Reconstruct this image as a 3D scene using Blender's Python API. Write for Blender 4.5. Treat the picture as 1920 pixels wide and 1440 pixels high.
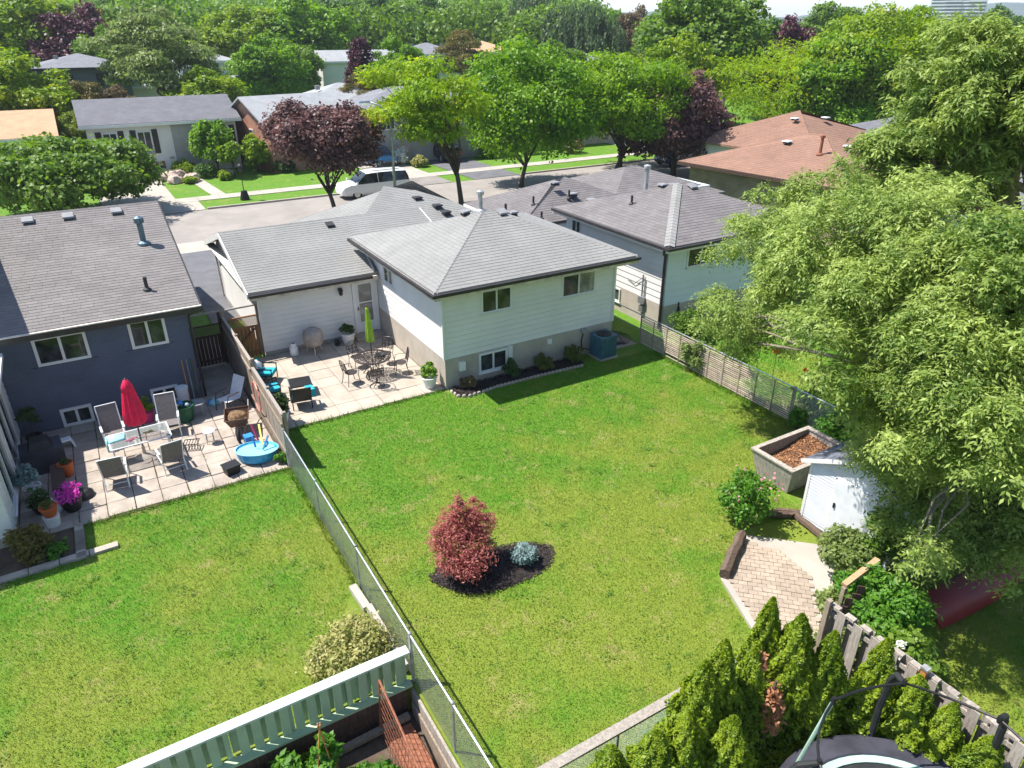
import bpy, math, random
import numpy as np
from mathutils import Vector, Matrix

R = math.radians
scene = bpy.context.scene
for o in list(bpy.data.objects):
    bpy.data.objects.remove(o)
col = scene.collection

# ---------------------------------------------------------------- camera
cam = bpy.data.cameras.new('camera'); camo = bpy.data.objects.new('camera', cam); col.objects.link(camo)
cam.sensor_width = 36.0; cam.lens = 25.31; cam.clip_end = 9000; cam.clip_start = 0.1
camo.location = (-9.35, -20.12, 11.2)
camo.rotation_euler = (R(90 - 26.48), 0, R(-30.77))
scene.camera = camo
scene.render.resolution_x, scene.render.resolution_y = 1024, 768

# ---------------------------------------------------------------- sky, sun, exposure
world = bpy.data.worlds.new('World'); scene.world = world; world.use_nodes = True
wn = world.node_tree.nodes; wl = world.node_tree.links
bg = wn['Background']; sky = wn.new('ShaderNodeTexSky'); sky.sky_type = 'NISHITA'; sky.sun_disc = False
SUN_EL, SUN_AZ = 60.0, -50.3           # azimuth measured from +Y towards +X
sky.sun_elevation = R(SUN_EL); sky.sun_rotation = R(SUN_AZ)
sky.air_density = 1.0; sky.dust_density = 0.4; sky.ozone_density = 1.2; sky.altitude = 150
bg.inputs['Strength'].default_value = 0.115
wl.new(sky.outputs[0], bg.inputs[0])
sun = bpy.data.lights.new('sun', 'SUN'); sun.energy = 5.0; sun.angle = R(0.53); sun.color = (1.0, 0.955, 0.885)
suno = bpy.data.objects.new('sun', sun); col.objects.link(suno); suno.location = (-30, 30, 60)
sd = Vector((-math.sin(R(SUN_AZ)) * math.cos(R(SUN_EL)), -math.cos(R(SUN_AZ)) * math.cos(R(SUN_EL)), -math.sin(R(SUN_EL))))
suno.rotation_euler = sd.to_track_quat('-Z', 'Y').to_euler()
vs = scene.view_settings
scene.display_settings.display_device = 'sRGB'
vs.view_transform = 'Standard'; vs.look = 'None'; vs.gamma = 1.0; vs.exposure = 0.97; vs.use_curve_mapping = False
cy = scene.cycles
cy.max_bounces = 6; cy.diffuse_bounces = 3; cy.glossy_bounces = 3; cy.transmission_bounces = 4
cy.transparent_max_bounces = 8; cy.volume_bounces = 0; cy.caustics_reflective = False; cy.caustics_refractive = False
cy.use_adaptive_sampling = True; cy.adaptive_threshold = 0.015; cy.use_denoising = True
cy.sample_clamp_indirect = 6.0; cy.volume_step_rate = 10

# ---------------------------------------------------------------- materials
MATS = {}
def nmat(name):
    m = bpy.data.materials.new(name); m.use_nodes = True
    nt = m.node_tree; b = nt.nodes['Principled BSDF']; MATS[name] = m
    return m, nt, b
def c4(c): return (c[0], c[1], c[2], 1)
def mat(name, c, rough=.7, var=.12, scale=3.0, c2=None, bump=0, bscale=40, metal=0, spec=.4, island=0, coat=0, mixscale=None, stretch=None):
    """base colour c, cloudy variation towards c2 (or darker), optional fine relief and per-piece variation"""
    m, nt, b = nmat(name); N, L = nt.nodes, nt.links
    g = N.new('ShaderNodeNewGeometry')
    src = g.outputs['Position']
    if stretch:
        mp = N.new('ShaderNodeMapping'); mp.inputs['Scale'].default_value = stretch
        tc = N.new('ShaderNodeTexCoord'); L.new(tc.outputs['Object'], mp.inputs[0]); src = mp.outputs[0]
    nz = N.new('ShaderNodeTexNoise'); nz.inputs['Scale'].default_value = scale; nz.inputs['Detail'].default_value = 6
    nz.inputs['Roughness'].default_value = .65; L.new(src, nz.inputs['Vector'])
    rp = N.new('ShaderNodeValToRGB')
    if c2 is None: c2 = tuple(x * (1 - 2.2 * var) for x in c)
    hi = tuple(min(1, x * (1 + var)) for x in c)
    rp.color_ramp.elements[0].position = .3; rp.color_ramp.elements[0].color = c4(c2)
    rp.color_ramp.elements[1].position = .68; rp.color_ramp.elements[1].color = c4(hi)
    L.new(nz.outputs[0], rp.inputs[0]); out = rp.outputs[0]
    if island:
        hs = N.new('ShaderNodeHueSaturation'); mr = N.new('ShaderNodeMapRange')
        mr.inputs[3].default_value = 1 - island; mr.inputs[4].default_value = 1 + island
        L.new(g.outputs['Random Per Island'], mr.inputs[0]); L.new(mr.outputs[0], hs.inputs['Value'])
        oi = N.new('ShaderNodeObjectInfo'); m2 = N.new('ShaderNodeMapRange'); m2.inputs[3].default_value = 1 - island; m2.inputs[4].default_value = 1 + island
        L.new(oi.outputs['Random'], m2.inputs[0])
        mu = N.new('ShaderNodeMath'); mu.operation = 'MULTIPLY'; L.new(mr.outputs[0], mu.inputs[0]); L.new(m2.outputs[0], mu.inputs[1])
        L.new(mu.outputs[0], hs.inputs['Value'])
        L.new(out, hs.inputs['Color']); out = hs.outputs[0]
    L.new(out, b.inputs['Base Color'])
    b.inputs['Roughness'].default_value = rough; b.inputs['Metallic'].default_value = metal
    b.inputs['Specular IOR Level'].default_value = spec
    if coat: b.inputs['Coat Weight'].default_value = coat; b.inputs['Coat Roughness'].default_value = .06
    if bump:
        n2 = N.new('ShaderNodeTexNoise'); n2.inputs['Scale'].default_value = bscale; n2.inputs['Detail'].default_value = 4
        L.new(src, n2.inputs['Vector'])
        bp = N.new('ShaderNodeBump'); bp.inputs['Strength'].default_value = bump; bp.inputs['Distance'].default_value = .02
        L.new(n2.outputs[0], bp.inputs['Height']); L.new(bp.outputs[0], b.inputs['Normal'])
    return m
def leafmat(name, ca, cb, trans=.35, scale=.5, rough=.5, spec=.3, young=None):
    """leaf: two tones mixed leaf by leaf and in clouds through the crown, part translucent"""
    m, nt, b = nmat(name); N, L = nt.nodes, nt.links
    g = N.new('ShaderNodeNewGeometry'); tc = N.new('ShaderNodeTexCoord')
    nz = N.new('ShaderNodeTexNoise'); nz.inputs['Scale'].default_value = scale; nz.inputs['Detail'].default_value = 3
    L.new(g.outputs['Position'], nz.inputs['Vector'])
    ad = N.new('ShaderNodeMath'); ad.operation = 'MULTIPLY_ADD'; ad.inputs[1].default_value = .55
    L.new(g.outputs['Random Per Island'], ad.inputs[0])
    sb = N.new('ShaderNodeMapRange'); sb.inputs[1].default_value = .3; sb.inputs[2].default_value = .7; sb.inputs[3].default_value = 0; sb.inputs[4].default_value = .55
    L.new(nz.outputs[0], sb.inputs[0]); L.new(sb.outputs[0], ad.inputs[2])
    rp = N.new('ShaderNodeValToRGB'); e = rp.color_ramp.elements
    e[0].position = .1; e[0].color = c4(ca); e[1].position = .9; e[1].color = c4(cb)
    if young: k = rp.color_ramp.elements.new(1.0); k.color = c4(young)
    L.new(ad.outputs[0], rp.inputs[0])
    L.new(rp.outputs[0], b.inputs['Base Color'])
    b.inputs['Roughness'].default_value = rough; b.inputs['Specular IOR Level'].default_value = spec
    t = N.new('ShaderNodeBsdfTranslucent'); mx = N.new('ShaderNodeMixShader'); mx.inputs[0].default_value = trans
    hs = N.new('ShaderNodeHueSaturation'); hs.inputs['Value'].default_value = 1.5; hs.inputs['Saturation'].default_value = 1.1
    L.new(rp.outputs[0], hs.inputs['Color']); L.new(hs.outputs[0], t.inputs[0])
    L.new(b.outputs[0], mx.inputs[1]); L.new(t.outputs[0], mx.inputs[2])
    L.new(mx.outputs[0], N['Material Output'].inputs[0])
    return m
def grassmat(name, blade):
    """lawn: lush green to dry straw in patches; the same patches for turf and blades because both read world position"""
    m, nt, b = nmat(name); N, L = nt.nodes, nt.links
    g = N.new('ShaderNodeNewGeometry')
    def noise(s, d=4, r=.6):
        n = N.new('ShaderNodeTexNoise'); n.inputs['Scale'].default_value = s; n.inputs['Detail'].default_value = d; n.inputs['Roughness'].default_value = r
        L.new(g.outputs['Position'], n.inputs['Vector']); return n.outputs[0]
    def mr(x, a, bb, lo, hi):
        n = N.new('ShaderNodeMapRange'); n.inputs[1].default_value = a; n.inputs[2].default_value = bb; n.inputs[3].default_value = lo; n.inputs[4].default_value = hi
        L.new(x, n.inputs[0]); return n.outputs[0]
    def mixc(f, a, bb):
        n = N.new('ShaderNodeMix'); n.data_type = 'RGBA'
        if hasattr(f, 'node'): L.new(f, n.inputs[0])
        else: n.inputs[0].default_value = f
        for k, v in ((6, a), (7, bb)):
            if hasattr(v, 'node'): L.new(v, n.inputs[k])
            else: n.inputs[k].default_value = c4(v)
        return n.outputs[2]
    # the turf dries out away from the house (towards the open lower lawn): -Y
    sx = N.new('ShaderNodeSeparateXYZ'); L.new(g.outputs['Position'], sx.inputs[0])
    far = mr(sx.outputs[1], -1.0, -9.0, -.16, .10)
    ad = N.new('ShaderNodeMath'); ad.operation = 'ADD'; L.new(noise(.45, 5, .62), ad.inputs[0]); L.new(far, ad.inputs[1])
    patch = mr(ad.outputs[0], .40, .60, 0, 1)
    fine = mr(noise(5.5, 6, .75), .34, .70, 0, 1)
    c = mixc(patch, (.074, .205, .009), (.170, .228, .024))
    c = mixc(mr(fine, .2, 1, 0, .5), c, (.212, .252, .042))
    c = mixc(mr(noise(1.1, 4, .7), .60, .74, 0, .7), c, (.040, .120, .012))
    dry = mr(noise(1.2, 9, .82), .54, .68, 0, .85)
    c = mixc(dry, c, (.33, .275, .11))
    hs = N.new('ShaderNodeHueSaturation'); L.new(c, hs.inputs['Color'])
    tiny = mr(noise(38, 3, .8), .3, .7, .62, 1.28)
    if blade:
        isl = mr(g.outputs['Random Per Island'], 0, 1, .85, 1.45); L.new(isl, hs.inputs['Value'])
    else: L.new(tiny, hs.inputs['Value'])
    L.new(hs.outputs[0], b.inputs['Base Color'])
    b.inputs['Roughness'].default_value = .75; b.inputs['Specular IOR Level'].default_value = .2
    if blade:
        t = N.new('ShaderNodeBsdfTranslucent'); mx = N.new('ShaderNodeMixShader'); mx.inputs[0].default_value = .3
        L.new(hs.outputs[0], t.inputs[0]); L.new(b.outputs[0], mx.inputs[1]); L.new(t.outputs[0], mx.inputs[2]); L.new(mx.outputs[0], N['Material Output'].inputs[0])
    else:
        bp = N.new('ShaderNodeBump'); bp.inputs['Strength'].default_value = .8; bp.inputs['Distance'].default_value = .03
        L.new(noise(60, 3, .7), bp.inputs['Height']); L.new(bp.outputs[0], b.inputs['Normal'])
    return m
def brickmat(name, c1, c2, mortar, sx, sy, msize=.012, bump=.5, rough=.8, var=.3):
    """courses in world space, along X or Y and up Z (or up a roof slope): for far roofs and painted brickwork"""
    m, nt, b = nmat(name); N, L = nt.nodes, nt.links
    g = N.new('ShaderNodeNewGeometry'); tc = N.new('ShaderNodeTexCoord')
    s = N.new('ShaderNodeSeparateXYZ'); L.new(tc.outputs['Object'], s.inputs[0])
    nrm = N.new('ShaderNodeSeparateXYZ'); L.new(tc.outputs['Normal'], nrm.inputs[0])
    ax = N.new('ShaderNodeMath'); ax.operation = 'ABSOLUTE'; L.new(nrm.outputs[0], ax.inputs[0])
    ay = N.new('ShaderNodeMath'); ay.operation = 'ABSOLUTE'; L.new(nrm.outputs[1], ay.inputs[0])
    gt = N.new('ShaderNodeMath'); gt.operation = 'GREATER_THAN'; L.new(ax.outputs[0], gt.inputs[0]); L.new(ay.outputs[0], gt.inputs[1])
    mu = N.new('ShaderNodeMix'); L.new(gt.outputs[0], mu.inputs[0]); L.new(s.outputs[0], mu.inputs[2]); L.new(s.outputs[1], mu.inputs[3])
    cb = N.new('ShaderNodeCombineXYZ'); L.new(mu.outputs[0], cb.inputs[0]); L.new(s.outputs[2], cb.inputs[1])
    br = N.new('ShaderNodeTexBrick'); L.new(cb.outputs[0], br.inputs['Vector'])
    br.inputs['Scale'].default_value = 1; br.inputs['Brick Width'].default_value = sx; br.inputs['Row Height'].default_value = sy
    br.inputs['Mortar Size'].default_value = msize; br.inputs['Mortar Smooth'].default_value = .3
    br.inputs['Color1'].default_value = c4(c1); br.inputs['Color2'].default_value = c4(c2); br.inputs['Mortar'].default_value = c4(mortar)
    nz = N.new('ShaderNodeTexNoise'); nz.inputs['Scale'].default_value = 1.1; nz.inputs['Detail'].default_value = 6; L.new(g.outputs['Position'], nz.inputs['Vector'])
    hs = N.new('ShaderNodeHueSaturation'); mr = N.new('ShaderNodeMapRange'); mr.inputs[1].default_value = .3; mr.inputs[2].default_value = .7
    mr.inputs[3].default_value = 1 - var; mr.inputs[4].default_value = 1 + var * .6
    L.new(nz.outputs[0], mr.inputs[0]); L.new(mr.outputs[0], hs.inputs['Value']); L.new(br.outputs[0], hs.inputs['Color'])
    L.new(hs.outputs[0], b.inputs['Base Color']); b.inputs['Roughness'].default_value = rough
    bp = N.new('ShaderNodeBump'); bp.inputs['Strength'].default_value = bump; bp.inputs['Distance'].default_value = .01; bp.invert = True
    L.new(br.outputs['Fac'], bp.inputs['Height']); L.new(bp.outputs[0], b.inputs['Normal'])
    return m
def glassmat(name, c, rough=.04):
    m, nt, b = nmat(name); N, L = nt.nodes, nt.links
    gg = N.new('ShaderNodeNewGeometry'); n3 = N.new('ShaderNodeTexNoise'); n3.inputs['Scale'].default_value = 2.2; n3.inputs['Detail'].default_value = 3; L.new(gg.outputs['Position'], n3.inputs['Vector'])
    rp = N.new('ShaderNodeValToRGB'); rp.color_ramp.elements[0].position = .42; rp.color_ramp.elements[0].color = c4(c); rp.color_ramp.elements[1].position = .68; rp.color_ramp.elements[1].color = c4([min(1, x * 2.2 + .035) for x in c])
    L.new(n3.outputs[0], rp.inputs[0]); L.new(rp.outputs[0], b.inputs['Base Color']); b.inputs['Roughness'].default_value = rough; b.inputs['Specular IOR Level'].default_value = .5
    g = N.new('ShaderNodeNewGeometry'); nz = N.new('ShaderNodeTexNoise'); nz.inputs['Scale'].default_value = .9; L.new(g.outputs['Position'], nz.inputs['Vector'])
    bp = N.new('ShaderNodeBump'); bp.inputs['Strength'].default_value = .05; L.new(nz.outputs[0], bp.inputs['Height']); L.new(bp.outputs[0], b.inputs['Normal'])
    return m

mat('siding', (.69, .675, .655), .55, .05, .6, bump=.05, bscale=12)
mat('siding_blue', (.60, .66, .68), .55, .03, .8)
mat('foundation', (.42, .37, .31), .9, .08, 1.5, bump=.3, bscale=30)
mat('trim_white', (.68, .67, .65), .5, .04, 2)
mat('trim_stained', (.62, .55, .49), .6, .18, 2.5)
mat('trim_dark', (.035, .03, .028), .45, .2, 3)
mat('shingle_light', (.235, .232, .222), .95, .075, .45, island=.03, bump=.15, bscale=150)
mat('shingle_dark', (.155, .143, .142), .95, .05, 1.0, c2=(.125, .113, .113), island=.09, bump=.15, bscale=150)
mat('shingle_left', (.205, .187, .180), .95, .06, .5, c2=(.165, .15, .146), island=.09, bump=.15, bscale=150)
mat('shingle_brown', (.255, .145, .102), .95, .06, .6, c2=(.21, .12, .085), island=.06, bump=.3, bscale=120)
mat('vent_grey', (.24, .235, .24), .5, .1, 4)
mat('vent_dark', (.03, .03, .032), .6, .2, 4)
mat('galv', (.52, .54, .56), .38, .15, 6, metal=.75)
mat('galv_dull', (.42, .43, .44), .5, .2, 6, metal=.5)
mat('galv_blue', (.10, .15, .19), .45, .2, 5, metal=.3)
mat('concrete', (.40, .345, .285), .9, .10, 1.3, bump=.25, bscale=35, island=.06, c2=(.30, .255, .205))
mat('concrete_old', (.37, .315, .265), .92, .14, 1.8, bump=.3, bscale=35, island=.07, c2=(.25, .212, .178))
mat('paver', (.345, .275, .215), .92, .1, 3, bump=.3, bscale=50, island=.10)
mat('sidewalk', (.37, .335, .29), .9, .08, .8, bump=.2, bscale=20)
mat('road', (.268, .242, .220), .93, .10, .5, bump=.2, bscale=60)
mat('asphalt', (.125, .125, .135), .9, .12, 1.2, bump=.3, bscale=60)
mat('asphalt_pale', (.22, .20, .185), .92, .1, .6, bump=.3, bscale=60)
mat('kerb', (.37, .33, .285), .9, .1, 1.5)
mat('earth', (.10, .07, .05), .95, .25, 3, bump=.6, bscale=25)
mat('mulch_black', (.028, .021, .020), .95, .3, 12, bump=1, bscale=40)
mat('mulch_chip', (.040, .030, .027), .95, .3, 12, island=.5)
mat('mulch_brown', (.20, .095, .048), .95, .3, 9, bump=1, bscale=35)
mat('mulch_brown_chip', (.26, .13, .065), .95, .3, 9, island=.45)
mat('wood_grey', (.27, .215, .165), .85, .2, 3, island=.16, stretch=(9, 9, 1.2), bump=.3, bscale=8)
mat('wood_silver', (.33, .29, .25), .85, .2, 3, island=.14, stretch=(9, 9, 1.2), bump=.3, bscale=8)
mat('wood_brown', (.24, .105, .042), .75, .2, 3, island=.16, stretch=(9, 9, 1.0), bump=.3, bscale=8)
mat('wood_dark', (.075, .042, .030), .85, .25, 3, island=.2, stretch=(7, 7, 1.0), bump=.3, bscale=8)
mat('wood_orange', (.52, .22, .06), .7, .12, 3, stretch=(9, 9, 1))
mat('wood_tan', (.40, .27, .15), .8, .15, 3, stretch=(9, 9, 1))
mat('timber', (.14, .095, .070), .9, .3, 4, stretch=(2, 9, 9), bump=.8, bscale=9)
mat('slat', (.50, .40, .32), .8, .16, 5, island=.14)
mat('planter_wood', (.36, .32, .275), .85, .2, 4, island=.06, stretch=(5, 5, 1), bump=.4, bscale=12)
mat('green_paint', (.36, .47, .30), .6, .06, 3, island=.05)
mat('green_cap', (.50, .59, .50), .6, .05, 3)
mat('shed_white', (.60, .62, .65), .6, .06, 2, island=.03)
mat('shed_door', (.64, .66, .68), .55, .07, 2)
mat('slate_shingle', (.12, .13, .16), .9, .2, 2, island=.25)
brickmat('brick_blue', (.088, .108, .155), (.100, .120, .170), (.075, .094, .138), .23, .075, .010, .55, .75, .16)
brickmat('brick_red', (.42, .155, .075), (.34, .12, .06), (.40, .32, .26), .24, .08, .012)
brickmat('brick_tan', (.27, .185, .125), (.22, .145, .10), (.30, .25, .20), .24, .08, .012)
brickmat('roof_grey_far', (.21, .215, .235), (.17, .175, .195), (.10, .10, .11), .35, .06, .008, .4, .95, .12)
brickmat('roof_pale_far', (.33, .34, .35), (.29, .30, .31), (.20, .20, .21), .35, .06, .008, .4, .95, .12)
brickmat('roof_tan_far', (.52, .31, .18), (.48, .28, .16), (.36, .21, .13), .35, .06, .008, .4, .95, .12)
brickmat('roof_dark_far', (.15, .15, .165), (.125, .125, .14), (.08, .08, .09), .35, .06, .008, .4, .95, .12)
glassmat('glass', (.014, .018, .018))
glassmat('glass_green', (.022, .030, .020))
glassmat('glass_curtain', (.16, .16, .14))
glassmat('car_glass', (.010, .013, .014), .03)
mat('metal_dark', (.075, .062, .06), .42, .2, 8, metal=.4)
mat('metal_black', (.012, .012, .013), .45, .2, 8)
mat('plastic_black', (.012, .012, .013), .5, .2, 8)
mat('plastic_white', (.78, .79, .80), .4, .04, 3)
mat('frame_white', (.70, .71, .72), .4, .05, 5, metal=.2)
mat('sling', (.155, .14, .135), .8, .12, 12)
mat('sling_white', (.62, .62, .64), .8, .05, 8)
mat('turquoise', (.015, .34, .43), .85, .12, 8)
mat('pillow_white', (.70, .70, .70), .9, .05, 8)
mat('pillow_blue', (.03, .16, .30), .9, .1, 8)
mat('lime_canvas', (.30, .46, .035), .8, .14, 6)
mat('crimson', (.78, .012, .075), .75, .10, 6)
mat('cover_cloth', (.36, .31, .28), .9, .15, 5)
mat('ac_blue', (.055, .145, .185), .5, .12, 4)
mat('pot_white', (.74, .73, .70), .55, .06, 4)
mat('terracotta', (.50, .115, .03), .7, .1, 5)
mat('green_plastic', (.012, .10, .045), .5, .12, 5)
mat('blue_plastic', (.035, .22, .58), .45, .12, 5)
mat('pool_blue', (.04, .36, .66), .4, .08, 4)
mat('pool_rim', (.25, .60, .80), .4, .08, 4)
mat('pink_plastic', (.62, .06, .22), .5, .1, 4)
mat('orange_plastic', (.75, .14, .03), .5, .1, 4)
mat('yellow_plastic', (.62, .55, .10), .5, .1, 4)
mat('hose_pink', (.62, .20, .15), .5, .08, 4)
mat('cloth_aqua', (.30, .62, .68), .9, .15, 14)
mat('rust', (.26, .10, .055), .9, .25, 20)
mat('barrow', (.13, .070, .045), .7, .2, 10)
mat('soil_pile', (.20, .12, .06), .95, .3, 12, bump=.8, bscale=30)
mat('tramp_pad', (.045, .045, .060), .55, .2, 3)
mat('tramp_mat', (.020, .022, .022), .75, .2, 5)
mat('tramp_green', (.36, .52, .42), .5, .06, 5)
mat('red_sheet', (.20, .018, .020), .55, .15, 2)
mat('bark', (.11, .080, .060), .95, .3, 5, stretch=(6, 6, 1.2), bump=1, bscale=6)
mat('bark_pale', (.24, .20, .16), .95, .25, 5, stretch=(6, 6, 1.2), bump=1, bscale=6)
mat('bark_red', (.19, .105, .065), .95, .3, 5, stretch=(3, 3, 1), bump=1, bscale=6)
mat('stone_pink', (.50, .385, .32), .9, .2, 3, bump=.8, bscale=6)
mat('paint_white_car', (.74, .75, .76), .25, .01, 1, coat=.6)
mat('paint_black_car', (.010, .009, .012), .22, .01, 1, coat=.7)
mat('paint_blue_car', (.010, .045, .10), .22, .01, 1, coat=.7)
mat('tyre', (.015, .015, .015), .85, .1, 9)
mat('rim', (.55, .56, .57), .3, .1, 9, metal=.8)
mat('lamp_red', (.55, .01, .015), .25, .05, 5)
mat('lamp_clear', (.65, .66, .68), .2, .05, 5)
mat('hill', (.055, .085, .060), 1, .25, .012, bump=1, bscale=.05)
mat('tower_wall', (.62, .64, .68), .8, .05, .1)
mat('stucco_beige', (.50, .44, .37), .85, .06, 1.5)
mat('wall_slate', (.085, .105, .15), .6, .08, 1)
mat('wall_grey', (.34, .33, .32), .7, .08, 1)
mat('door_dark', (.02, .016, .016), .4, .1, 2)
mat('decor_stripe', (.02, .06, .12), .9, .1, 9)
grassmat('lawn_turf', False); grassmat('grass_blade', True)
leafmat('leaf_maple', (.060, .155, .008), (.215, .365, .022), .42)
leafmat('leaf_mid', (.055, .130, .012), (.185, .285, .034), .40)
leafmat('leaf_dark', (.036, .098, .016), (.125, .215, .036), .36)
leafmat('leaf_lime', (.085, .180, .008), (.27, .36, .016), .42, young=(.42, .40, .02))
leafmat('leaf_locust', (.11, .23, .006), (.32, .42, .010), .48, .35, young=(.55, .46, .010))
leafmat('leaf_locust2', (.080, .19, .008), (.25, .38, .02), .45, .4)
leafmat('leaf_yellowgreen', (.085, .15, .012), (.22, .27, .03), .4)
leafmat('leaf_silver', (.080, .135, .030), (.25, .31, .09), .38)
leafmat('leaf_willow', (.050, .095, .035), (.12, .17, .07), .35)
leafmat('leaf_ash', (.055, .125, .012), (.365, .445, .115), .38, .8)
leafmat('leaf_clover', (.055, .150, .010), (.10, .20, .02), .35, 4)
leafmat('leaf_purple', (.045, .019, .020), (.205, .105, .095), .30, 1.0)
leafmat('leaf_plum', (.040, .012, .022), (.14, .045, .065), .28)
leafmat('leaf_bronze', (.090, .070, .030), (.20, .14, .06), .3)
leafmat('leaf_olive', (.080, .085, .018), (.20, .16, .03), .35)
leafmat('leaf_japan', (.24, .045, .045), (.50, .19, .16), .38, 1.5)
leafmat('leaf_bluespruce', (.10, .17, .16), (.26, .36, .34), .15, 3)
leafmat('leaf_cedar', (.065, .140, .006), (.265, .340, .018), .33, 2.0)
leafmat('leaf_deadcedar', (.30, .13, .06), (.45, .22, .11), .3)
leafmat('leaf_shrub', (.045, .075, .012), (.15, .17, .03), .3, 4)
leafmat('leaf_varieg', (.16, .20, .03), (.46, .42, .17), .35, 5)
leafmat('leaf_pot', (.05, .14, .012), (.20, .33, .03), .4, 5)
leafmat('leaf_deep', (.022, .060, .014), (.075, .13, .028), .3, 4)
leafmat('leaf_fresh', (.045, .150, .012), (.13, .28, .03), .4, 4)
leafmat('petal_pink', (.55, .14, .24), (.70, .30, .38), .4)
leafmat('petal_magenta', (.55, .02, .38), (.70, .10, .50), .3)
leafmat('petal_white', (.62, .64, .55), (.75, .76, .68), .3)
leafmat('petal_red', (.60, .015, .01), (.75, .05, .02), .3)

# ---------------------------------------------------------------- object helpers
def tag(o, label=None, cat=None, group=None, kind=None):
    if label: o['label'] = label
    if cat: o['category'] = cat
    if group: o['group'] = group
    if kind: o['kind'] = kind
    return o
def thing(name, label, cat, loc=(0, 0, 0), rz=0, group=None):
    o = bpy.data.objects.new(name, None); col.objects.link(o)
    o.location = loc; o.rotation_euler = (0, 0, rz); o.empty_display_size = .2
    return tag(o, label, cat, group)
def link(name, me, parent=None, loc=(0, 0, 0), rz=0):
    o = bpy.data.objects.new(name, me); col.objects.link(o); o.parent = parent; o.location = loc
    if rz: o.rotation_euler = (0, 0, rz)
    return o
def dup(root, loc, rz=None, label=None, scale=None):
    c = root.copy(); col.objects.link(c); c.location = loc
    if rz is not None: c.rotation_euler = (0, 0, rz)
    if label: c['label'] = label
    if scale: c.scale = (scale,) * 3
    for ch in list(root.children):
        d = ch.copy(); col.objects.link(d); d.parent = c
        for g in list(ch.children):
            e = g.copy(); col.objects.link(e); e.parent = d
    return c
class Fr:
    """a wall frame: origin p, u along the wall, n outward"""
    def __init__(s, p, u, n): s.p, s.u, s.n = Vector(p), Vector(u).normalized(), Vector(n).normalized()
    def pt(s, u, d, z): return s.p + s.u * u + s.n * d + Vector((0, 0, z))
class MB:
    """collects faces; build() links them as one mesh object. root: a thing whose location is subtracted (world coordinates in)"""
    def __init__(s, root=None): s.v, s.f, s.root = [], [], root
    def add(s, vs, fs):
        o = len(s.v); s.v += [tuple(v) for v in vs]; s.f += [tuple(i + o for i in f) for f in fs]; return s
    def hexa(s, p): return s.add(p, [(0, 3, 2, 1), (4, 5, 6, 7), (0, 1, 5, 4), (1, 2, 6, 5), (2, 3, 7, 6), (3, 0, 4, 7)])
    def box(s, x0, x1, y0, y1, z0, z1):
        return s.hexa([(x0, y0, z0), (x1, y0, z0), (x1, y1, z0), (x0, y1, z0), (x0, y0, z1), (x1, y0, z1), (x1, y1, z1), (x0, y1, z1)])
    def fbox(s, fr, u0, u1, d0, d1, z0, z1):
        return s.hexa([fr.pt(u, d, z) for z in (z0, z1) for u, d in ((u0, d1), (u1, d1), (u1, d0), (u0, d0))])
    def beam(s, a, b, w, h, up=(0, 0, 1)):
        a, b = Vector(a), Vector(b); d = (b - a).normalized(); sd = d.cross(Vector(up))
        if sd.length < 1e-4: sd = Vector((1, 0, 0))
        sd.normalize(); up2 = sd.cross(d); sd *= w / 2; up2 *= h / 2
        return s.hexa([a - sd - up2, a + sd - up2, b + sd - up2, b - sd - up2, a - sd + up2, a + sd + up2, b + sd + up2, b - sd + up2])
    def prism(s, poly, z0, z1):
        n = len(poly)
        return s.add([(x, y, z0) for x, y in poly] + [(x, y, z1) for x, y in poly],
                     [tuple(range(n))[::-1], tuple(range(n, 2 * n))] + [(i, (i + 1) % n, n + (i + 1) % n, n + i) for i in range(n)])
    def slab(s, poly3, t):
        """a sheet of thickness t under a planar 3D polygon"""
        n = len(poly3); P = [Vector(p) for p in poly3]
        return s.add(P + [p - Vector((0, 0, t)) for p in P], [tuple(range(n)), tuple(range(n, 2 * n))[::-1]] + [(i, n + i, n + (i + 1) % n, (i + 1) % n) for i in range(n)])
    def tube(s, pts, r, n=6, cap=True, flat=1.0):
        P = [Vector(p) for p in pts]; k = len(P); rs = r if isinstance(r, (list, tuple)) else [r] * k
        o = len(s.v); prev = None
        for i in range(k):
            d = (P[min(i + 1, k - 1)] - P[max(i - 1, 0)]).normalized()
            a = prev if prev else (Vector((0, 0, 1)) if abs(d.z) < .9 else Vector((1, 0, 0)))
            x = (a - d * a.dot(d)).normalized(); y = d.cross(x); prev = x
            for j in range(n):
                t = 2 * math.pi * j / n
                s.v.append(tuple(P[i] + x * (rs[i] * math.cos(t)) + y * (rs[i] * flat * math.sin(t))))
        for i in range(k - 1):
            for j in range(n):
                a, b = o + i * n + j, o + i * n + (j + 1) % n
                s.f.append((a, b, b + n, a + n))
        if cap: s.f.append(tuple(o + j for j in range(n))[::-1]); s.f.append(tuple(o + (k - 1) * n + j for j in range(n)))
        return s
    def lathe(s, prof, n=20, c=(0, 0, 0), wave=0, k=8, squash=1.0, cap=True):
        o = len(s.v)
        for r, z in prof:
            for j in range(n):
                t = 2 * math.pi * j / n; q = r * (1 + wave * math.cos(k * t))
                s.v.append((c[0] + q * math.cos(t), c[1] + q * math.sin(t) * squash, c[2] + z))
        for i in range(len(prof) - 1):
            for j in range(n):
                a, b = o + i * n + j, o + i * n + (j + 1) % n
                s.f.append((a, b, b + n, a + n))
        if not cap: return s
        if prof[0][0] > 0: s.f.append(tuple(o + j for j in range(n))[::-1])
        if prof[-1][0] > 0: s.f.append(tuple(o + (len(prof) - 1) * n + j for j in range(n)))
        return s
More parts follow.
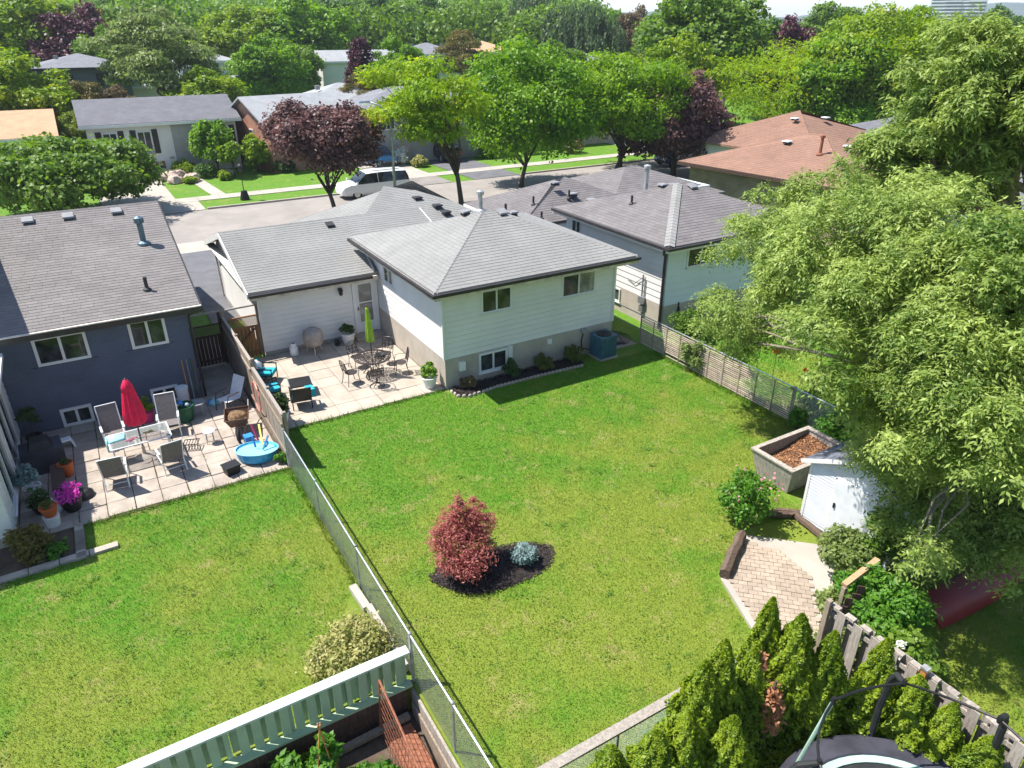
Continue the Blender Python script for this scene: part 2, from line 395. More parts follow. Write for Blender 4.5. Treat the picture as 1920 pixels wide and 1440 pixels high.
    def mesh(s, name, m, smooth=False):
        off = Vector(s.root.location) if s.root else Vector((0, 0, 0))
        me = bpy.data.meshes.new(name)
        me.from_pydata([(a - off.x, b - off.y, c - off.z) for a, b, c in s.v], [], s.f); me.update()
        if isinstance(m, str): m = MATS[m]
        me.materials.append(m)
        if smooth: me.polygons.foreach_set('use_smooth', [True] * len(me.polygons))
        return me
    def build(s, name, m, parent=None, smooth=False, kind=None):
        o = link(name, s.mesh(name, m, smooth), parent if parent is not None else s.root)
        if kind: o['kind'] = kind
        return o
def structure(o): o['kind'] = 'structure'; return o

# ---------------------------------------------------------------- foliage helpers (numpy)
def np_mesh(name, verts, nper, m):
    """verts (N*nper,3): separate n-gons"""
    verts = np.ascontiguousarray(verts, dtype=np.float32); n = len(verts); k = n // nper
    me = bpy.data.meshes.new(name); me.vertices.add(n); me.loops.add(n); me.polygons.add(k)
    me.vertices.foreach_set('co', verts.ravel()); me.loops.foreach_set('vertex_index', np.arange(n, dtype=np.int32))
    me.polygons.foreach_set('loop_start', np.arange(0, n, nper, dtype=np.int32)); me.update(calc_edges=True)
    me.materials.append(MATS[m] if isinstance(m, str) else m)
    return me
def unit(a): return a / (np.linalg.norm(a, axis=1, keepdims=True) + 1e-9)
def leaf_verts(rng, c, nrm, axis, ln, wd, jit=.35):
    """rhombic leaves at centres c lying square to nrm, pointing along axis"""
    n = len(c); nrm = unit(nrm); ax = axis - nrm * (axis * nrm).sum(1, keepdims=True); ax = unit(ax); sd = np.cross(nrm, ax)
    s = (1 + jit * rng.uniform(-1, 1, (n, 1))); l = ln * s; w = wd * s
    mid = c - ax * l * .08
    v = np.stack([c - ax * l * .5, mid + sd * w * .5 - nrm * w * .08, c + ax * l * .5 - nrm * l * .12, mid - sd * w * .5 - nrm * w * .08], 1)
    return v.reshape(-1, 3)
def sphere_dirs(rng, n):
    d = rng.normal(size=(n, 3)); return unit(d)
def lobes_foliage(rng, lobes, n, ln, wd, droop=.3, up=.5, shell=.45, under=-.55):
    """leaves through the outer shell of many ellipsoid lobes (cx,cy,cz,rx,rz); leaves deep inside a neighbour are dropped"""
    lob = np.array(lobes, dtype=float); area = lob[:, 3] ** 2; idx = rng.choice(len(lob), int(n * 1.35), p=area / area.sum())
    d = sphere_dirs(rng, len(idx)); low = d[:, 2] < under; d[low, 2] *= -1
    rad = 1 - shell * rng.random(len(idx)) ** 1.6
    rad *= 1 + .24 * np.sin(d[:, 0] * 5 + idx) * np.cos(d[:, 1] * 6 + 2 * idx) + .12 * np.sin(d[:, 2] * 9 + 3 * idx)
    rad += (rng.random(len(idx)) < .12) * rng.random(len(idx)) * .38
    r = np.stack([lob[idx, 3], lob[idx, 3], lob[idx, 4]], 1)
    c = lob[idx, :3] + d * r * rad[:, None]
    keep = np.ones(len(c), bool)
    for k in range(len(lob)):
        q = (c - lob[k, :3]) / np.array([lob[k, 3], lob[k, 3], lob[k, 4]]); keep &= ~(((q ** 2).sum(1) < .42) & (idx != k))
    c, d = c[keep][:n], d[keep][:n]; m = len(c)
    nrm = d * .7 + np.array([0, 0, up]) + rng.normal(size=(m, 3)) * .55
    ax = rng.normal(size=(m, 3)) + d * .6 + np.array([0, 0, -droop])
    return leaf_verts(rng, c, nrm, ax, ln, wd)
def crown_lobes(rng, rx, rz, cz, n, lr=.36, flat=.8, bias=0.0, squat=0):
    """lobes over an ellipsoid crown centred at height cz"""
    out = []
    d = sphere_dirs(rng, n * 3)
    pts = []
    for q in d:
        if q[2] < -.75: continue
        if all(np.linalg.norm(q - p) > 1.6 / math.sqrt(n) for p in pts): pts.append(q)
        if len(pts) >= n: break
    for q in pts:
        k = rng.uniform(.52, .86); r = lr * rx * rng.uniform(.7, 1.2) * (1 - .25 * max(0, q[2]))
        out.append((q[0] * rx * k, q[1] * rx * k, cz + q[2] * rz * k + bias * (1 - q[2]), r, r * flat))
    out.append((0, 0, cz, rx * .5, rz * .55))
    return out
def limb_path(rng, a, b, sag=0, n=5, wob=.06):
    a, b = np.array(a, float), np.array(b, float); L = np.linalg.norm(b - a); P = []
    for i in range(n):
        t = i / (n - 1); p = a + (b - a) * t; p[2] += (math.sin(math.pi * t) * (.12 * L - sag)) * (1 if i not in (0, n - 1) else 0)
        if 0 < i < n - 1: p += rng.normal(size=3) * wob * L
        P.append(tuple(p))
    return P
def trunk_mesh(rng, name, h, r, fork, lobes, m='bark', nl=9, lean=(0, 0), n=7):
    mb = MB()
    top = (lean[0], lean[1], fork)
    mb.tube([(0, 0, -.1), (lean[0] * .2, lean[1] * .2, fork * .3), (lean[0] * .6, lean[1] * .6, fork * .7), top], [r * 1.35, r * 1.05, r * .92, r * .8], n)
    big = sorted(lobes, key=lambda l: -l[3])[:nl]
    for l in big:
        s = rng.uniform(.75, 1.0); a = (top[0] * s, top[1] * s, fork * s); b = (l[0], l[1], l[2])
        mb.tube(limb_path(rng, a, b), [r * .55, r * .42, r * .3, r * .2, r * .08], 5)
        for k in range(2):
            e = (l[0] + rng.uniform(-.8, .8) * l[3], l[1] + rng.uniform(-.8, .8) * l[3], l[2] + rng.uniform(-.2, .8) * l[4])
            m0 = tuple(np.array(a) * .45 + np.array(b) * .55)
            mb.tube(limb_path(rng, m0, e, n=4), [r * .22, r * .16, r * .1, r * .03], 4)
    return mb.mesh(name, m, True)
def tree_at(name, label, loc, crown_me, trunk_me, rz=0, scale=(1, 1, 1), m=None, group=None, cat='tree'):
    t = thing(name, label, cat, loc, rz, group); t.scale = scale
    c = link('crown', crown_me, t)
    if m: c.material_slots[0].link = 'OBJECT'; c.material_slots[0].material = MATS[m]
    if trunk_me: link('trunk', trunk_me, t)
    return t
def bush_mesh(seed, name, r, h, n, ln, wd, m, nl=9, up=.5, droop=.1):
    rng = np.random.default_rng(seed)
    lb = crown_lobes(rng, r, h * .5, h * .52, nl, .45, .85)
    v = lobes_foliage(rng, lb, n, ln, wd, droop, up, .6, -.8)
    v[:, 2] = np.maximum(v[:, 2], .01)
    return np_mesh(name, v, 4, m)

# ================================================================ THE SETTING
FX0, FX1 = -5.95, 8.28          # side fences of the middle lot
def sheet(name, poly, z, m, holes=None):
    return structure(MB().add([(x, y, z) for x, y in poly], [tuple(range(len(poly)))]).build(name, m))
def rect(x0, x1, y0, y1): return [(x0, y0), (x1, y0), (x1, y1), (x0, y1)]
# one terrain sheet out to the horizon; the sunken garden behind the green fence is cut into it
G0 = -.03
gm = MB(); B = 4500
quads = [(-B, B, -10.75, B), (-5.99, B, -B, -10.75), (-B, -40, -B, -10.75), (-40, -5.99, -B, -40)]
for x0, x1, y0, y1 in quads: gm.add([(x0, y0, G0), (x1, y0, G0), (x1, y1, G0), (x0, y1, G0)], [(0, 1, 2, 3)])
gm.add([(-40, -40, -.72), (-5.99, -40, -.72), (-5.99, -10.75, -.72), (-40, -10.75, -.72)], [(0, 1, 2, 3)])
gm.add([(-40, -10.75, -.72), (-5.99, -10.75, -.72), (-5.99, -10.75, G0), (-40, -10.75, G0)], [(0, 1, 2, 3)])
gm.add([(-5.99, -10.75, -.72), (-5.99, -40, -.72), (-5.99, -40, G0), (-5.99, -10.75, G0)], [(0, 1, 2, 3)])
structure(gm.build('ground', 'lawn_turf'))
sheet('vegetable_garden_soil', rect(-14, -6.0, -19, -10.77), -.70, 'earth')
# street
sheet('road', rect(-160, 230, 24.5, 32.7), -.02, 'road')
def kerb(x0, x1, y0, y1):
    m = MB(); x = x0
    while x < x1:
        e = min(x + 3, x1); m.box(x + .004, e - .004, y0, y1, -.1, .10); x = e
    structure(m.build('kerb', 'kerb'))
for a, b in ((-160, -8.2), (-2.0, 12.3), (23.0, 40.0), (45, 230)): kerb(a, b, 32.7, 32.88)
for a, b in ((-160, -5.8), (-2.6, 9.2), (13.5, 17.0), (21, 60), (66, 230)): kerb(a, b, 24.32, 24.5)
m = MB(); x = -80
while x < 140:
    m.box(x + .012, x + 1.488, 35.8, 37.25, -.08, .012); x += 1.5
structure(m.build('sidewalk', 'sidewalk'))
sheet('driveway_far_pale', rect(-8.1, -2.1, 32.75, 35.79), .004, 'sidewalk')
sheet('driveway_far_pale', rect(-8.1, -3.4, 37.26, 50), .004, 'sidewalk')
sheet('driveway_grey', rect(12.4, 16.6, 32.75, 35.79), .004, 'asphalt_pale')
sheet('driveway_grey', rect(12.4, 16.6, 37.26, 52), .004, 'sidewalk')
sheet('driveway_asphalt', rect(18.6, 22.9, 32.75, 35.79), .004, 'asphalt')
sheet('driveway_asphalt', rect(18.6, 22.9, 37.26, 47), .004, 'asphalt')
sheet('driveway_far_pale', rect(40.1, 44.9, 32.75, 50), .004, 'sidewalk')
sheet('driveway_neighbour', rect(-5.75, -2.75, 10.4, 22.2), .004, 'asphalt')
sheet('driveway_apron', rect(-5.75, -2.75, 22.2, 24.4), .004, 'sidewalk')
sheet('garden_path', [(-.9, 37.3), (.1, 37.3), (-.6, 47.2), (-1.6, 47.2)], .004, 'sidewalk')
# sheets of lawn (the near ones carry blades further below)
sheet('lawn', rect(FX0 + .02, FX1 + 8, -14.3, .0), -.012, 'lawn_turf')

# paved patio of the middle house: loose-laid square slabs with open joints
sheet('patio', rect(FX0 + .05, .0, .0, 6.0), -.006, 'earth')
patio = bpy.data.objects['patio']
rg = random.Random(4)
def slabs(parent, x0, x1, y0, y1, s, m, z=.018, name='paving_slab', jit=.006, gap=.012):
    nx, ny = max(1, round((x1 - x0) / s)), max(1, round((y1 - y0) / s)); w, h = (x1 - x0) / nx, (y1 - y0) / ny
    b = .008; a0, b0 = w / 2 - gap / 2, h / 2 - gap / 2
    mb = MB(); mb.add([(-a0, -b0, -.05), (a0, -b0, -.05), (a0, b0, -.05), (-a0, b0, -.05), (-a0, -b0, 0), (a0, -b0, 0), (a0, b0, 0), (-a0, b0, 0),
                       (-a0 + b, -b0 + b, b), (a0 - b, -b0 + b, b), (a0 - b, b0 - b, b), (-a0 + b, b0 - b, b)],
                      [(0, 1, 5, 4), (1, 2, 6, 5), (2, 3, 7, 6), (3, 0, 4, 7), (4, 5, 9, 8), (5, 6, 10, 9), (6, 7, 11, 10), (7, 4, 8, 11), (8, 9, 10, 11)])
    me = mb.mesh(name, m)
    for i in range(nx):
        for j in range(ny):
            link(name, me, parent, (x0 + (i + .5) * w + rg.uniform(-jit, jit) * .5, y0 + (j + .5) * h + rg.uniform(-jit, jit) * .5, z - .008 + rg.uniform(-jit, jit)), rg.uniform(-.004, .004))
slabs(patio, FX0 + .1, -.03, .05, 5.95, .745, 'concrete')
# neighbour's patio on the left
sheet('neighbour_patio', rect(-12.5, -5.93, -2.15, 6.0), -.006, 'earth')
lpatio = bpy.data.objects['neighbour_patio']
slabs(lpatio, -12.5, -5.99, -2.1, 3.68, .62, 'concrete_old', jit=.014, gap=.02)
sheet('side_passage', rect(-7.25, -5.96, 3.7, 9), .003, 'concrete_old')
# mown edge slabs by the left sunroom
sheet('planting_bed', rect(-12.9, -11.35, -3.35, -2.15), -.004, 'earth')
pbed = bpy.data.objects['planting_bed']
edge = MB().box(-.30, .30, -.10, .10, -.04, .05).mesh('edging_slab', 'concrete_old')
for k in range(4): link('edging_slab', edge, pbed, (-12.6 + k * .62, -3.45 + .01 * k, 0), .03)
for k in range(4): link('edging_slab', edge, pbed, (-11.22, -2.35 - k * .3, 0), 1.57)
# paver pad in front of the shed, bedded in sand, with a poured concrete strip
PA = 0.0
sheet('paver_pad', [(1.15, -11.7), (2.75, -10.8), (4.35, -12.3), (1.4, -14.35), (.55, -13.3)], .002, 'sidewalk')
pad = bpy.data.objects['paver_pad']
pv = MB().box(-.098, .098, -.062, .062, -.04, .0).mesh('paver', 'paver')
ca, sa = math.cos(R(-44)), math.sin(R(-44)); cnt = 0
def in_poly(x, y, P):
    r = False; j = len(P) - 1
    for i in range(len(P)):
        if (P[i][1] > y) != (P[j][1] > y) and x < (P[j][0] - P[i][0]) * (y - P[i][1]) / (P[j][1] - P[i][1]) + P[i][0]: r = not r
        j = i
    return r
PADP = [(1.22, -11.78), (2.55, -11.02), (3.05, -11.75), (2.95, -12.6), (1.4, -14.2), (.68, -13.3)]
for i in range(-16, 17):
    for j in range(-26, 27):
        u = i * .205 + (.1 if j % 2 else 0); v = j * .133
        x, y = 1.9 + u * ca - v * sa, -12.5 + u * sa + v * ca
        if in_poly(x, y, PADP) and cnt < 300:
            cnt += 1; link('paver', pv, pad, (x, y, .035 + rg.uniform(-.004, .004)), R(-44) + rg.uniform(-.03, .03))
# far hills
hm = MB(); rh = np.random.default_rng(3)
def ridge(R0, hgt, seed, az0=-25, az1=95, n=160):
    r2 = np.random.default_rng(seed); ph = r2.uniform(0, 6, 8); o = len(hm.v)
    for i in range(n):
        az = R(az0 + (az1 - az0) * i / (n - 1)); z = hgt * (.62 + .22 * math.sin(az * 5 + ph[0]) + .12 * math.sin(az * 13 + ph[1]) + .05 * math.sin(az * 41 + ph[2]) + .03 * math.sin(az * 130 + ph[3]) + .02 * math.sin(az * 310 + ph[4]))
        for k, (f, q) in enumerate(((1, 0), (1.06, .55), (1.13, .9), (1.2, 1), (1.5, .6))):
            rr = R0 * f; hm.v.append((-9 + rr * math.sin(az), -20 + rr * math.cos(az), z * q - 2))
    for i in range(n - 1):
        for k in range(4): a = o + i * 5 + k; hm.f.append((a, a + 5, a + 6, a + 1))
ridge(1500, 42, 5); ridge(2300, 75, 8)
structure(hm.build('hills', 'hill', smooth=True))

# ================================================================ BUILDINGS
def clip_poly(sub, clip):
    out = sub
    for i in range(len(clip)):
        a, b = clip[i], clip[(i + 1) % len(clip)]; inp = out; out = []
        if not inp: break
        sd = lambda p: (b[0] - a[0]) * (p[1] - a[1]) - (b[1] - a[1]) * (p[0] - a[0])
        for k in range(len(inp)):
            p, q = inp[k], inp[(k + 1) % len(inp)]; sp, sq = sd(p), sd(q)
            if sp >= 0: out.append(p)
            if (sp >= 0) != (sq >= 0): t = sp / (sp - sq); out.append((p[0] + (q[0] - p[0]) * t, p[1] + (q[1] - p[1]) * t))
    return out
def shingle_face(mb, P, e=.165, w=.32, t=.010, rnd=None):
    """overlapping tabs over a roof plane whose first edge P0-P1 is the eave"""
    rnd = rnd or random.Random(1); P = [Vector(p) for p in P]
    u = (P[1] - P[0]).normalized(); n = u.cross(P[2] - P[0]).normalized(); v = n.cross(u)
    if n.z < 0: n = -n; v = -v
    C2 = [((p - P[0]).dot(u), (p - P[0]).dot(v)) for p in P]
    ar = sum(C2[i][0] * C2[(i + 1) % len(C2)][1] - C2[(i + 1) % len(C2)][0] * C2[i][1] for i in range(len(C2)))
    cl = C2 if ar > 0 else C2[::-1]
    vmax = max(c[1] for c in C2); u0 = min(c[0] for c in C2); u1 = max(c[0] for c in C2)
    W = lambda a, b, h: P[0] + u * a + v * b + n * h
    for k in range(int(vmax / e) + 1):
        v0 = k * e; x = u0 - w * ((k * .37) % 1) - rnd.random() * .05
        while x < u1:
            ww = w * rnd.uniform(.92, 1.08); q = clip_poly([(x, v0), (x + ww - .006, v0), (x + ww - .006, v0 + e * 1.02), (x, v0 + e * 1.02)], cl)
            tt = t * rnd.uniform(.85, 1.15)
            if len(q) >= 3:
                hh = [.004 + tt * max(0, 1 - (b - v0) / e) for a, b in q]; o = len(mb.v)
                mb.add([W(a, b, h) for (a, b), h in zip(q, hh)], [tuple(range(len(q)))])
                lo = [i for i, (a, b) in enumerate(q) if abs(b - v0) < 1e-6]
                if len(lo) == 2:
                    i, j = lo; mb.add([W(*q[i], hh[i]), W(*q[j], hh[j]), W(*q[j], -.004), W(*q[i], -.004)], [(0, 3, 2, 1)] if (j - i) == 1 else [(0, 1, 2, 3)])
            x += ww
def caps(mb, a, b, w=.15, lift=.03, step=.2):
    a, b = Vector(a), Vector(b); d = b - a; L = d.length; d.normalize(); sd = d.cross(Vector((0, 0, 1))).normalized()
    k = 0; x = 0
    while x < L:
        e = min(x + step * 1.05, L); p, q = a + d * x, a + d * e
        z0, z1 = lift + .012, lift
        dn = Vector((0, 0, -.055))
        mb.add([p + Vector((0, 0, z0)), q + Vector((0, 0, z1)), q + sd * w + Vector((0, 0, z1)) + dn, p + sd * w + Vector((0, 0, z0)) + dn, q - sd * w + Vector((0, 0, z1)) + dn, p - sd * w + Vector((0, 0, z0)) + dn],
               [(0, 3, 2, 1), (0, 1, 4, 5)]); x += step
def roof_part(root, faces, m, shingle=True, hips=(), t=.13, seed=1, name='roof', e=.165, w=.32):
    rb = MB(root)
    for P in faces: rb.slab(P, t)
    ro = rb.build(name, m)
    if shingle:
        sb = MB(root); rnd = random.Random(seed)
        for P in faces: shingle_face(sb, P, e, w, rnd=rnd)
        for a, b in hips: caps(sb, a, b, .085, .022)
        sb.build('shingles', m, ro, kind='stuff')
    return ro
def hip_faces(c, z, a, b, zr, along='x'):
    c = [(x, y, z) for x, y in c]; a = (a[0], a[1], zr); b = (b[0], b[1], zr)
    if along == 'x': F = [[c[0], c[1], b, a], [c[1], c[2], b], [c[2], c[3], a, b], [c[3], c[0], a]]; H = [(c[0], a), (c[1], b), (c[2], b), (c[3], a), (a, b)]
    else: F = [[c[0], c[1], a], [c[1], c[2], b, a], [c[2], c[3], b], [c[3], c[0], a, b]]; H = [(c[0], a), (c[1], a), (c[2], b), (c[3], b), (a, b)]
    return F, H
def boards(root, wall, fr, L, z0, z1, bh, m, holes=(), name='siding_board', top=None):
    """lap siding, one object per board; holes: (u0,u1,z0,z1); top(u): sloping upper edge"""
    off = Vector(root.location); z = z0; cache = {}
    while z < z1 - .03:
        ze = min(z + bh, z1); segs = [(0, L)]
        for a, b, c, d in holes:
            if c < ze - .02 and d > z + .02:
                segs = [s for q in segs for s in (((q[0], a), (b, q[1])) if q[0] < a and q[1] > b else (q,))]
        for a, b in segs:
            key = (round(b - a, 3), round(ze - z - .012, 3))
            if key not in cache:
                f2 = Fr((0, 0, 0), fr.u, fr.n); mb = MB(); l, h = key
                mb.hexa([f2.pt(0, .026, 0), f2.pt(l, .026, 0), f2.pt(l, .0, 0), f2.pt(0, .0, 0), f2.pt(0, .006, h), f2.pt(l, .006, h), f2.pt(l, .0, h), f2.pt(0, .0, h)])
                cache[key] = mb.mesh(name, m)
            link(name, cache[key], wall, fr.pt(a, 0, z) - off)
        z = ze
def window(root, fr, u0, u1, z0, z1, split=1, frame='trim_white', fw=.06, glass='glass', proud=.05, sill=True, glass2=None, name='window', horiz=0):
    mb = MB(root)
    mb.fbox(fr, u0, u0 + fw, -.02, proud, z0, z1); mb.fbox(fr, u1 - fw, u1, -.02, proud, z0, z1)
    mb.fbox(fr, u0 + fw, u1 - fw, -.02, proud, z1 - fw, z1); mb.fbox(fr, u0 + fw, u1 - fw, -.02, proud, z0, z0 + fw)
    xs = [u0 + fw + (u1 - u0 - 2 * fw) * k / (split + 1) for k in range(split + 2)]
    for x in xs[1:-1]: mb.fbox(fr, x - fw * .45, x + fw * .45, -.01, proud * .85, z0 + fw, z1 - fw)
    for k in range(horiz): zz = z0 + (z1 - z0) * (k + 1) / (horiz + 1); mb.fbox(fr, u0 + fw, u1 - fw, -.01, proud * .8, zz - .02, zz + .02)
    if sill: mb.fbox(fr, u0 - .04, u1 + .04, -.01, proud + .03, z0 - .04, z0 - .002)
    w = mb.build(name, frame)
    for k in range(split + 1):
        MB(root).fbox(fr, xs[k], xs[k + 1], -.012, .012, z0 + fw, z1 - fw).build('pane', (glass2 or glass) if k % 2 else glass, w)
    return w
def roof_vent(root, x, y, z, rz=0, m='vent_grey', s=.36, parent=None, tilt=(0, 0)):
    mb = MB(root); c, sn = math.cos(rz), math.sin(rz)
    def q(a, b, h): X, Y = x + a * c - b * sn, y + a * sn + b * c; return (X, Y, z + h + tilt[0] * (X - x) + tilt[1] * (Y - y))
    a = s / 2
    mb.hexa([q(-a * .8, -a * .8, -.05), q(a * .8, -a * .8, -.05), q(a * .8, a * .8, -.05), q(-a * .8, a * .8, -.05), q(-a * .7, -a * .7, .07), q(a * .7, -a * .7, .07), q(a * .7, a * .7, .07), q(-a * .7, a * .7, .07)])
    v = mb.build('roof_vent', 'vent_dark', parent)
    mb = MB(root)
    mb.hexa([q(-a, -a, .075), q(a, -a, .075), q(a, a, .075), q(-a, a, .075), q(-a * .9, -a * .9, .125), q(a * .9, -a * .9, .125), q(a * .9, a * .9, .125), q(-a * .9, a * .9, .125)])
    mb.build('vent_hood', m, v)
def pipe_vent(root, x, y, z, h, r=.05, m='vent_dark', cap=0, name='vent_pipe'):
    mb = MB(root); mb.tube([(x, y, z - .1), (x, y, z + h)], r, 10); mb.lathe([(r * 2.4, -.03), (r * 2.2, .03), (r, .09)], 12, (x, y, z))
    p = mb.build(name, m, smooth=False)
    if cap: MB(root).lathe([(r * 1.0, h - .02), (r * 1.7, h), (r * 1.7, h + cap), (r * .5, h + cap * 1.4), (0, h + cap * 1.45)], 12, (x, y, z)).build('vent_cap', m if m != 'vent_dark' else 'galv', p)
def gutter(root, a, b, m='trim_dark', w=.10, h=.10, name='gutter'):
    a, b = Vector(a), Vector(b)
    return MB(root).beam(a, b, w, h).build(name, m)

# ---------------- the middle house (white siding, pale grey shingles)
H = thing('bungalow', 'white sided split-level house with pale grey hip roof in the middle of the picture', 'house', (0, 0, 0))
MB(H).box(0, 7.08, .0, 7.0, -.1, 1.10).box(-4.6, -.002, 6.02, 13.6, -.1, .16).build('foundation', 'foundation')
wall = MB(H).box(.02, 7.06, .03, 7.0, 1.102, 3.60).build('wall', 'siding')
gw = MB(H).box(-4.58, .015, 6.03, 13.6, .162, 2.60).add([(-4.58, 6.03, 2.6), (-4.58, 13.6, 2.6), (-4.58, 9.8, 3.75), (-4.54, 6.03, 2.6), (-4.54, 13.6, 2.6), (-4.54, 9.8, 3.75)], [(0, 1, 2), (5, 4, 3)]).build('garage_wall', 'siding')
fb = MB(H).box(-1.0, 7.6, 8.0, 14.5, -.05, 2.7).build('front_wall', 'brick_tan')
S = Fr((0, 0.03, 0), (1, 0, 0), (0, -1, 0)); Wf = Fr((0.02, 7, 0), (0, -1, 0), (-1, 0, 0)); Gs = Fr((-4.6, 6.03, 0), (1, 0, 0), (0, -1, 0)); Gw = Fr((-4.58, 13.6, 0), (0, -1, 0), (-1, 0, 0))
bw = [(1.43, 2.62, 2.47, 3.30), (4.70, 6.18, 2.44, 3.36)]
boards(H, wall, S, 7.08, 1.10, 3.56, .19, 'siding', bw)
boards(H, wall, Wf, 6.97, 1.10, 3.56, .19, 'siding', [(1.85, 2.75, 2.42, 3.28)])
boards(H, gw, Gs, 4.6, .16, 2.58, .19, 'siding', [(3.55, 4.57, .16, 2.36)])
boards(H, gw, Gw, 7.5, .16, 2.58, .19, 'siding')
for x, y, z0, z1 in ((-.025, -.02, 1.1, 3.56), (7.07, -.02, 1.1, 3.56), (-4.62, 5.985, .16, 2.58)): MB(H).box(x - .035, x + .04, y - .02, y + .05, z0, z1).build('corner_trim', 'trim_white')
window(H, S, *bw[0], glass='glass', glass2='glass_green'); window(H, S, *bw[1], glass='glass', glass2='glass_curtain')
window(H, Wf, 1.85, 2.75, 2.42, 3.28, glass='glass', glass2='glass_curtain')
Sb = Fr((0, 0, 0), (1, 0, 0), (0, -1, 0))
window(H, Sb, 1.28, 2.42, .30, 1.04, fw=.07, proud=.06)
MB(H).fbox(Sb, 2.44, 2.62, .0, .07, .28, 1.08).build('window_side_trim', 'trim_white')
d = MB(H).fbox(Gs, 3.55, 3.68, -.02, .07, .16, 2.36).fbox(Gs, 4.44, 4.57, -.02, .07, .16, 2.36).fbox(Gs, 3.68, 4.44, -.02, .07, 2.25, 2.36).build('door', 'trim_white')
MB(H).fbox(Gs, 3.68, 4.44, .0, .04, .18, 2.25).build('door_panel', 'shed_door', d)
MB(H).fbox(Gs, 3.80, 4.32, .036, .048, .62, 1.38).fbox(Gs, 3.80, 4.32, .036, .048, 1.44, 2.15).build('pane', 'glass_curtain', d)
MB(H).fbox(Gs, 3.72, 3.75, .03, .10, 1.12, 1.26).build('handle', 'metal_dark', d)
MB(H).box(-1.2, -.02, 5.45, 6.0, -.02, .15).build('doorstep', 'concrete')
m = MB(H); m.box(-1.60, -1.46, 5.84, 6.0, 2.10, 2.16); m.lathe([(.03, 0), (.07, .03), (.085, .2), (.10, .21), (.02, .3)], 8, (-1.53, 5.88, 1.88)); m.build('wall_lantern', 'metal_black')
# roof planes
F, Hh = hip_faces([(-.42, -.40), (7.74, -.40), (7.74, 7.42), (-.42, 7.42)], 3.66, (3.45, 3.5), (3.87, 3.5), 4.97)
ro = roof_part(H, F, 'shingle_light', True, Hh, seed=3)
gf = [[(-4.95, 5.65, 2.65), (-.03, 5.65, 2.65), (-.03, 9.8, 3.90), (-4.95, 9.8, 3.90)], [(-.03, 7.15, 3.10), (3.6, 7.15, 3.10), (3.6, 9.8, 3.90), (-.03, 9.8, 3.90)], [(3.6, 13.95, 2.65), (-4.95, 13.95, 2.65), (-4.95, 9.8, 3.90), (3.6, 9.8, 3.90)]]
rg_ = roof_part(H, gf, 'shingle_light', True, [((-4.95, 9.8, 3.9), (3.6, 9.8, 3.9))], seed=5, name='garage_roof')
F, Hh = hip_faces([(-1.4, 7.2), (8.0, 7.45), (8.0, 15.3), (-1.4, 14.7)], 2.66, (3.3, 13.2), (4.6, 12.4), 4.10)
roof_part(H, F, 'shingle_light', True, Hh, seed=7, name='front_roof')
m = MB(H)
m.box(-.44, 7.76, -.455, -.405, 3.40, 3.60).box(-.475, -.425, -.455, 7.42, 3.40, 3.60).box(7.745, 7.79, -.455, 7.42, 3.40, 3.60)
m.box(-.42, 7.74, -.40, .0, 3.53, 3.555)
m.box(-.42, 0.0, 0.0, 7.42, 3.53, 3.555)
m.build('fascia', 'trim_stained')
m = MB(H); m.box(-.47, 7.80, -.56, -.46, 3.53, 3.635).box(-.58, -.48, -.56, 7.42, 3.53, 3.635); m.build('gutter', 'trim_dark')
m = MB(H); m.box(-4.95, -.1, 5.53, 5.60, 2.38, 2.56); m.build('garage_fascia', 'trim_stained')
MB(H).box(-4.97, -.35, 5.42, 5.525, 2.50, 2.60).build('garage_gutter', 'trim_dark')
for a, b in (((-4.99, 5.6, 2.53), (-4.99, 9.8, 3.79)), ((-4.99, 13.98, 2.53), (-4.99, 9.8, 3.79)), ((3.63, 7.15, 3.02), (3.63, 9.8, 3.81))): MB(H).beam(a, b, .045, .21).build('rake_board', 'trim_white')
m = MB(H); m.box(-4.94, -4.62, 5.66, 13.9, 2.48, 2.52); m.build('soffit', 'trim_white')
m = MB(H).beam((-.2, 5.68, 2.72), (-.04, 7.0, 3.2), .05, .12).build('flashing', 'galv_dull')
MB(H).tube([(-4.92, 13.6, 2.5), (-4.7, 13.5, 2.3), (-4.66, 13.5, .1)], .04, 6).build('downspout', 'trim_stained'); MB(H).tube([(-4.9, 5.75, 2.45), (-4.68, 6.1, 2.25), (-4.68, 6.1, .1)], .035, 6).build('downspout', 'trim_stained')
roof_vent(H, 3.0, 4.05, 4.86, .0, 'vent_grey', .36, ro, (0.1, 0)); roof_vent(H, 4.15, 3.25, 4.88, .0, 'vent_grey', .38, ro, (0, .3)); roof_vent(H, 5.0, 3.9, 4.62, 0, 'vent_grey', .34, ro)
roof_vent(H, -.65, 9.25, 3.73, 0, 'vent_dark', .34, rg_, (0, .3))
for x, y, z in ((4.35, 11.6, 3.86), (4.9, 10.6, 3.62), (5.0, 9.9, 3.45)): roof_vent(H, x, y, z, 0, 'vent_dark', .42, rg_)
pipe_vent(H, 3.62, 4.0, 4.9, .62, .085, 'galv_dull', .12, 'flue_pipe'); pipe_vent(H, 4.9, 4.3, 4.62, .35)
# meter boxes and cable on the back foundation
m = MB(H).fbox(Sb, .50, .72, .0, .12, .60, .92).build('hose_box', 'pot_white')
MB(H).fbox(Sb, 4.12, 4.30, .0, .05, .78, .98).build('outlet_box', 'trim_white')
MB(H).fbox(Sb, 5.60, 5.82, .0, .10, .90, 1.08).build('meter_box', 'galv_dull')
MB(H).tube([(5.7, -.06, .92), (5.62, -.05, .6), (5.66, -.06, .3), (5.9, -.2, .25), (6.1, -.35, .3)], .022, 6).build('conduit', 'metal_black')

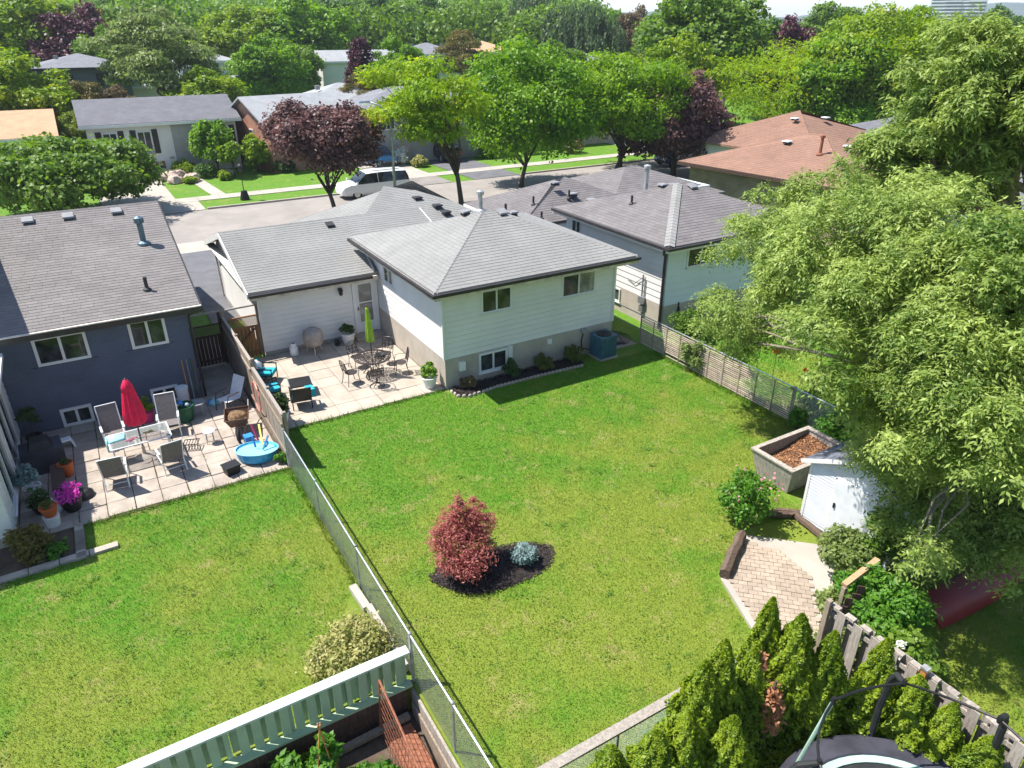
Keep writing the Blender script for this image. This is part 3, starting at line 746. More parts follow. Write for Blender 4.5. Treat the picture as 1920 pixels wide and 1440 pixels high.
# ---------------- the neighbour on the right (dark shingles)
NX, NY = 9.9, .25
N = thing('bungalow', 'pale blue-white house with dark purplish hip roof beside the willow-like tree', 'house', (NX, NY, 0))
MB(N).box(NX, NX + 7.1, NY, NY + 7.0, -.1, 1.06).build('foundation', 'foundation')
nw = MB(N).box(NX + .02, NX + 7.08, NY + .03, NY + 7, 1.062, 3.6).build('wall', 'siding_blue')
nS = Fr((NX, NY + .03, 0), (1, 0, 0), (0, -1, 0)); nW = Fr((NX + .02, NY + 7, 0), (0, -1, 0), (-1, 0, 0))
nh = [(1.0, 2.5, 2.5, 3.35)]
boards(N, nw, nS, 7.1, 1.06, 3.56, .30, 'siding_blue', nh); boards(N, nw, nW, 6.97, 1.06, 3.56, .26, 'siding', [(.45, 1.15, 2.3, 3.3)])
window(N, nS, *nh[0], glass='glass', glass2='glass_green'); window(N, nW, .45, 1.15, 2.3, 3.3, frame='trim_white')
nWb = Fr((NX, NY + 7, 0), (0, -1, 0), (-1, 0, 0)); window(N, nWb, 2.7, 4.25, .38, .98, fw=.06, proud=.05, glass2='glass_green')
F, Hh = hip_faces([(NX - .45, NY - .45), (NX + 7.5, NY - .45), (NX + 7.5, NY + 7.4), (NX - .45, NY + 7.4)], 3.66, (NX + 3.4, NY + 3.5), (NX + 3.8, NY + 3.5), 4.97)
nr = roof_part(N, F, 'shingle_dark', True, Hh, seed=11, e=.18, w=.36)
# broad pale cap strip down the near hip
m = MB(N); caps(m, (NX - .43, NY - .43, 3.67), (NX + 3.4, NY + 3.5, 4.98), .2, .055, .26); m.build('hip_cap', 'shingle_light', nr)
m = MB(N); m.box(NX - .5, NX + 7.5, NY - .51, NY - .455, 3.42, 3.6).box(NX - .51, NX - .455, NY - .455, NY + 7.4, 3.42, 3.6); m.build('fascia', 'trim_white')
m = MB(N); m.box(NX - .52, NX + 7.55, NY - .62, NY - .515, 3.54, 3.64).box(NX - .62, NX - .515, NY - .62, NY + 7.4, 3.54, 3.64); m.build('gutter', 'trim_dark')
MB(N).tube([(NX - .55, NY - .30, 3.5), (NX - .4, NY - .15, 3.30), (NX - .07, NY + .12, 3.22), (NX - .07, NY + .12, .1)], .06, 6).build('downspout', 'trim_dark')
nf, Hh = hip_faces([(7.75, 7.75), (15.6, 7.75), (15.6, 14.5), (7.75, 13.4)], 2.95, (11.5, 10.6), (12.3, 11.0), 4.25)
nfr = roof_part(N, nf, 'shingle_dark', True, (), seed=13, name='front_roof', e=.18, w=.36)
MB(N).box(8.2, 15.2, 8.0, 13.0, -.1, 2.9).build('front_wall', 'siding_blue')
MB(N).box(7.68, 7.74, 7.7, 13.4, 2.72, 2.93).build('front_fascia', 'trim_white')
nf2 = roof_part(N, hip_faces([(13.6, 8.6), (21.5, 8.6), (21.5, 15.6), (13.6, 15.6)], 2.95, (17.2, 12.1), (18, 12.1), 4.15)[0], 'shingle_dark', True, (), seed=17, name='rear_wing_roof', e=.2, w=.4)
MB(N).box(15.2, 21.0, 9.3, 14.6, -.1, 3.25).build('rear_wing_wall', 'siding_blue')
roof_vent(N, NX + 3.0, NY + 4.0, 4.83, 0, 'vent_grey', .38, nr); roof_vent(N, NX + 3.9, NY + 3.1, 4.84, 0, 'vent_grey', .38, nr, (0, .3)); roof_vent(N, NX + 4.1, NY + 4.6, 4.63, 0, 'vent_grey', .34, nr)
for x, y, z in ((11.0, 9.9, 4.08), (11.6, 9.2, 3.6), (12.3, 8.6, 3.35)): roof_vent(N, x, y, z + .1, 0, 'vent_grey', .42, nfr)
pipe_vent(N, NX + 1.3, NY + 4.0, 4.25, .38); pipe_vent(N, 9.3, 9.2, 3.5, .4); pipe_vent(N, 11.3, 9.1, 3.6, .4); pipe_vent(N, 9.0, 8.0, 3.1, .35)
pipe_vent(N, NX + 4.3, NY + 6.6, 3.95, 1.15, .10, 'galv_dull', .14, 'flue_pipe')
m = MB(N).tube([(NX - .07, 1.55, .5), (NX - .07, 1.55, 2.05)], .035, 8).tube([(NX - .05, 1.45, .9), (NX - .05, 1.45, 1.9)], .02, 6); m.box(NX - .16, NX, 1.38, 1.68, .82, 1.12); m.box(NX - .12, NX, 1.42, 1.64, .45, .72); m.build('electric_meter', 'galv')
MB(N).tube([(NX - .03, 2.6, 1.6), (NX - .05, 2.1, 1.5), (NX - .04, 1.6, 1.9)], .012, 5).build('cable', 'metal_black')
MB(N).fbox(nS, .75, .82, -.02, .05, .45, 1.1).tube([(NX + .78, NY - .06, .9), (NX + .75, NY - .08, .35)], .04, 6).build('conduit', 'metal_black')

# ---------------- the neighbour on the left (slate blue painted brick)
LX, LY = -7.26, 3.72
Lh = thing('bungalow', 'slate blue painted brick house with brownish grey roof at the left edge', 'house', (LX, LY, 0))
lw = MB(Lh).box(LX - 12.5, LX, LY, LY + 12.9, -.1, 3.28).build('wall', 'brick_blue')
lS = Fr((0, LY, 0), (1, 0, 0), (0, -1, 0))
for a, b, c, d in ((-11.52, -10.12, 2.12, 3.02), (-8.98, -7.92, 2.12, 3.04), (-11.36, -10.5, .02, .62), (-8.80, -7.98, .08, .66)):
    window(Lh, lS, a, b, c, d, fw=.085, proud=.05, sill=False, glass2='glass_green' if c > 1 else None)
    if c > 1:
        k = MB(Lh); n_ = int((b - a + .4) / .11)
        for i in range(n_): k.fbox(lS, a - .2 + i * .11 + .004, a - .2 + (i + 1) * .11 - .004, 0, .045, c - .11, c - .02)
        k.build('brick_sill', 'brick_blue')
lf = [[(LX - 12.8, 3.34, 3.33), (LX + .42, 3.34, 3.33), (LX + .42, 10.2, 5.26), (LX - 12.8, 10.2, 5.26)], [(LX + .42, 17.05, 3.33), (LX - 12.8, 17.05, 3.33), (LX - 12.8, 10.2, 5.26), (LX + .42, 10.2, 5.26)]]
lr = roof_part(Lh, lf[:1], 'shingle_left', True, [((LX - 6.5, 10.2, 5.27), (LX + .42, 10.2, 5.27))], seed=19, e=.16, w=.34)
roof_part(Lh, lf[1:], 'shingle_left', False, name='street_side_roof')
MB(Lh).add([(LX, LY, 3.2), (LX, LY + 12.9, 3.2), (LX, 10.2, 5.12), (LX - .15, LY, 3.2), (LX - .15, LY + 12.9, 3.2), (LX - .15, 10.2, 5.12)], [(0, 1, 2), (5, 4, 3)]).build('gable_wall', 'siding')
m = MB(Lh); m.box(LX - 12.8, LX + .44, 3.22, 3.32, 3.12, 3.30); m.build('gutter', 'trim_dark')
MB(Lh).box(LX - 12.8, LX + .44, 3.205, 3.30, 3.302, 3.335).build('gutter_lip', 'trim_stained')
MB(Lh).beam((LX + .45, 3.3, 3.2), (LX + .45, 10.2, 5.14), .05, .2).build('rake_board', 'trim_dark')
MB(Lh).tube([(LX + .35, 3.3, 3.15), (LX + .06, 3.62, 2.95), (LX + .06, 3.62, .05)], .045, 6).build('downspout', 'trim_dark')
for x in (-11.05, -9.83, -8.3): roof_vent(Lh, x, 9.65, 5.12, 0, 'vent_grey', .38, lr, (0, .28))
pipe_vent(Lh, -7.78, 7.35, 4.47, .72, .095, 'galv_blue', .16, 'flue_pipe'); pipe_vent(Lh, -8.15, 4.55, 3.68, .42, .055)
MB(Lh).fbox(lS, -10.25, -10.12, 0, .05, .22, .36).build('outlet_box', 'pot_white')
# taller side of the same house, mostly outside the frame: it throws the blue shadow over the roof
sun_wall = MB(Lh).box(LX - 12.4, LX - 5.25, -2.1, LY - .003, .25, 2.80).build('sunroom_wall', 'siding')
MB(Lh).box(LX - 12.4, LX - 5.25, -2.1, LY - .004, -.1, .248).build('sunroom_base', 'concrete_old')
sE = Fr((LX - 5.25, -2.1, 0), (0, 1, 0), (1, 0, 0)); sS = Fr((LX - 12.4, -2.1, 0), (1, 0, 0), (0, -1, 0))
boards(Lh, sun_wall, sE, 5.78, .25, 2.78, .22, 'siding', [(.55, 2.35, .45, 2.2), (2.7, 4.9, .3, 2.25)])
boards(Lh, sun_wall, sS, 7.15, .25, 2.78, .22, 'siding')
window(Lh, sE, .55, 2.35, .45, 2.2, split=1, fw=.1, proud=.06); window(Lh, sE, 2.7, 4.9, .3, 2.25, split=1, fw=.1, proud=.06, name='patio_door', sill=False)
MB(Lh).box(LX - 12.6, LX - 4.95, -2.72, 3.2, 2.80, 2.92).build('sunroom_roof', 'trim_white')
up = MB(Lh).box(LX - 12.5, LX - 5.9, 4.6, 14, 3.4, 6.3).build('upper_wall', 'siding')
MB(Lh).add([(LX - 13, 4.1, 6.3), (LX - 5.5, 4.1, 6.3), (LX - 5.5, 14.4, 6.3), (LX - 13, 14.4, 6.3), (LX - 9.2, 8.5, 7.5), (LX - 9.2, 11.5, 7.5)], [(0, 1, 4), (1, 2, 5, 4), (2, 3, 5), (3, 0, 4, 5), (3, 2, 1, 0)]).build('upper_roof', 'shingle_left')

# ---------------- generic houses further away
def house(label, x, y, rz, w, d, h, roof='gable', pitch=.33, wallm='siding', roofm='roof_grey_far', z=0, wins=(), oh=.4, group=None, door=None, trim='trim_white', base=None, shutters=None, vents=0, chimney=None):
    T = thing('house', label, 'house', (x, y, z), rz, group)
    wb = MB().box(-w / 2, w / 2, -d / 2, d / 2, -.2, h)
    rise = pitch * d / 2
    if roof == 'gable':
        for s in (-1, 1):
            X = s * (w / 2); wb.add([(X, -d / 2, h), (X, d / 2, h), (X, 0, h + rise), (X - s * .1, -d / 2, h), (X - s * .1, d / 2, h), (X - s * .1, 0, h + rise)], [(0, 1, 2), (5, 4, 3)])
    if roof == 'gable_x':
        rise = pitch * w / 2
        for s in (-1, 1):
            Y = s * (d / 2); wb.add([(-w / 2, Y, h), (w / 2, Y, h), (0, Y, h + rise), (-w / 2, Y - s * .1, h), (w / 2, Y - s * .1, h), (0, Y - s * .1, h + rise)], [(0, 1, 2), (5, 4, 3)])
    wall = wb.build('wall', wallm, T)
    W2, D2, dz = w / 2 + oh, d / 2 + oh, pitch * oh
    if roof == 'gable': fs = [[(-W2, -D2, h - dz), (W2, -D2, h - dz), (W2, 0, h + rise), (-W2, 0, h + rise)], [(W2, D2, h - dz), (-W2, D2, h - dz), (-W2, 0, h + rise), (W2, 0, h + rise)]]
    elif roof == 'gable_x': fs = [[(-W2, D2, h - dz), (-W2, -D2, h - dz), (0, -D2, h + rise), (0, D2, h + rise)], [(W2, -D2, h - dz), (W2, D2, h - dz), (0, D2, h + rise), (0, -D2, h + rise)]]
    else:
        r = min(W2, D2); rise = pitch * r - dz
        a = (-(W2 - r), -(D2 - r)); b = (W2 - r, D2 - r)
        fs, _ = hip_faces([(-W2, -D2), (W2, -D2), (W2, D2), (-W2, D2)], h - dz, a, b, h + rise, 'x' if W2 >= D2 else 'y')
    rb = MB()
    for P in fs: rb.slab([(p[0], p[1], p[2] + .16) for p in P], .15)
    ro = rb.build('roof', roofm, T)
    m = MB()
    if roof != 'gable_x': m.box(-W2 - .03, W2 + .03, -D2 - .06, -D2, h - dz - .1, h - dz + .12)
    else: m.box(-W2 - .06, -W2, -D2, D2, h - dz - .1, h - dz + .12)
    if roof == 'hip': m.box(-W2 - .06, -W2, -D2, D2, h - dz - .1, h - dz + .12)
    m.build('fascia', trim, T)
    fr = {'S': Fr((0, -d / 2, 0), (1, 0, 0), (0, -1, 0)), 'W': Fr((-w / 2, 0, 0), (0, -1, 0), (-1, 0, 0))}
    for q in wins:
        f, u, zz, ww, hh = q[:5]; fw = .09
        F_ = fr[f]; o = MB().fbox(F_, u - ww / 2, u + ww / 2, -.02, .05, zz, zz + hh)
        wo = o.build('window', trim if len(q) < 6 else q[5], T)
        MB().fbox(F_, u - ww / 2 + fw, u - .03, .04, .06, zz + fw, zz + hh - fw).fbox(F_, u + .03, u + ww / 2 - fw, .04, .06, zz + fw, zz + hh - fw).build('pane', 'glass', wo)
        if shutters and f == 'S' and zz > 1:
            for s in (-1, 1):
                c = u + s * (ww / 2 + .26); sb = MB().fbox(F_, c - .22, c + .22, 0, .05, zz - .1, zz + hh + .1)
                for i in range(9): sb.fbox(F_, c - .18, c + .18, .05, .07, zz + i * hh / 9, zz + (i + .6) * hh / 9)
                sb.build('shutter', shutters, T)
    if door:
        f, u, zz, ww, hh = door; F_ = fr[f]
        o = MB().fbox(F_, u - ww / 2 - .12, u + ww / 2 + .12, -.02, .05, zz, zz + hh + .12).build('door', trim, T)
        MB().fbox(F_, u - ww / 2, u + ww / 2, .045, .065, zz, zz + hh).build('door_panel', 'door_dark', o); MB().fbox(F_, u + ww / 2 - .15, u + ww / 2 - .09, .06, .12, zz + .95, zz + 1.1).build('handle', 'galv', o)
    for k in range(vents):
        vx = -w / 4 + k * w / max(1, vents); MB().box(vx - .2, vx + .2, -.9, -.5, h + rise - .35, h + rise + .02).build('roof_vent', 'vent_grey', ro)
    if chimney: cx, cyy, cz = chimney; MB().box(cx - .3, cx + .3, cyy - .3, cyy + .3, h, cz).box(cx - .36, cx + .36, cyy - .36, cyy + .36, cz, cz + .1).build('chimney', 'brick_tan', ro)
    return T
h1 = house('white house with black shutters and a dark grey gable roof across the street', -1.9, 53.3, R(-1), 11.4, 9.4, 4.1, 'gable', .30, 'siding', 'roof_dark_far', 0, [('S', -4.1, 1.75, 1.1, 1.7), ('S', -1.6, 1.75, 1.1, 1.7), ('S', 4.5, 1.75, 1.1, 1.7), ('S', -.9, .3, 1.1, .8)], .45, door=('S', 1.35, .5, .95, 2.05), trim='trim_white', shutters='door_dark')
MB().box(.5, 2.4, -4.78, -4.7, .3, 4.0).build('entry_wall', 'wall_grey', h1)
MB().box(.6, 2.2, -5.9, -4.7, -.1, .42).box(.7, 2.1, -6.3, -5.9, -.1, .2).build('front_steps', 'sidewalk', h1)
MB().fbox(Fr((0, -4.7, 0), (1, 0, 0), (0, -1, 0)), -2.2, -1.0, .05, .25, 1.62, 1.82).build('window_box', 'wall_grey', h1)
MB().lathe([(0, 0), (.16, .01), (.2, .05), (.16, .09)], 10, (.15, -4.85, 1.2)).build('house_number_plaque', 'wall_grey', h1)
house('beige house with an orange-tan roof at the far left edge', -14.4, 49.5, R(-1), 9, 9, 3.9, 'gable', .30, 'stucco_beige', 'roof_tan_far', 0, [('S', 2.4, 1.6, 1.5, 1.3)], .4)
house('red brick house with a white gable and pale roof behind the purple maple', 8.9, 49.2, R(10), 8.6, 9.0, 3.7, 'gable', .42, 'brick_red', 'roof_pale_far', 0, [('W', .8, 1.7, .8, 1.5)], .45)
house('pale hip-roofed block behind the red brick house', 14.6, 52.5, R(-6), 9.0, 8.5, 4.6, 'hip', .36, 'wall_grey', 'roof_pale_far', 0, [('S', -1.5, 2.6, 1.4, 1.2)], .45, vents=1)
house('dark slate-blue house with pale hip roof among the far left trees', -5.9, 79.0, R(1), 8.6, 8.5, 7.2, 'hip', .26, 'wall_slate', 'roof_grey_far', 0, [('S', -2.2, 5.0, 2.2, 1.5, 'door_dark'), ('S', 1.7, 5.4, 1.3, 1.2, 'door_dark')], .5, vents=1, trim='door_dark')
house('low pale-roofed annex beside the slate-blue house', 1.6, 82.0, 0, 9, 9, 5.0, 'hip', .28, 'siding', 'roof_pale_far', 0, (), .4, vents=1)
house('small white house with grey hip roof behind the yellow-green round tree', 9.2, 93.0, 0, 7.2, 7, 7.0, 'hip', .3, 'siding', 'roof_pale_far', 0, [('S', .9, 5.2, 1.0, 1.5, 'door_dark')], .4, vents=1)
house('far house whose pale roof shows left of the bright green catalpa-like tree', 15.6, 92, 0, 8, 8, 5.0, 'hip', .3, 'wall_grey', 'roof_pale_far', 0, (), .4, vents=1)
house('white two-storey house behind the narrow dark purple tree', 30.5, 92.5, R(-8), 11, 8, 6.6, 'gable', .3, 'siding', 'roof_pale_far', 0, [('S', 1.0, 4.6, 1.2, 1.2), ('S', 3.6, 4.6, 1.2, 1.2)], .4)
house('white house with grey hip roof above the yellow locust', 44.3, 97, R(-18), 9.5, 9, 7.2, 'hip', .3, 'siding', 'roof_grey_far', 0, [('S', 2.0, 5.3, 1.0, 1.3)], .5, vents=2)
house('far house with a tan roof peeking over the tall maple', 54, 96, R(-18), 9, 9, 7.4, 'hip', .3, 'siding', 'roof_tan_far', 0, (), .4)
house('far house with a mauve grey roof between maple and willow', 61.5, 79.5, R(-30), 8, 8, 6.4, 'hip', .32, 'brick_tan', 'roof_grey_far', 0, (), .4)
h9 = house('white two-storey house with attached garage behind the yellow locust', 19.6, 47.6, R(-2), 12.4, 9.0, 4.7, 'hip', .28, 'wall_grey', 'roof_grey_far', 0, [('S', -4.0, 2.9, 1.6, 1.2), ('S', 1.8, 3.0, 1.8, 1.1), ('S', 4.6, 3.0, 1.2, 1.1)], .5)
MB().box(-1.6, 3.9, -4.56, -4.48, 0, 2.5).build('garage_door', 'wall_grey', h9)
MB().box(-6.0, -2.0, -4.62, -4.5, -.1, 1.5).build('stone_facing', 'stone_pink', h9)
MB().box(-2.2, 5.8, -5.5, -4.5, 2.55, 2.75).build('porch_roof', 'roof_grey_far', h9)
house('beige bungalow across the street behind the third street tree', 36, 48.5, R(-2), 13, 9, 3.4, 'hip', .32, 'stucco_beige', 'roof_pale_far', 0, [('S', -2.5, 1.2, 2.0, 1.3)], .5)
house('grey-roofed house beyond the brown roofs', 46.5, 14.0, R(0), 8, 8, 3.9, 'hip', .3, 'siding', 'roof_dark_far', 0, (), .4)
house('white-walled house with dark roof seen through the big tree', 33, -3.0, R(4), 12, 9, 3.3, 'hip', .3, 'siding', 'roof_dark_far', 0, [('W', 0, 1.4, 2, 1.2)], .5)
# brown-roofed pair on the right: one house, two hips
BR = thing('bungalow', 'tan brick house with broad reddish brown hip roofs at the right', 'house', (25.4, 5, 0))
MB(BR).add([(25.3, 15.4, -.1), (26.6, 4.9, -.1), (36.5, 6.1, -.1), (35.2, 16.6, -.1), (25.3, 15.4, 3.25), (26.6, 4.9, 3.25), (36.5, 6.1, 3.25), (35.2, 16.6, 3.25)], [(0, 1, 5, 4), (1, 2, 6, 5), (2, 3, 7, 6), (3, 0, 4, 7)]).build('wall', 'brick_tan')
F, Hh = hip_faces([(26.15, 4.3), (37.1, 5.6), (35.7, 17.2), (24.7, 15.9)], 3.3, (31.4, 10.2), (31.0, 11.3), 5.1, 'y')
br = roof_part(BR, F, 'shingle_brown', True, Hh, seed=23, e=.22, w=.42)
F, Hh = hip_faces([(33.4, 12.0), (45.5, 13.4), (44.2, 24.6), (32.1, 23.2)], 3.3, (38.6, 18.0), (39.2, 18.6), 5.25, 'y')
MB(BR).add([(33.8, 12.6, -.1), (45, 13.9, -.1), (43.8, 24.1, -.1), (32.6, 22.8, -.1), (33.8, 12.6, 3.25), (45, 13.9, 3.25), (43.8, 24.1, 3.25), (32.6, 22.8, 3.25)], [(0, 1, 5, 4), (1, 2, 6, 5), (2, 3, 7, 6), (3, 0, 4, 7)]).build('far_wall', 'siding')
b2 = roof_part(BR, F, 'shingle_brown', True, Hh, seed=29, name='far_roof', e=.22, w=.42)
for a, b in (((24.62, 15.9, 3.2), (26.09, 4.25, 3.2)), ((26.1, 4.23, 3.2), (37.1, 5.53, 3.2)), ((33.4, 11.94, 3.2), (45.5, 13.33, 3.2))): MB(BR).beam(a, b, .06, .2).build('fascia', 'wood_dark')
fW = Fr((25.3, 15.4, 0), (1.3, -10.5, 0), (-10.5, -1.3, 0)); window(BR, fW, 7.2, 9.0, 1.6, 2.9, fw=.09)
for x, y, z in ((29.4, 11.4, 4.55), (31.0, 8.2, 4.55), (37.2, 17.4, 4.9), (39.6, 16.6, 4.9)): roof_vent(BR, x, y, z + .1, .1, 'plastic_white', .5, br)
pipe_vent(BR, 29.0, 8.6, 4.35, .95, .09, 'rust', .12, 'flue_pipe'); pipe_vent(BR, 29.3, 5.6, 3.75, .5)
# apartment tower on the horizon
TW = thing('apartment_tower', 'white apartment tower with rows of balconies on the horizon', 'tower', (766, 436, -5), R(-60))
MB().box(-24, 24, -9, 9, 0, 39.5).box(-8, 2, -5, 5, 39.5, 43).build('wall', 'tower_wall', TW)
fl = MB().box(-11.5, 2.5, -10.6, -9.02, 0, .9).mesh('balcony', 'tower_wall'); fl2 = MB().box(8, 22, -10.6, -9.02, 0, .9).mesh('balcony', 'tower_wall'); wr = MB().box(-23, 23, -9.06, -8.9, 0, 1.5).mesh('window_row', 'glass')
for k in range(13):
    link('balcony', fl, TW, (0, 0, 1 + k * 2.95)); link('balcony', fl2, TW, (0, 0, 1 + k * 2.95)); link('window_row', wr, TW, (0, 0, 2.2 + k * 2.95))

# ================================================================ FENCES
rf = random.Random(8)
def chain_mesh(a, b, z0, z1, pitch=.06, r=.0022):
    """woven diamond wire between two points"""
    a, b = Vector(a), Vector(b); L = (b - a).length; d = (b - a) / L; h = z1 - z0; mb = MB()
    sd = d.cross(Vector((0, 0, 1)))
    def wire(p, q):
        t = (q - p).normalized(); x = t.cross(sd).normalized() * r; y = sd * r; o = len(mb.v)
        for c in (p, q):
            for v in (x, -x * .5 + y * .87, -x * .5 - y * .87): mb.v.append(tuple(c + v))
        for j in range(3): mb.f.append((o + j, o + (j + 1) % 3, o + 3 + (j + 1) % 3, o + 3 + j))
    k = -h
    while k < L:
        for s in (0, 1):
            u0, u1 = (k, k + h) if s == 0 else (k + h, k)
            p0, p1, w0, w1 = u0, u1, 0.0, h
            lo, hi = min(u0, u1), max(u0, u1)
            if hi <= 0 or lo >= L: continue
            def at(u): return (u - u0) / (u1 - u0) * h
            ua, ub = max(0, min(L, u0)), max(0, min(L, u1))
            wire(a + d * ua + Vector((0, 0, z0 + at(ua))) + sd * (.003 * (1 - 2 * s)), a + d * ub + Vector((0, 0, z0 + at(ub))) + sd * (.003 * (1 - 2 * s)))
        k += pitch
    return mb
def chain_fence(label, pts, z0, z1, post=2.6, base=(0, 0), group=None):
    F = thing('chain_link_fence', label, 'fence', (pts[0][0], pts[0][1], 0), 0, group); off = F.location
    for (a, b) in zip(pts[:-1], pts[1:]):
        A, Bv = Vector((a[0], a[1], 0)), Vector((b[0], b[1], 0)); L = (Bv - A).length; n = max(1, round(L / post)); me = chain_mesh(A, Bv, z0 + .03, z1 - .02)
        me.root = F; me.build('wire_mesh', 'galv', kind='stuff')
        MB(F).tube([A + Vector((0, 0, z1)), Bv + Vector((0, 0, z1))], .021, 8).build('top_rail', 'galv')
        for k in range(n + 1):
            p = A + (Bv - A) * k / n; MB(F).tube([(p.x, p.y, z0 - .1), (p.x, p.y, z1 + .03)], .024 if 0 < k < n else .034, 8).lathe([(.035, 0), (.035, .03), (0, .06)], 8, (p.x, p.y, z1 + .02)).build('post', 'galv_dull')
    return F
chain_fence('silver chain-link fence between the two back lawns', [(FX0, -2.05), (FX0, -10.72)], .0, 1.16)
cf = chain_fence('silver chain-link fence along the sunken vegetable garden', [(FX0, -10.74), (FX0, -14.25)], -.1, 1.16, 1.75)
MB(cf).box(FX0 - .09, FX0 - .03, -14.2, -10.8, -.72, -.12).build('kickboard', 'wood_silver'); MB(cf).box(FX0 - .14, FX0 - .10, -14.2, -10.9, -.72, -.36).build('kickboard', 'wood_grey')
rfz = chain_fence('low chain-link fence with grey rail across the back of the lawn', [(FX0, -14.28), (.2, -14.28)], .0, 1.18, 2.1)
MB(rfz).beam((FX0, -14.31, 1.235), (.2, -14.31, 1.235), .17, .045).build('rail_board', 'wood_silver')
MB(rfz).beam((FX0, -14.35, .12), (.2, -14.35, .12), .04, .2).build('kickboard', 'wood_grey')
# slat-filled fence on the right
SF = thing('slat_fence', 'chain-link fence on the right filled with horizontal wooden slats', 'fence', (FX1, 1.5, 0))
MB(SF).tube([(FX1, 1.5, 1.2), (FX1, -7.55, 1.2)], .021, 8).build('top_rail', 'galv')
for y in (1.5, -.3, -1.65, -4.6, -7.55): MB(SF).tube([(FX1, y, -.05), (FX1, y, 1.24)], .026, 8).build('post', 'galv_dull')
MB(SF).tube([(FX1, 1.5, .6), (FX1, -.3, .6)], .012, 6).build('mid_rail', 'galv_dull')
slm = MB().box(-.012, .012, -.72, .72, -.0145, .0145).mesh('slat', 'slat')
secs = [(-.35 - .74 - i * 1.445) for i in range(5)]
for y in secs:
    for k in range(15):
        if rf.random() < .015: continue
        link('slat', slm, SF, (-.02 + rf.uniform(-.006, .006), y - 1.5 + rf.uniform(-.01, .01), .09 + k * .073 + rf.uniform(-.006, .006)))
for i, y in enumerate([-.36 - .72 * k for k in range(11)]): MB(SF).box(FX1 - .045, FX1 - .03, y - .02, y + .02, .04, 1.17).build('batten', 'wood_grey')
chain_fence('bare chain-link fence behind the raised planter and shed', [(FX1, -7.6), (FX1, -15.0)], 0, 1.2)
# wooden privacy fence on the left boundary, weathered boards
WF = thing('privacy_fence', 'weathered brown board fence between the two patios', 'fence', (-5.9, 6.2, 0))
bd = {}
y = 6.15; k = 0
while y > -2.0:
    h = 1.78 if y > 1.6 else 1.62 - .05 * (1.6 - y) / 3.6
    hh = round(h + rf.uniform(-.015, .015), 2)
    if hh not in bd: bd[hh] = MB().box(-.012, .012, -.068, .068, .04, hh).mesh('board', 'wood_grey')
    link('board', bd[hh], WF, (-.03 + rf.uniform(-.004, .004), y - 6.2, 0)); y -= .145
for a, b, h in ((6.2, 1.65, 1.80), (1.55, -2.0, 1.60)):
    MB(WF).box(-5.945, -5.855, b, a, h, h + .04).build('cap_rail', 'wood_silver')
    for z in (.35, h - .35): MB(WF).box(-5.986, -5.945, b, a, z, z + .09).build('rail', 'wood_grey')
for y in (6.2, 3.9, 1.6, -.2, -2.0): MB(WF).box(-5.905, -5.815, y - .045, y + .045, 0, 1.9 if y > 1 else 1.7).build('post', 'wood_grey')
def gate(label, x0, x1, y, m, h, braced):
    G = thing('garden_gate', label, 'gate', ((x0 + x1) / 2, y, 0), 0, 'timber gates between the houses'); w = x1 - x0; n = int(w / .13)
    b = MB().box(-.058, .058, -.012, .012, .05, h - .34).mesh('board', m)
    for i in range(n): link('board', b, G, (-w / 2 + (i + .5) * w / n, rf.uniform(-.003, .003), 0))
    for z in (h - .42, .2): MB().box(-w / 2, w / 2, -.045, -.013, z, z + .09).build('rail', m, G)
    if braced: MB().beam((-w / 2 + .05, -.05, .3), (w / 2 - .05, -.05, h - .4), .03, .08, (0, 1, 0)).build('brace', m, G)
    lt = MB(); s = .075
    for sgn in (1, -1):
        k = -.3
        while k < w:
            u0, u1 = max(0, k), min(w, k + .3)
            if u1 > u0:
                f = lambda u: (u - k) / .3 * .3
                za, zb = (f(u0), f(u1)) if sgn > 0 else (.3 - f(u0), .3 - f(u1))
                lt.beam((-w / 2 + u0, .006 * sgn, h - .32 + za), (-w / 2 + u1, .006 * sgn, h - .32 + zb), .012, .028, (0, 1, 0))
            k += s
    lt.build('lattice', m, G, kind='stuff')
    MB().box(-w / 2 - .02, w / 2 + .02, -.03, .03, h, h + .05).build('top_rail', m, G)
    for x in (-w / 2 - .04, w / 2 + .04): MB().box(x - .045, x + .045, -.045, .045, 0, 2.0).build('post', 'wood_dark' if m == 'wood_dark' else 'wood_grey', G)
    MB().beam((-w / 2 - .08, 0, 2.02), (w / 2 + .08, 0, 2.04), .07, .05).build('header_beam', 'wood_silver', G)
gate('brown braced gate with lattice top by the white garage wall', -5.82, -4.72, 6.1, 'wood_brown', 1.62, True)
gate('dark shaded gate with lattice top beside the blue house', -7.1, -6.05, 6.1, 'wood_dark', 1.55, False)
# pale green board fence on the retaining wall
GF = thing('board_fence', 'pale green slatted fence with a white cap at the bottom left', 'fence', (-6.05, -10.66, 0))
MB(GF).box(-12.6, -6.0, -10.78, -10.58, .74, .785).build('cap_rail', 'green_cap')
MB(GF).box(-12.6, -6.02, -10.86, -10.70, -.02, .03).build('bottom_rail', 'green_paint')
gb = MB().box(-.078, .078, -.011, .011, .03, .735).mesh('slat', 'green_paint'); gp = MB().box(-.045, .045, -.045, .045, -.3, .74).mesh('post', 'green_paint')
x = -6.1; k = 0
while x > -12.5:
    if k % 9 == 0: link('post', gp, GF, (x + 6.05 - .02, 0, 0))
    else:
        link('slat', gb, GF, (x + 6.05, -.068 if k % 2 else .062, 0))
    x -= .118; k += 1
MB(GF).box(-12.6, -6.02, -10.72, -10.60, .685, .735).build('upper_rail', 'green_paint')
gbx = MB().box(-.062, .062, -.011, .011, .03, .735).mesh('slat', 'green_cap')
RW = thing('retaining_wall', 'dark brown plank retaining wall under the green fence', 'wall', (-9, -10.8, -.7))
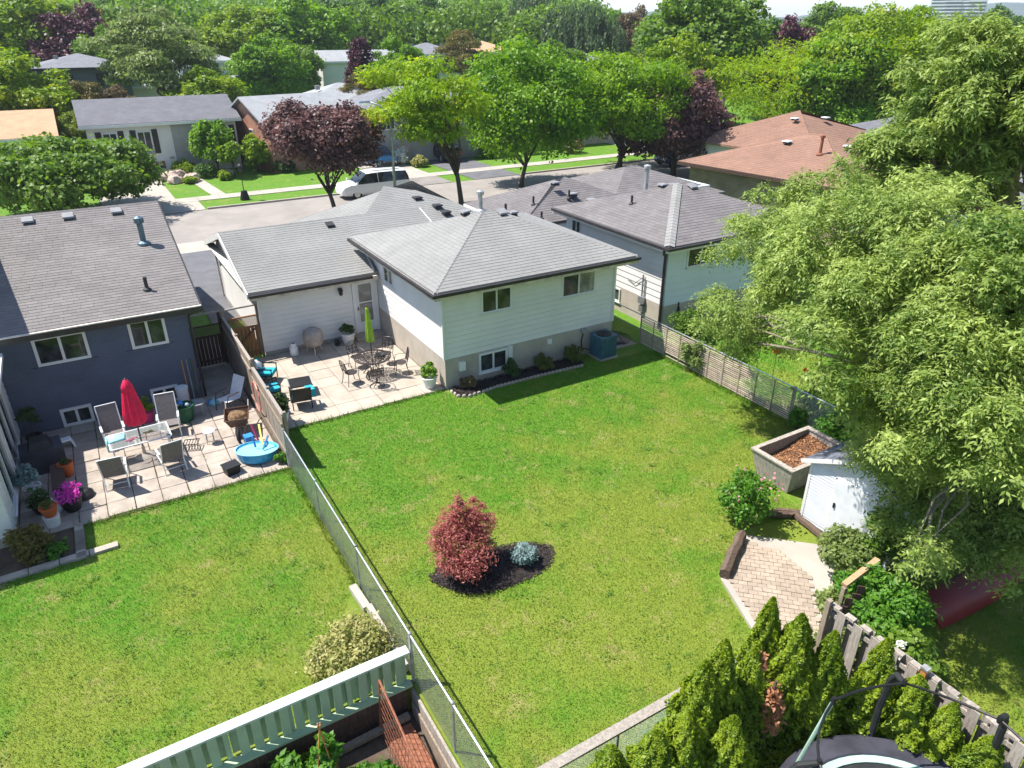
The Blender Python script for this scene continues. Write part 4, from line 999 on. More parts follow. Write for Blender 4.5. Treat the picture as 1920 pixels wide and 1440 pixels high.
for i, z in enumerate((-.70, -.47, -.24)): MB(RW).box(-13, -6.15, -10.84 - .002 * i, -10.765, z, z + .22).build('plank', 'wood_dark')
MB(RW).beam((-8.6, -11.05, -.62), (-6.2, -11.0, -.55), .12, .10).build('loose_beam', 'wood_grey')
# concrete edging along the chain-link fence
m = thing('edging_blocks', 'white concrete edging slabs beside the variegated shrub', 'edging', (-6.1, -8.3, 0))
MB(m).beam((-6.10, -7.75, .05), (-6.06, -8.55, .05), .17, .12).build('slab', 'sidewalk'); MB(m).beam((-6.03, -8.6, .1), (-6.0, -10.5, .1), .12, .2).build('slab', 'sidewalk')
# board-on-board fence at the lower right
BF = thing('board_fence', 'grey board-on-board fence beside the cedars at the lower right', 'fence', (.82, -14.6, 0))
bb = [MB().box(-.012, .012, -.085, .085, .05, 1.70 + j).mesh('board', 'wood_silver') for j in (-.01, 0, .012)]
y = -14.6; k = 0
while y > -18.8:
    link('board', rf.choice(bb), BF, (-.055 if k % 2 else .055, y + 14.6, 0)); y -= .17; k += 1
MB(BF).box(.80, .84, -18.8, -14.5, 1.45, 1.54).build('rail', 'wood_silver'); MB(BF).box(.80, .84, -18.8, -14.5, .35, .44).build('rail', 'wood_silver')
for y in [-14.6 - .31 * k for k in range(14)]: MB(BF).box(.765, .875, y - .09, y + .09, 1.66, 1.72).build('top_cap', 'wood_silver')
for y in (-14.5, -16.33, -18.2): MB(BF).box(.70, .79, y - .045, y + .045, 0, 1.82).build('post', 'wood_orange' if y == -16.33 else 'wood_grey')
MB(BF).box(.685, .805, -16.39, -16.27, 1.82, 1.86).build('post_cap', 'galv_dull')
BF2 = thing('board_fence', 'old leaning fence boards behind the paver pad', 'fence', (.9, -14.5, 0))
for i in range(9): MB(BF2).beam((.95 + i * .17, -14.42 + i * .03, .02), (.93 + i * .17, -14.44 + i * .03, 1.0 + .1 * (i % 3)), .14, .02).build('board', 'wood_dark')
PL = thing('plank', 'pale weathered plank lying across the vines by the shed', 'plank', (2.7, -13.9, 1.1)); MB(PL).beam((2.1, -13.95, 1.12), (3.2, -13.9, 1.26), .12, .07).build('board', 'wood_tan')
MB(PL).beam((2.1, -13.97, 1.08), (2.12, -13.97, 0), .08, .08).build('stake', 'wood_grey')

# ================================================================ BACK GARDEN
SH = thing('garden_shed', 'small white clapboard shed with dark shingled roof', 'shed', (4.55, -12.45, 0))
sx0, sx1, sy0, sy1 = 4.55, 7.0, -13.75, -11.1
sw = MB(SH).box(sx0, sx1, sy0, sy1, 0, 1.72).add([(sx0, sy0, 1.72), (sx0, sy1, 1.72), (sx0, -12.42, 2.38), (sx1, sy0, 1.72), (sx1, sy1, 1.72), (sx1, -12.42, 2.38)], [(0, 2, 1), (3, 4, 5)]).build('wall', 'shed_white')
fsd = Fr((sx0, sy1, 0), (0, -1, 0), (-1, 0, 0)); boards(SH, sw, fsd, 2.65, .05, 1.72, .085, 'shed_white', [(.72, 1.78, 0, 1.62)], 'clapboard')
cb = 1.72
while cb < 2.3:
    f = (cb - 1.72) / .66; MB(SH).fbox(fsd, 1.32 * f + .02, 2.65 - 1.32 * f - .02, .0, .018, cb, cb + .08).build('clapboard', 'shed_white'); cb += .085
dr = MB(SH).fbox(fsd, .75, 1.75, .01, .035, .05, 1.60).build('door', 'shed_door'); MB(SH).fbox(fsd, .80, .84, .03, .07, .85, .98).build('handle', 'metal_black', dr)
MB(SH).fbox(fsd, .70, .745, 0, .03, 0, 1.64).fbox(fsd, 1.755, 1.80, 0, .03, 0, 1.64).fbox(fsd, .70, 1.8, 0, .03, 1.605, 1.65).fbox(fsd, -.02, .05, 0, .03, 0, 1.72).fbox(fsd, 2.60, 2.67, 0, .03, 0, 1.72).build('trim', 'trim_white')
rfs = [[(sx1 + .15, sy1 + .18, 1.70), (sx0 - .15, sy1 + .18, 1.70), (sx0 - .15, -12.42, 2.46), (sx1 + .15, -12.42, 2.46)], [(sx0 - .15, sy0 - .18, 1.70), (sx1 + .15, sy0 - .18, 1.70), (sx1 + .15, -12.42, 2.46), (sx0 - .15, -12.42, 2.46)]]
roof_part(SH, rfs, 'slate_shingle', True, [((sx0 - .15, -12.42, 2.46), (sx1 + .15, -12.42, 2.46))], .05, 31, e=.12, w=.22)
MB(SH).beam((sx0 - .16, sy1 + .2, 1.66), (sx0 - .16, -12.42, 2.42), .02, .1).beam((sx0 - .16, sy0 - .2, 1.66), (sx0 - .16, -12.42, 2.42), .02, .1).build('rake_board', 'trim_white')
PB = thing('raised_planter', 'large weathered raised planter box filled with brown mulch', 'planter', (6.1, -9.65, 0))
px0, px1, py0, py1 = 4.95, 7.25, -10.35, -8.98; t = .07; fl = .16
def slope(a, b, q): return a + (b - a) * q
for nm, pts in (('side_panel', [(px0 + fl, py0 + fl), (px0 + fl, py1 - fl), (px0, py1), (px0, py0)]), ('side_panel', [(px1 - fl, py1 - fl), (px1 - fl, py0 + fl), (px1, py0), (px1, py1)]), ('side_panel', [(px1 - fl, py0 + fl), (px0 + fl, py0 + fl), (px0, py0), (px1, py0)]), ('side_panel', [(px0 + fl, py1 - fl), (px1 - fl, py1 - fl), (px1, py1), (px0, py1)])):
    (ax, ay), (bx, by), (cx, cyy), (dx, dy) = pts
    mx, my = 6.1, -9.66
    ins = lambda x, y: (x + (mx - x) * .07, y + (my - y) * .1)
    o_ = [(ax, ay, 0), (bx, by, 0), (cx, cyy, .80), (dx, dy, .80)]; i_ = [(*ins(ax, ay), 0), (*ins(bx, by), 0), (*ins(cx, cyy), .80), (*ins(dx, dy), .80)]
    MB(PB).add(o_ + i_, [(0, 1, 2, 3), (7, 6, 5, 4), (3, 2, 6, 7), (0, 4, 5, 1), (1, 5, 6, 2), (0, 3, 7, 4)]).build(nm, 'planter_wood')
m = MB(PB); m.box(px0 - .03, px1 + .03, py0 - .03, py0 + .10, .802, .84).box(px0 - .03, px1 + .03, py1 - .10, py1 + .03, .802, .84).box(px0 - .03, px0 + .12, py0 + .10, py1 - .10, .802, .84).box(px1 - .12, px1 + .03, py0 + .10, py1 - .10, .802, .84); m.build('rim', 'planter_wood')
mm = MB(PB); n = 12; rr = np.random.default_rng(2)
for i in range(n + 1):
    for j in range(n + 1):
        u, v = i / n, j / n; mm.v.append((px0 + .1 + u * (px1 - px0 - .2), py0 + .1 + v * (py1 - py0 - .2), .48 + .14 * u + .05 * math.sin(5 * u + 3 * v) + rr.uniform(-.02, .02)))
for i in range(n):
    for j in range(n): a = i * (n + 1) + j; mm.f.append((a, a + n + 1, a + n + 2, a + 1))
mul = mm.build('mulch', 'mulch_brown')
def chips(rng, pts, ln, wd, m, name, parent):
    pts = np.array(pts); nn = len(pts); v = leaf_verts(rng, pts, rng.normal(size=(nn, 3)) * .5 + np.array([0, 0, 1]), rng.normal(size=(nn, 3)), ln, wd)
    o = link(name, np_mesh(name, v, 4, m), parent); o['kind'] = 'stuff'; return o
u = rr.random((2600, 2)); chips(rr, np.stack([px0 + .12 + u[:, 0] * (px1 - px0 - .24) - 6.1, py0 + .12 + u[:, 1] * (py1 - py0 - .24) + 9.65, .50 + .14 * u[:, 0] + .05 * np.sin(5 * u[:, 0] + 3 * u[:, 1])], 1), .07, .03, 'mulch_brown_chip', 'mulch_chips', PB)
for lab, a, b, w in (('rough split log edging the paver pad on the left', (2.62, -10.92, .13), (1.22, -11.72, .13), .33), ('dark timber beam along the front of the white shed', (4.45, -11.0, .09), (4.2, -12.4, .09), .2), ('grey timber at the bottom right edge of the paver pad', (1.5, -14.3, .12), (2.5, -13.65, .12), .18)):
    a, b = Vector(a), Vector(b); T = thing('timber_log', lab, 'log', (a + b) / 2)
    P = [a + (b - a) * k / 6 + Vector((rf.uniform(-.02, .02), rf.uniform(-.02, .02), rf.uniform(-.015, .015))) for k in range(7)]
    MB(T).tube(P, [w * .5 * rf.uniform(.85, 1.1) for _ in P], 7, flat=.8).build('log', 'timber')
T = thing('wood_pile', 'stack of old cut timbers between planter and shed', 'wood pile', (4.1, -10.75, 0))
for k in range(4): MB(T).beam((3.7 + .14 * k, -10.55 - .05 * k, .08 + .02 * k), (4.35 + .1 * k, -11.0 - .03 * k, .1), .11, .11).build('beam', 'timber')
T = thing('edging_timber', 'pale concrete kerb along the lower lawn edge of the paver pad', 'edging', (.9, -12.6, 0)); MB(T).beam((1.15, -11.85, .02), (.6, -13.25, .02), .14, .08).beam((.6, -13.27, .02), (1.35, -14.3, .02), .14, .08).build('strip', 'sidewalk')

# maple bed: round of black mulch on the lawn
bedP = [(-3.3 + 1.12 * math.cos(t) * (1 + .08 * math.sin(3 * t)) + (.55 if math.cos(t) > 0 else 0) * math.cos(t), -8.75 + .72 * math.sin(t) * (1 + .06 * math.cos(2 * t)) - .18 * math.cos(t)) for t in [2 * math.pi * k / 36 for k in range(36)]]
def mound(name, P, hgt, m, zb=.0, rings=4, cx=None):
    c = np.mean(np.array(P), 0); mb = MB(); n = len(P); r_ = np.random.default_rng(6)
    for k in range(rings + 1):
        f = 1 - k / rings * .92
        for x, y in P: mb.v.append((c[0] + (x - c[0]) * f + r_.uniform(-.015, .015), c[1] + (y - c[1]) * f + r_.uniform(-.015, .015), zb + hgt * (1 - f ** 2.2) + (r_.uniform(-.015, .02) if k else 0)))
    for k in range(rings):
        for i in range(n): a, b = k * n + i, k * n + (i + 1) % n; mb.f.append((a, b, b + n, a + n))
    mb.f.append(tuple(rings * n + i for i in range(n)))
    return structure(mb.build(name, m))
def rand_in(rng, P, n):
    A = np.array(P); lo, hi = A.min(0), A.max(0); out = []
    while len(out) < n:
        q = lo + (hi - lo) * rng.random(2)
        if in_poly(q[0], q[1], P): out.append(q)
    return np.array(out)
mb_ = mound('mulch_bed', bedP, .13, 'mulch_black')
q = rand_in(rr, [(-3.3 + (x + 3.3) * 1.07, -8.75 + (y + 8.75) * 1.09) for x, y in bedP], 3400); cc = np.mean(np.array(bedP), 0)
A = np.array(bedP); rad = np.array([np.abs(A - cc).max(0)]); fq = np.clip(np.linalg.norm((q - cc) / rad, axis=1), 0, 1)
chips(rr, np.stack([q[:, 0], q[:, 1], .015 + .13 * (1 - fq ** 2.2)], 1), .07, .028, 'mulch_chip', 'mulch_chips', mb_)
# shrub bed along the back wall with scalloped edging
bed2 = [(.05, -.02), (.1, -.72), (.45, -.86), (1.0, -.80), (1.6, -.72), (3.4, -.74), (5.2, -.82), (5.35, -.6), (5.4, -.02)]
mb2 = mound('shrub_bed', bed2, .07, 'mulch_black', 0, 3)
q = rand_in(rr, bed2, 2200); chips(rr, np.stack([q[:, 0], q[:, 1], np.full(len(q), .07)], 1), .07, .028, 'mulch_chip', 'mulch_chips', mb2)
sc = MB().lathe([(.075, -.03), (.075, .05), (.05, .085), (0, .095)], 8, squash=.55).mesh('edging_stone', 'concrete')
pts = [Vector((.06, -.3, 0)), Vector((.1, -.72, 0)), Vector((.45, -.9, 0)), Vector((1.0, -.84, 0)), Vector((1.6, -.76, 0)), Vector((3.4, -.78, 0)), Vector((5.25, -.86, 0))]
for a, b in zip(pts[:-1], pts[1:]):
    n = int((b - a).length / .145)
    for k in range(n): link('edging_stone', sc, mb2, a + (b - a) * k / n, math.atan2((b - a).y, (b - a).x))
# air conditioner
AC = thing('air_conditioner', 'blue-grey air conditioning unit at the back corner of the white house', 'air conditioner', (6.32, -.5, 0), R(2))
MB().box(-.42, .42, -.40, .40, 0, .06).build('base', 'concrete', AC)
ab = MB().box(-.36, .36, -.34, .34, .06, .86)
for k in range(13):
    x = -.33 + k * .055; ab.box(x - .014, x + .014, -.362, -.338, .1, .82).box(x - .014, x + .014, .338, .362, .1, .82)
    y = -.31 + k * .0517; ab.box(-.382, -.358, y - .012, y + .012, .1, .82)
ab.build('cabinet', 'ac_blue', AC)
MB().box(-.39, .39, -.37, .37, .86, .90).build('top_panel', 'ac_blue', AC); gr = MB().lathe([(.30, .902), (.30, .915)], 24).build('fan_grille', 'metal_black', AC)
for k in range(4): MB().lathe([(.06 + .06 * k, .917), (.066 + .06 * k, .925), (.072 + .06 * k, .917)], 20, cap=False).build('grille_ring', 'metal_dark', gr)
HS = thing('garden_hose', 'black hoses lying coiled beside the right corner of the white house', 'hose', (7.6, .3, 0))
hp = [(7.6 + (.32 + .01 * k) * math.cos(k * .7) + .004 * k, .6 + (.34 + .01 * k) * math.sin(k * .7), .03 + .01 * (k % 3)) for k in range(40)]; MB(HS).tube(hp, .014, 5).tube([(7.4, .2, .03), (7.7, -.1, .03), (7.9, .4, .04), (8.1, 1.2, .05), (7.8, 1.8, .04)], .014, 5).build('coil', 'plastic_black')
st = sheet('side_path', rect(7.1, 8.2, -.25, 7), .0, 'concrete_old')

# ================================================================ PATIO FURNITURE
def closed_umbrella(name, label, loc, h, top, r, m, polem, n=8, z0=1.0, vent=False, lean=(0, 0)):
    U = thing(name, label, 'umbrella', loc); U.rotation_euler = (lean[0], lean[1], 0)
    MB().tube([(0, 0, .02), (0, 0, h)], .022, 8).build('pole', polem, U)
    L = h - z0; pr = [(r * .86, 0), (r * 1.0, .04 * L), (r * .92, .25 * L), (r * .70, .55 * L), (r * .5, .8 * L), (r * .4, .92 * L), (.02, L)]
    c = MB().lathe([(a, z0 + b) for a, b in pr], 48, wave=.16, k=n).build('canopy', m, U, True)
    if vent: MB().lathe([(r * .58, z0 + .74 * L), (r * .5, z0 + .88 * L), (r * .22, z0 + 1.0 * L), (0, z0 + 1.03 * L)], 32, wave=.1, k=n).build('top_flap', m, c, True)
    MB().lathe([(.03, h - .02), (.03, h + .05), (0, h + .07)], 8).build('finial', polem, U)
    return U
closed_umbrella('patio_umbrella', 'closed lime green umbrella through the round metal table', (-1.72, 2.35, 0), 2.62, 2.6, .135, 'lime_canvas', 'metal_dark', 8, 1.32, lean=(R(1), R(-1)))
# round lace-metal table
TB = thing('patio_table', 'round dark lace-metal table under the green umbrella', 'table', (-1.72, 2.35, 0))
tt = MB()
for r0 in (.08, .24, .42, .56, .64): tt.lathe([(r0 - .018, .70), (r0 - .018, .715), (r0 + .018, .715), (r0 + .018, .70), (r0 - .018, .70)], 36, cap=False)
for k in range(24):
    a = 2 * math.pi * k / 24; tt.beam((.07 * math.cos(a), .07 * math.sin(a), .708), (.64 * math.cos(a), .64 * math.sin(a), .708), .02, .012)
    for r0 in (.26, .38, .5): b = a + .13; tt.beam((r0 * math.cos(a), r0 * math.sin(a), .709), ((r0 + .11) * math.cos(b), (r0 + .11) * math.sin(b), .709), .03, .01)
tt.lathe([(.64, .68), (.66, .70), (.66, .72), (.62, .72)], 36, cap=False)
tt.build('table_top', 'metal_dark', TB)
for k in range(4):
    a = math.pi / 4 + k * math.pi / 2; c_, s_ = math.cos(a), math.sin(a)
    MB().tube([(.38 * c_, .38 * s_, .69), (.22 * c_, .22 * s_, .5), (.2 * c_, .2 * s_, .3), (.42 * c_, .42 * s_, .0)], .018, 6).build('leg', 'metal_dark', TB)
MB().lathe([(.24, .05), (.26, .09), (.06, .14), (.03, .2)], 16).build('umbrella_base', 'metal_dark', TB)
B_ = thing('bowl', 'shallow dark bowl on the round metal table', 'bowl', (-1.45, 2.22, .72)); MB().lathe([(.05, 0), (.17, .05), (.19, .07), (.16, .06), (.04, .02)], 20).build('dish', 'metal_black', B_)
def lace_chair(label, loc, rz, swivel=False):
    Cc = thing('patio_chair', label, 'chair', loc, rz, 'lace-metal chairs around the round table')
    s = MB().lathe([(.0, .43), (.21, .42), (.23, .44), (.21, .45), (.0, .44)], 16, squash=.95)
    s.build('seat', 'metal_dark', Cc)
    b = MB()
    for x in (-.21, .21): b.tube([(x, .2, .44), (x * 1.02, .27, .7), (x * .9, .31, .9)], .014, 6)
    b.tube([(-.19, .31, .9), (-.08, .32, .95), (.08, .32, .95), (.19, .31, .9)], .014, 6)
    for k in range(5):
        x = -.15 + k * .075; b.tube([(x, .22, .5), (x + .03 * (-1) ** k, .27, .68), (x, .31, .92)], .009, 5)
    for z in (.55, .68, .8): b.beam((-.2, .21 + (z - .44) * .22, z), (.2, .21 + (z - .44) * .22, z), .012, .02)
    for k in range(6): b.lathe([(.032, 0), (.038, .008), (.032, .016)], 10, c= (-.13 + (k % 3) * .13, .25 + .03 * (k // 3), .58 + .13 * (k // 3)))
    b.build('backrest', 'metal_dark', Cc)
    for x in (-.24, .24): MB().tube([(x * .95, .23, .66), (x * 1.05, .05, .66), (x * 1.05, -.14, .63), (x, -.18, .44)], .012, 6).build('armrest', 'metal_dark', Cc)
    if swivel:
        MB().tube([(0, 0, .43), (0, 0, .12)], .03, 8).build('stem', 'metal_dark', Cc)
        MB().lathe([(.25, .02), (.27, .03), (.25, .045), (.23, .03), (.25, .02)], 24, cap=False).build('swivel_ring', 'metal_dark', Cc)
        for k in range(4): a = k * math.pi / 2 + .78; MB().tube([(0, 0, .16), (.14 * math.cos(a), .14 * math.sin(a), .1), (.25 * math.cos(a), .25 * math.sin(a), .03)], .014, 5).build('leg', 'metal_dark', Cc)
    else:
        for x in (-1, 1):
            for y in (-.17, .2): MB().tube([(x * .19, y, .43), (x * .2, y * 1.1, .22), (x * .23, y * 1.35, 0)], .013, 6).build('leg', 'metal_dark', Cc)
lace_chair('dark lace-metal chair on the left of the round table', (-2.62, 2.1, 0), R(100))
lace_chair('dark lace-metal chair behind the round table, left of the umbrella', (-2.0, 3.25, 0), R(15))
lace_chair('dark lace-metal chair behind the round table, close to the house wall', (-.98, 3.02, 0), R(-45))
lace_chair('dark lace-metal chair on the right of the round table', (-.82, 2.0, 0), R(-105))
lace_chair('dark lace-metal swivel chair nearest the lawn at the round table', (-1.95, 1.42, 0), R(172), True)
def arm_chair(label, loc, rz, extra=None):
    A = thing('armchair', label, 'chair', loc, rz, 'dark armchairs with turquoise cushions')
    for x in (-.30, .30):
        MB().tube([(x, -.30, 0), (x, -.31, .58)], .018, 6).build('leg', 'metal_black', A); MB().tube([(x, .30, 0), (x, .27, .45), (x, .36, .80)], .018, 6).build('leg', 'metal_black', A)
        MB().beam((x, -.34, .59), (x, .32, .62), .05, .03).build('armrest', 'metal_black', A)
    MB().box(-.29, .29, -.30, .28, .30, .34).build('seat_frame', 'metal_black', A)
    MB().hexa([(-.28, .27, .36), (.28, .27, .36), (.28, .30, .36), (-.28, .30, .36), (-.28, .36, .80), (.28, .36, .80), (.28, .385, .80), (-.28, .385, .80)]).build('backrest', 'metal_black', A)
    c = MB().box(-.27, .27, -.31, .24, .345, .42); c.box(-.26, .26, -.30, .23, .42, .44).build('seat_cushion', 'turquoise', A)
    MB().hexa([(-.26, .19, .44), (.26, .19, .44), (.26, .265, .44), (-.26, .265, .44), (-.25, .29, .76), (.25, .29, .76), (.25, .35, .76), (-.25, .35, .76)]).build('back_cushion', 'turquoise', A)
    return A
arm_chair('dark armchair with turquoise cushion and striped pillow by the wooden fence', (-5.15, 3.75, 0), R(60))
arm_chair('dark armchair with turquoise cushion half hidden behind the wooden fence', (-5.35, 2.4, 0), R(88))
arm_chair('dark armchair with turquoise towel seen from behind near the lawn', (-4.6, 1.35, 0), R(172))
tw = thing('towel', 'turquoise towel hanging over the armchair nearest the lawn', 'towel', (-4.28, 1.1, .6)); MB().hexa([(-.1, -.03, -.22), (.12, -.03, -.25), (.12, .03, -.25), (-.1, .03, -.22), (-.16, -.05, .06), (.1, -.05, .05), (.08, .3, .06), (-.16, .3, .07)]).build('cloth', 'turquoise', tw)
PW = thing('pillow', 'white and blue striped pillow on the turquoise armchair', 'pillow', (-5.32, 3.86, .62), R(60)); PW.rotation_euler = (R(65), 0, R(55))
MB().lathe([(0, -.07), (.14, -.06), (.24, -.02), (.24, .02), (.14, .06), (0, .07)], 4).build('cushion', 'pillow_white', PW, True)
for k in range(4): MB().box(-.16 + .01 * k, .12 - .02 * k, -.02 - k * .045, .005 - k * .045, .045, .062).build('stripe', 'pillow_blue', PW)
OT = thing('coffee_table', 'low dark square patio table between the turquoise armchairs', 'table', (-4.35, 2.3, 0), R(-8))
MB().box(-.36, .36, -.36, .36, .38, .42).build('table_top', 'metal_black', OT)
for x in (-.32, .32):
    for y in (-.32, .32): MB().box(x - .02, x + .02, y - .02, y + .02, 0, .38).build('leg', 'frame_white', OT)
MB().box(-.38, -.36, -.37, .37, .375, .425).box(.36, .38, -.37, .37, .375, .425).build('edge_trim', 'galv_dull', OT)
# grill under its cover, gas bottle, pots
GC = thing('covered_barbecue', 'kettle barbecue under a beige cloth cover by the garage wall', 'barbecue', (-2.95, 5.35, 0))
MB().lathe([(.30, .34), (.36, .42), (.37, .6), (.36, .78), (.30, .94), (.16, 1.02), (0, 1.04)], 28, wave=.035, k=7).build('cloth_cover', 'cover_cloth', GC, True)
for a in (.3, 2.4, 4.5): MB().tube([(.22 * math.cos(a), .22 * math.sin(a), .5), (.32 * math.cos(a), .32 * math.sin(a), .02)], .015, 6).build('leg', 'frame_white', GC)
PT = thing('propane_tank', 'white propane tank by the garage wall', 'gas tank', (-3.68, 5.5, 0))
MB().lathe([(.12, 0), (.15, .04), (.155, .08), (.155, .30), (.13, .38), (.06, .42), (0, .42)], 20).build('tank', 'plastic_white', PT, True); MB().lathe([(.10, .40), (.11, .41), (.11, .50), (.10, .50)], 16, cap=False).build('collar', 'plastic_white', PT); MB().lathe([(.025, .42), (.025, .48), (.04, .49), (.04, .51)], 8).build('valve', 'galv', PT)
def pot(label, loc, r, h, pm, lm, fr, fh, n, ln, seed, name='potted_plant', trunk=None):
    P_ = thing(name, label, 'plant', loc)
    MB().lathe([(r * .62, 0), (r * .8, h * .3), (r * .97, h * .85), (r * 1.06, h * .9), (r * 1.06, h), (r * .92, h), (r * .88, h * .88), (0, h * .88)], 24).build('pot', pm, P_, False)
    f = link('foliage', bush_mesh(seed, 'foliage', fr, fh, n, ln, ln * .55, lm), P_, (0, 0, h * .85 if not trunk else trunk))
    if trunk: MB().tube([(0, 0, h * .8), (.01, 0, trunk + fh * .4)], .015, 5).build('stem', 'bark', P_)
    return P_
pot('white pot with a dark green shrub beside the back door', (-1.55, 5.5, 0), .27, .48, 'pot_white', 'leaf_deep', .26, .45, 900, .09, 41)
pot('white pot with bright yellow-green leaves at the house corner', (-.42, .42, 0), .26, .42, 'pot_white', 'leaf_pot', .30, .55, 700, .11, 42)
pot('white pot with a trailing dark plant at the end of the wooden fence', (-5.5, .45, 0), .26, .45, 'pot_white', 'leaf_deep', .30, .7, 900, .10, 43)
wc = thing('watering_can', 'dark watering can on the patio between grill and potted shrub', 'watering can', (-1.98, 5.55, 0)); MB().lathe([(.09, 0), (.1, .22), (.06, .26)], 14).build('body', 'metal_black', wc); MB().tube([(.08, 0, .06), (.2, -.03, .2), (.24, -.04, .3)], .016, 6).build('spout', 'metal_black', wc); MB().tube([(-.09, 0, .05), (-.17, 0, .2), (-.05, 0, .32), (.05, 0, .27)], .01, 5).build('handle', 'metal_black', wc)

# ---------------- left patio
closed_umbrella('patio_umbrella', 'closed crimson umbrella over the glass table on the left patio', (-9.4, .62, 0), 2.45, 2.4, .27, 'crimson', 'metal_dark', 10, 1.12, True)
m = thing('umbrella_stand', 'round tan umbrella stand under the glass table', 'umbrella stand', (-9.4, .62, 0)); MB().lathe([(.27, 0), (.28, .03), (.2, .07), (.05, .1), (.04, .35), (0, .35)], 20).build('base', 'stucco_beige', m)
GT = thing('glass_table', 'rectangular glass-topped patio table with pale frame', 'table', (-9.42, .58, 0), R(2))
gm_, nt_, b_ = nmat('clear_glass'); b_.inputs['Base Color'].default_value = (.35, .38, .37, 1); b_.inputs['Roughness'].default_value = .12; b_.inputs['Alpha'].default_value = .30
MB().box(-.76, .76, -.44, .44, .70, .708).build('glass_top', 'clear_glass', GT)
m = MB()
for y in (-.46, .46): m.box(-.80, .80, y - .02, y + .02, .68, .712)
for x in (-.78, .78): m.box(x - .02, x + .02, -.44, .44, .68, .712)
m.build('frame', 'frame_white', GT)
for x in (-.72, .72):
    for y in (-.40, .40): MB().tube([(x, y, .69), (x * 1.02, y * 1.02, 0)], .02, 6).build('leg', 'frame_white', GT)
tc_ = thing('towel', 'pale aqua towel draped over the left end of the glass table', 'towel', (-10.0, .7, .715)); MB().hexa([(-.22, -.2, 0), (.22, -.16, 0), (.25, .2, 0), (-.22, .22, 0), (-.2, -.18, .035), (.2, -.14, .05), (.22, .18, .03), (-.2, .2, .045)]).box(-.27, -.22, -.15, .2, -.3, .04).build('cloth', 'cloth_aqua', tc_, True)
for lab, x, y, mm_, s in (('small white and pink sticks lying on the glass table', -9.62, .42, 'pink_plastic', .16), ('yellow toy on the glass table', -9.15, .66, 'yellow_plastic', .12)):
    q = thing('toy', lab, 'toy', (x, y, .72)); MB().tube([(-s, -.03, .015), (s, .05, .02)], .015, 5).tube([(-s * .5, -.08, .015), (s * .4, .1, .02)], .012, 5).build('body', mm_, q)
def sling_chair(label, loc, rz, sm='sling', fm='frame_white', back=.72):
    Cc = thing('patio_chair', label, 'chair', loc, rz, 'sling chairs on the left patio'); yb = .32 + back * .36
    for x in (-.28, .28):
        MB().tube([(x, -.34, 0), (x, -.30, .40), (x * 1.04, -.22, .60), (x * 1.04, .16, .60)], .017, 6).build('leg', fm, Cc)
        MB().tube([(x, .42, 0), (x, .25, .36), (x, .24, .40)], .017, 6).build('leg', fm, Cc)
        MB().tube([(x, -.28, .40), (x, .24, .36), (x, yb, .38 + back)], .017, 6).build('side_rail', fm, Cc)
        MB().box(x * 1.04 - .03, x * 1.04 + .03, -.22, .18, .60, .625).build('armrest', fm, Cc)
    m = MB().hexa([(-.27, -.27, .39), (.27, -.27, .39), (.27, .23, .35), (-.27, .23, .35), (-.27, -.27, .40), (.27, -.27, .40), (.27, .23, .36), (-.27, .23, .36)])
    m.build('seat', sm, Cc); MB().hexa([(-.27, .235, .36), (.27, .235, .36), (.27, .245, .36), (-.27, .245, .36), (-.27, yb - .015, .37 + back), (.27, yb - .015, .37 + back), (.27, yb - .005, .37 + back), (-.27, yb - .005, .37 + back)]).build('backrest', sm, Cc)
    MB().tube([(-.28, yb, .38 + back), (.28, yb, .38 + back)], .017, 6).build('crossbar', fm, Cc); MB().tube([(-.28, .33, .18), (.28, .33, .18)], .014, 6).build('crossbar', fm, Cc)
    return Cc
sling_chair('grey sling chair left of the crimson umbrella, behind the glass table', (-10.05, 1.75, 0), R(4))
sling_chair('grey sling chair right of the crimson umbrella, behind the glass table', (-8.55, 1.65, 0), R(-6))
sling_chair('grey sling chair nearest the lawn at the left end of the glass table', (-10.2, -.5, 0), R(176))
sling_chair('grey sling chair nearest the lawn at the right end of the glass table', (-8.8, -.45, 0), R(188))
sling_chair('white sling lounge chair by the wooden fence on the left patio', (-6.65, 2.35, 0), R(-62), 'sling_white', 'metal_dark', .62)
def round_table(label, loc, r, h, m1, m2, name='side_table', cat='table'):
    T = thing(name, label, cat, loc); MB().lathe([(r * .96, h - .03), (r, h - .02), (r, h), (0, h)], 24).build('table_top', m1, T)
    for k in range(4): a = .6 + k * math.pi / 2; MB().tube([(r * .75 * math.cos(a), r * .75 * math.sin(a), h - .02), (r * .8 * math.cos(a), r * .8 * math.sin(a), 0)], .011, 5).build('leg', m2, T)
    MB().lathe([(r * .7, h * .35), (r * .72, h * .36), (r * .7, h * .37)], 16, cap=False).build('ring_brace', m2, T); return T
round_table('grey round side table beside the green bin', (-7.62, 2.35, 0), .26, .5, 'vent_grey', 'galv_dull')
round_table('small white round stool on the sunlit left patio', (-7.62, .42, 0), .17, .42, 'plastic_white', 'galv_dull', 'stool', 'stool')
ss = thing('step_stool', 'white plastic step stool against the blue wall', 'stool', (-11.35, 2.35, 0), R(8))
MB().hexa([(-.19, -.13, .24), (.19, -.13, .24), (.19, .13, .24), (-.19, .13, .24), (-.16, -.11, .28), (.16, -.11, .28), (.16, .11, .28), (-.16, .11, .28)]).build('seat', 'plastic_white', ss)
for x in (-1, 1): MB().hexa([(x * .22 - .03, -.16, 0), (x * .22 + .03, -.16, 0), (x * .22 + .03, .16, 0), (x * .22 - .03, .16, 0), (x * .16 - .025, -.12, .245), (x * .16 + .025, -.12, .245), (x * .16 + .025, .12, .245), (x * .16 - .025, .12, .245)]).build('leg', 'plastic_white', ss)
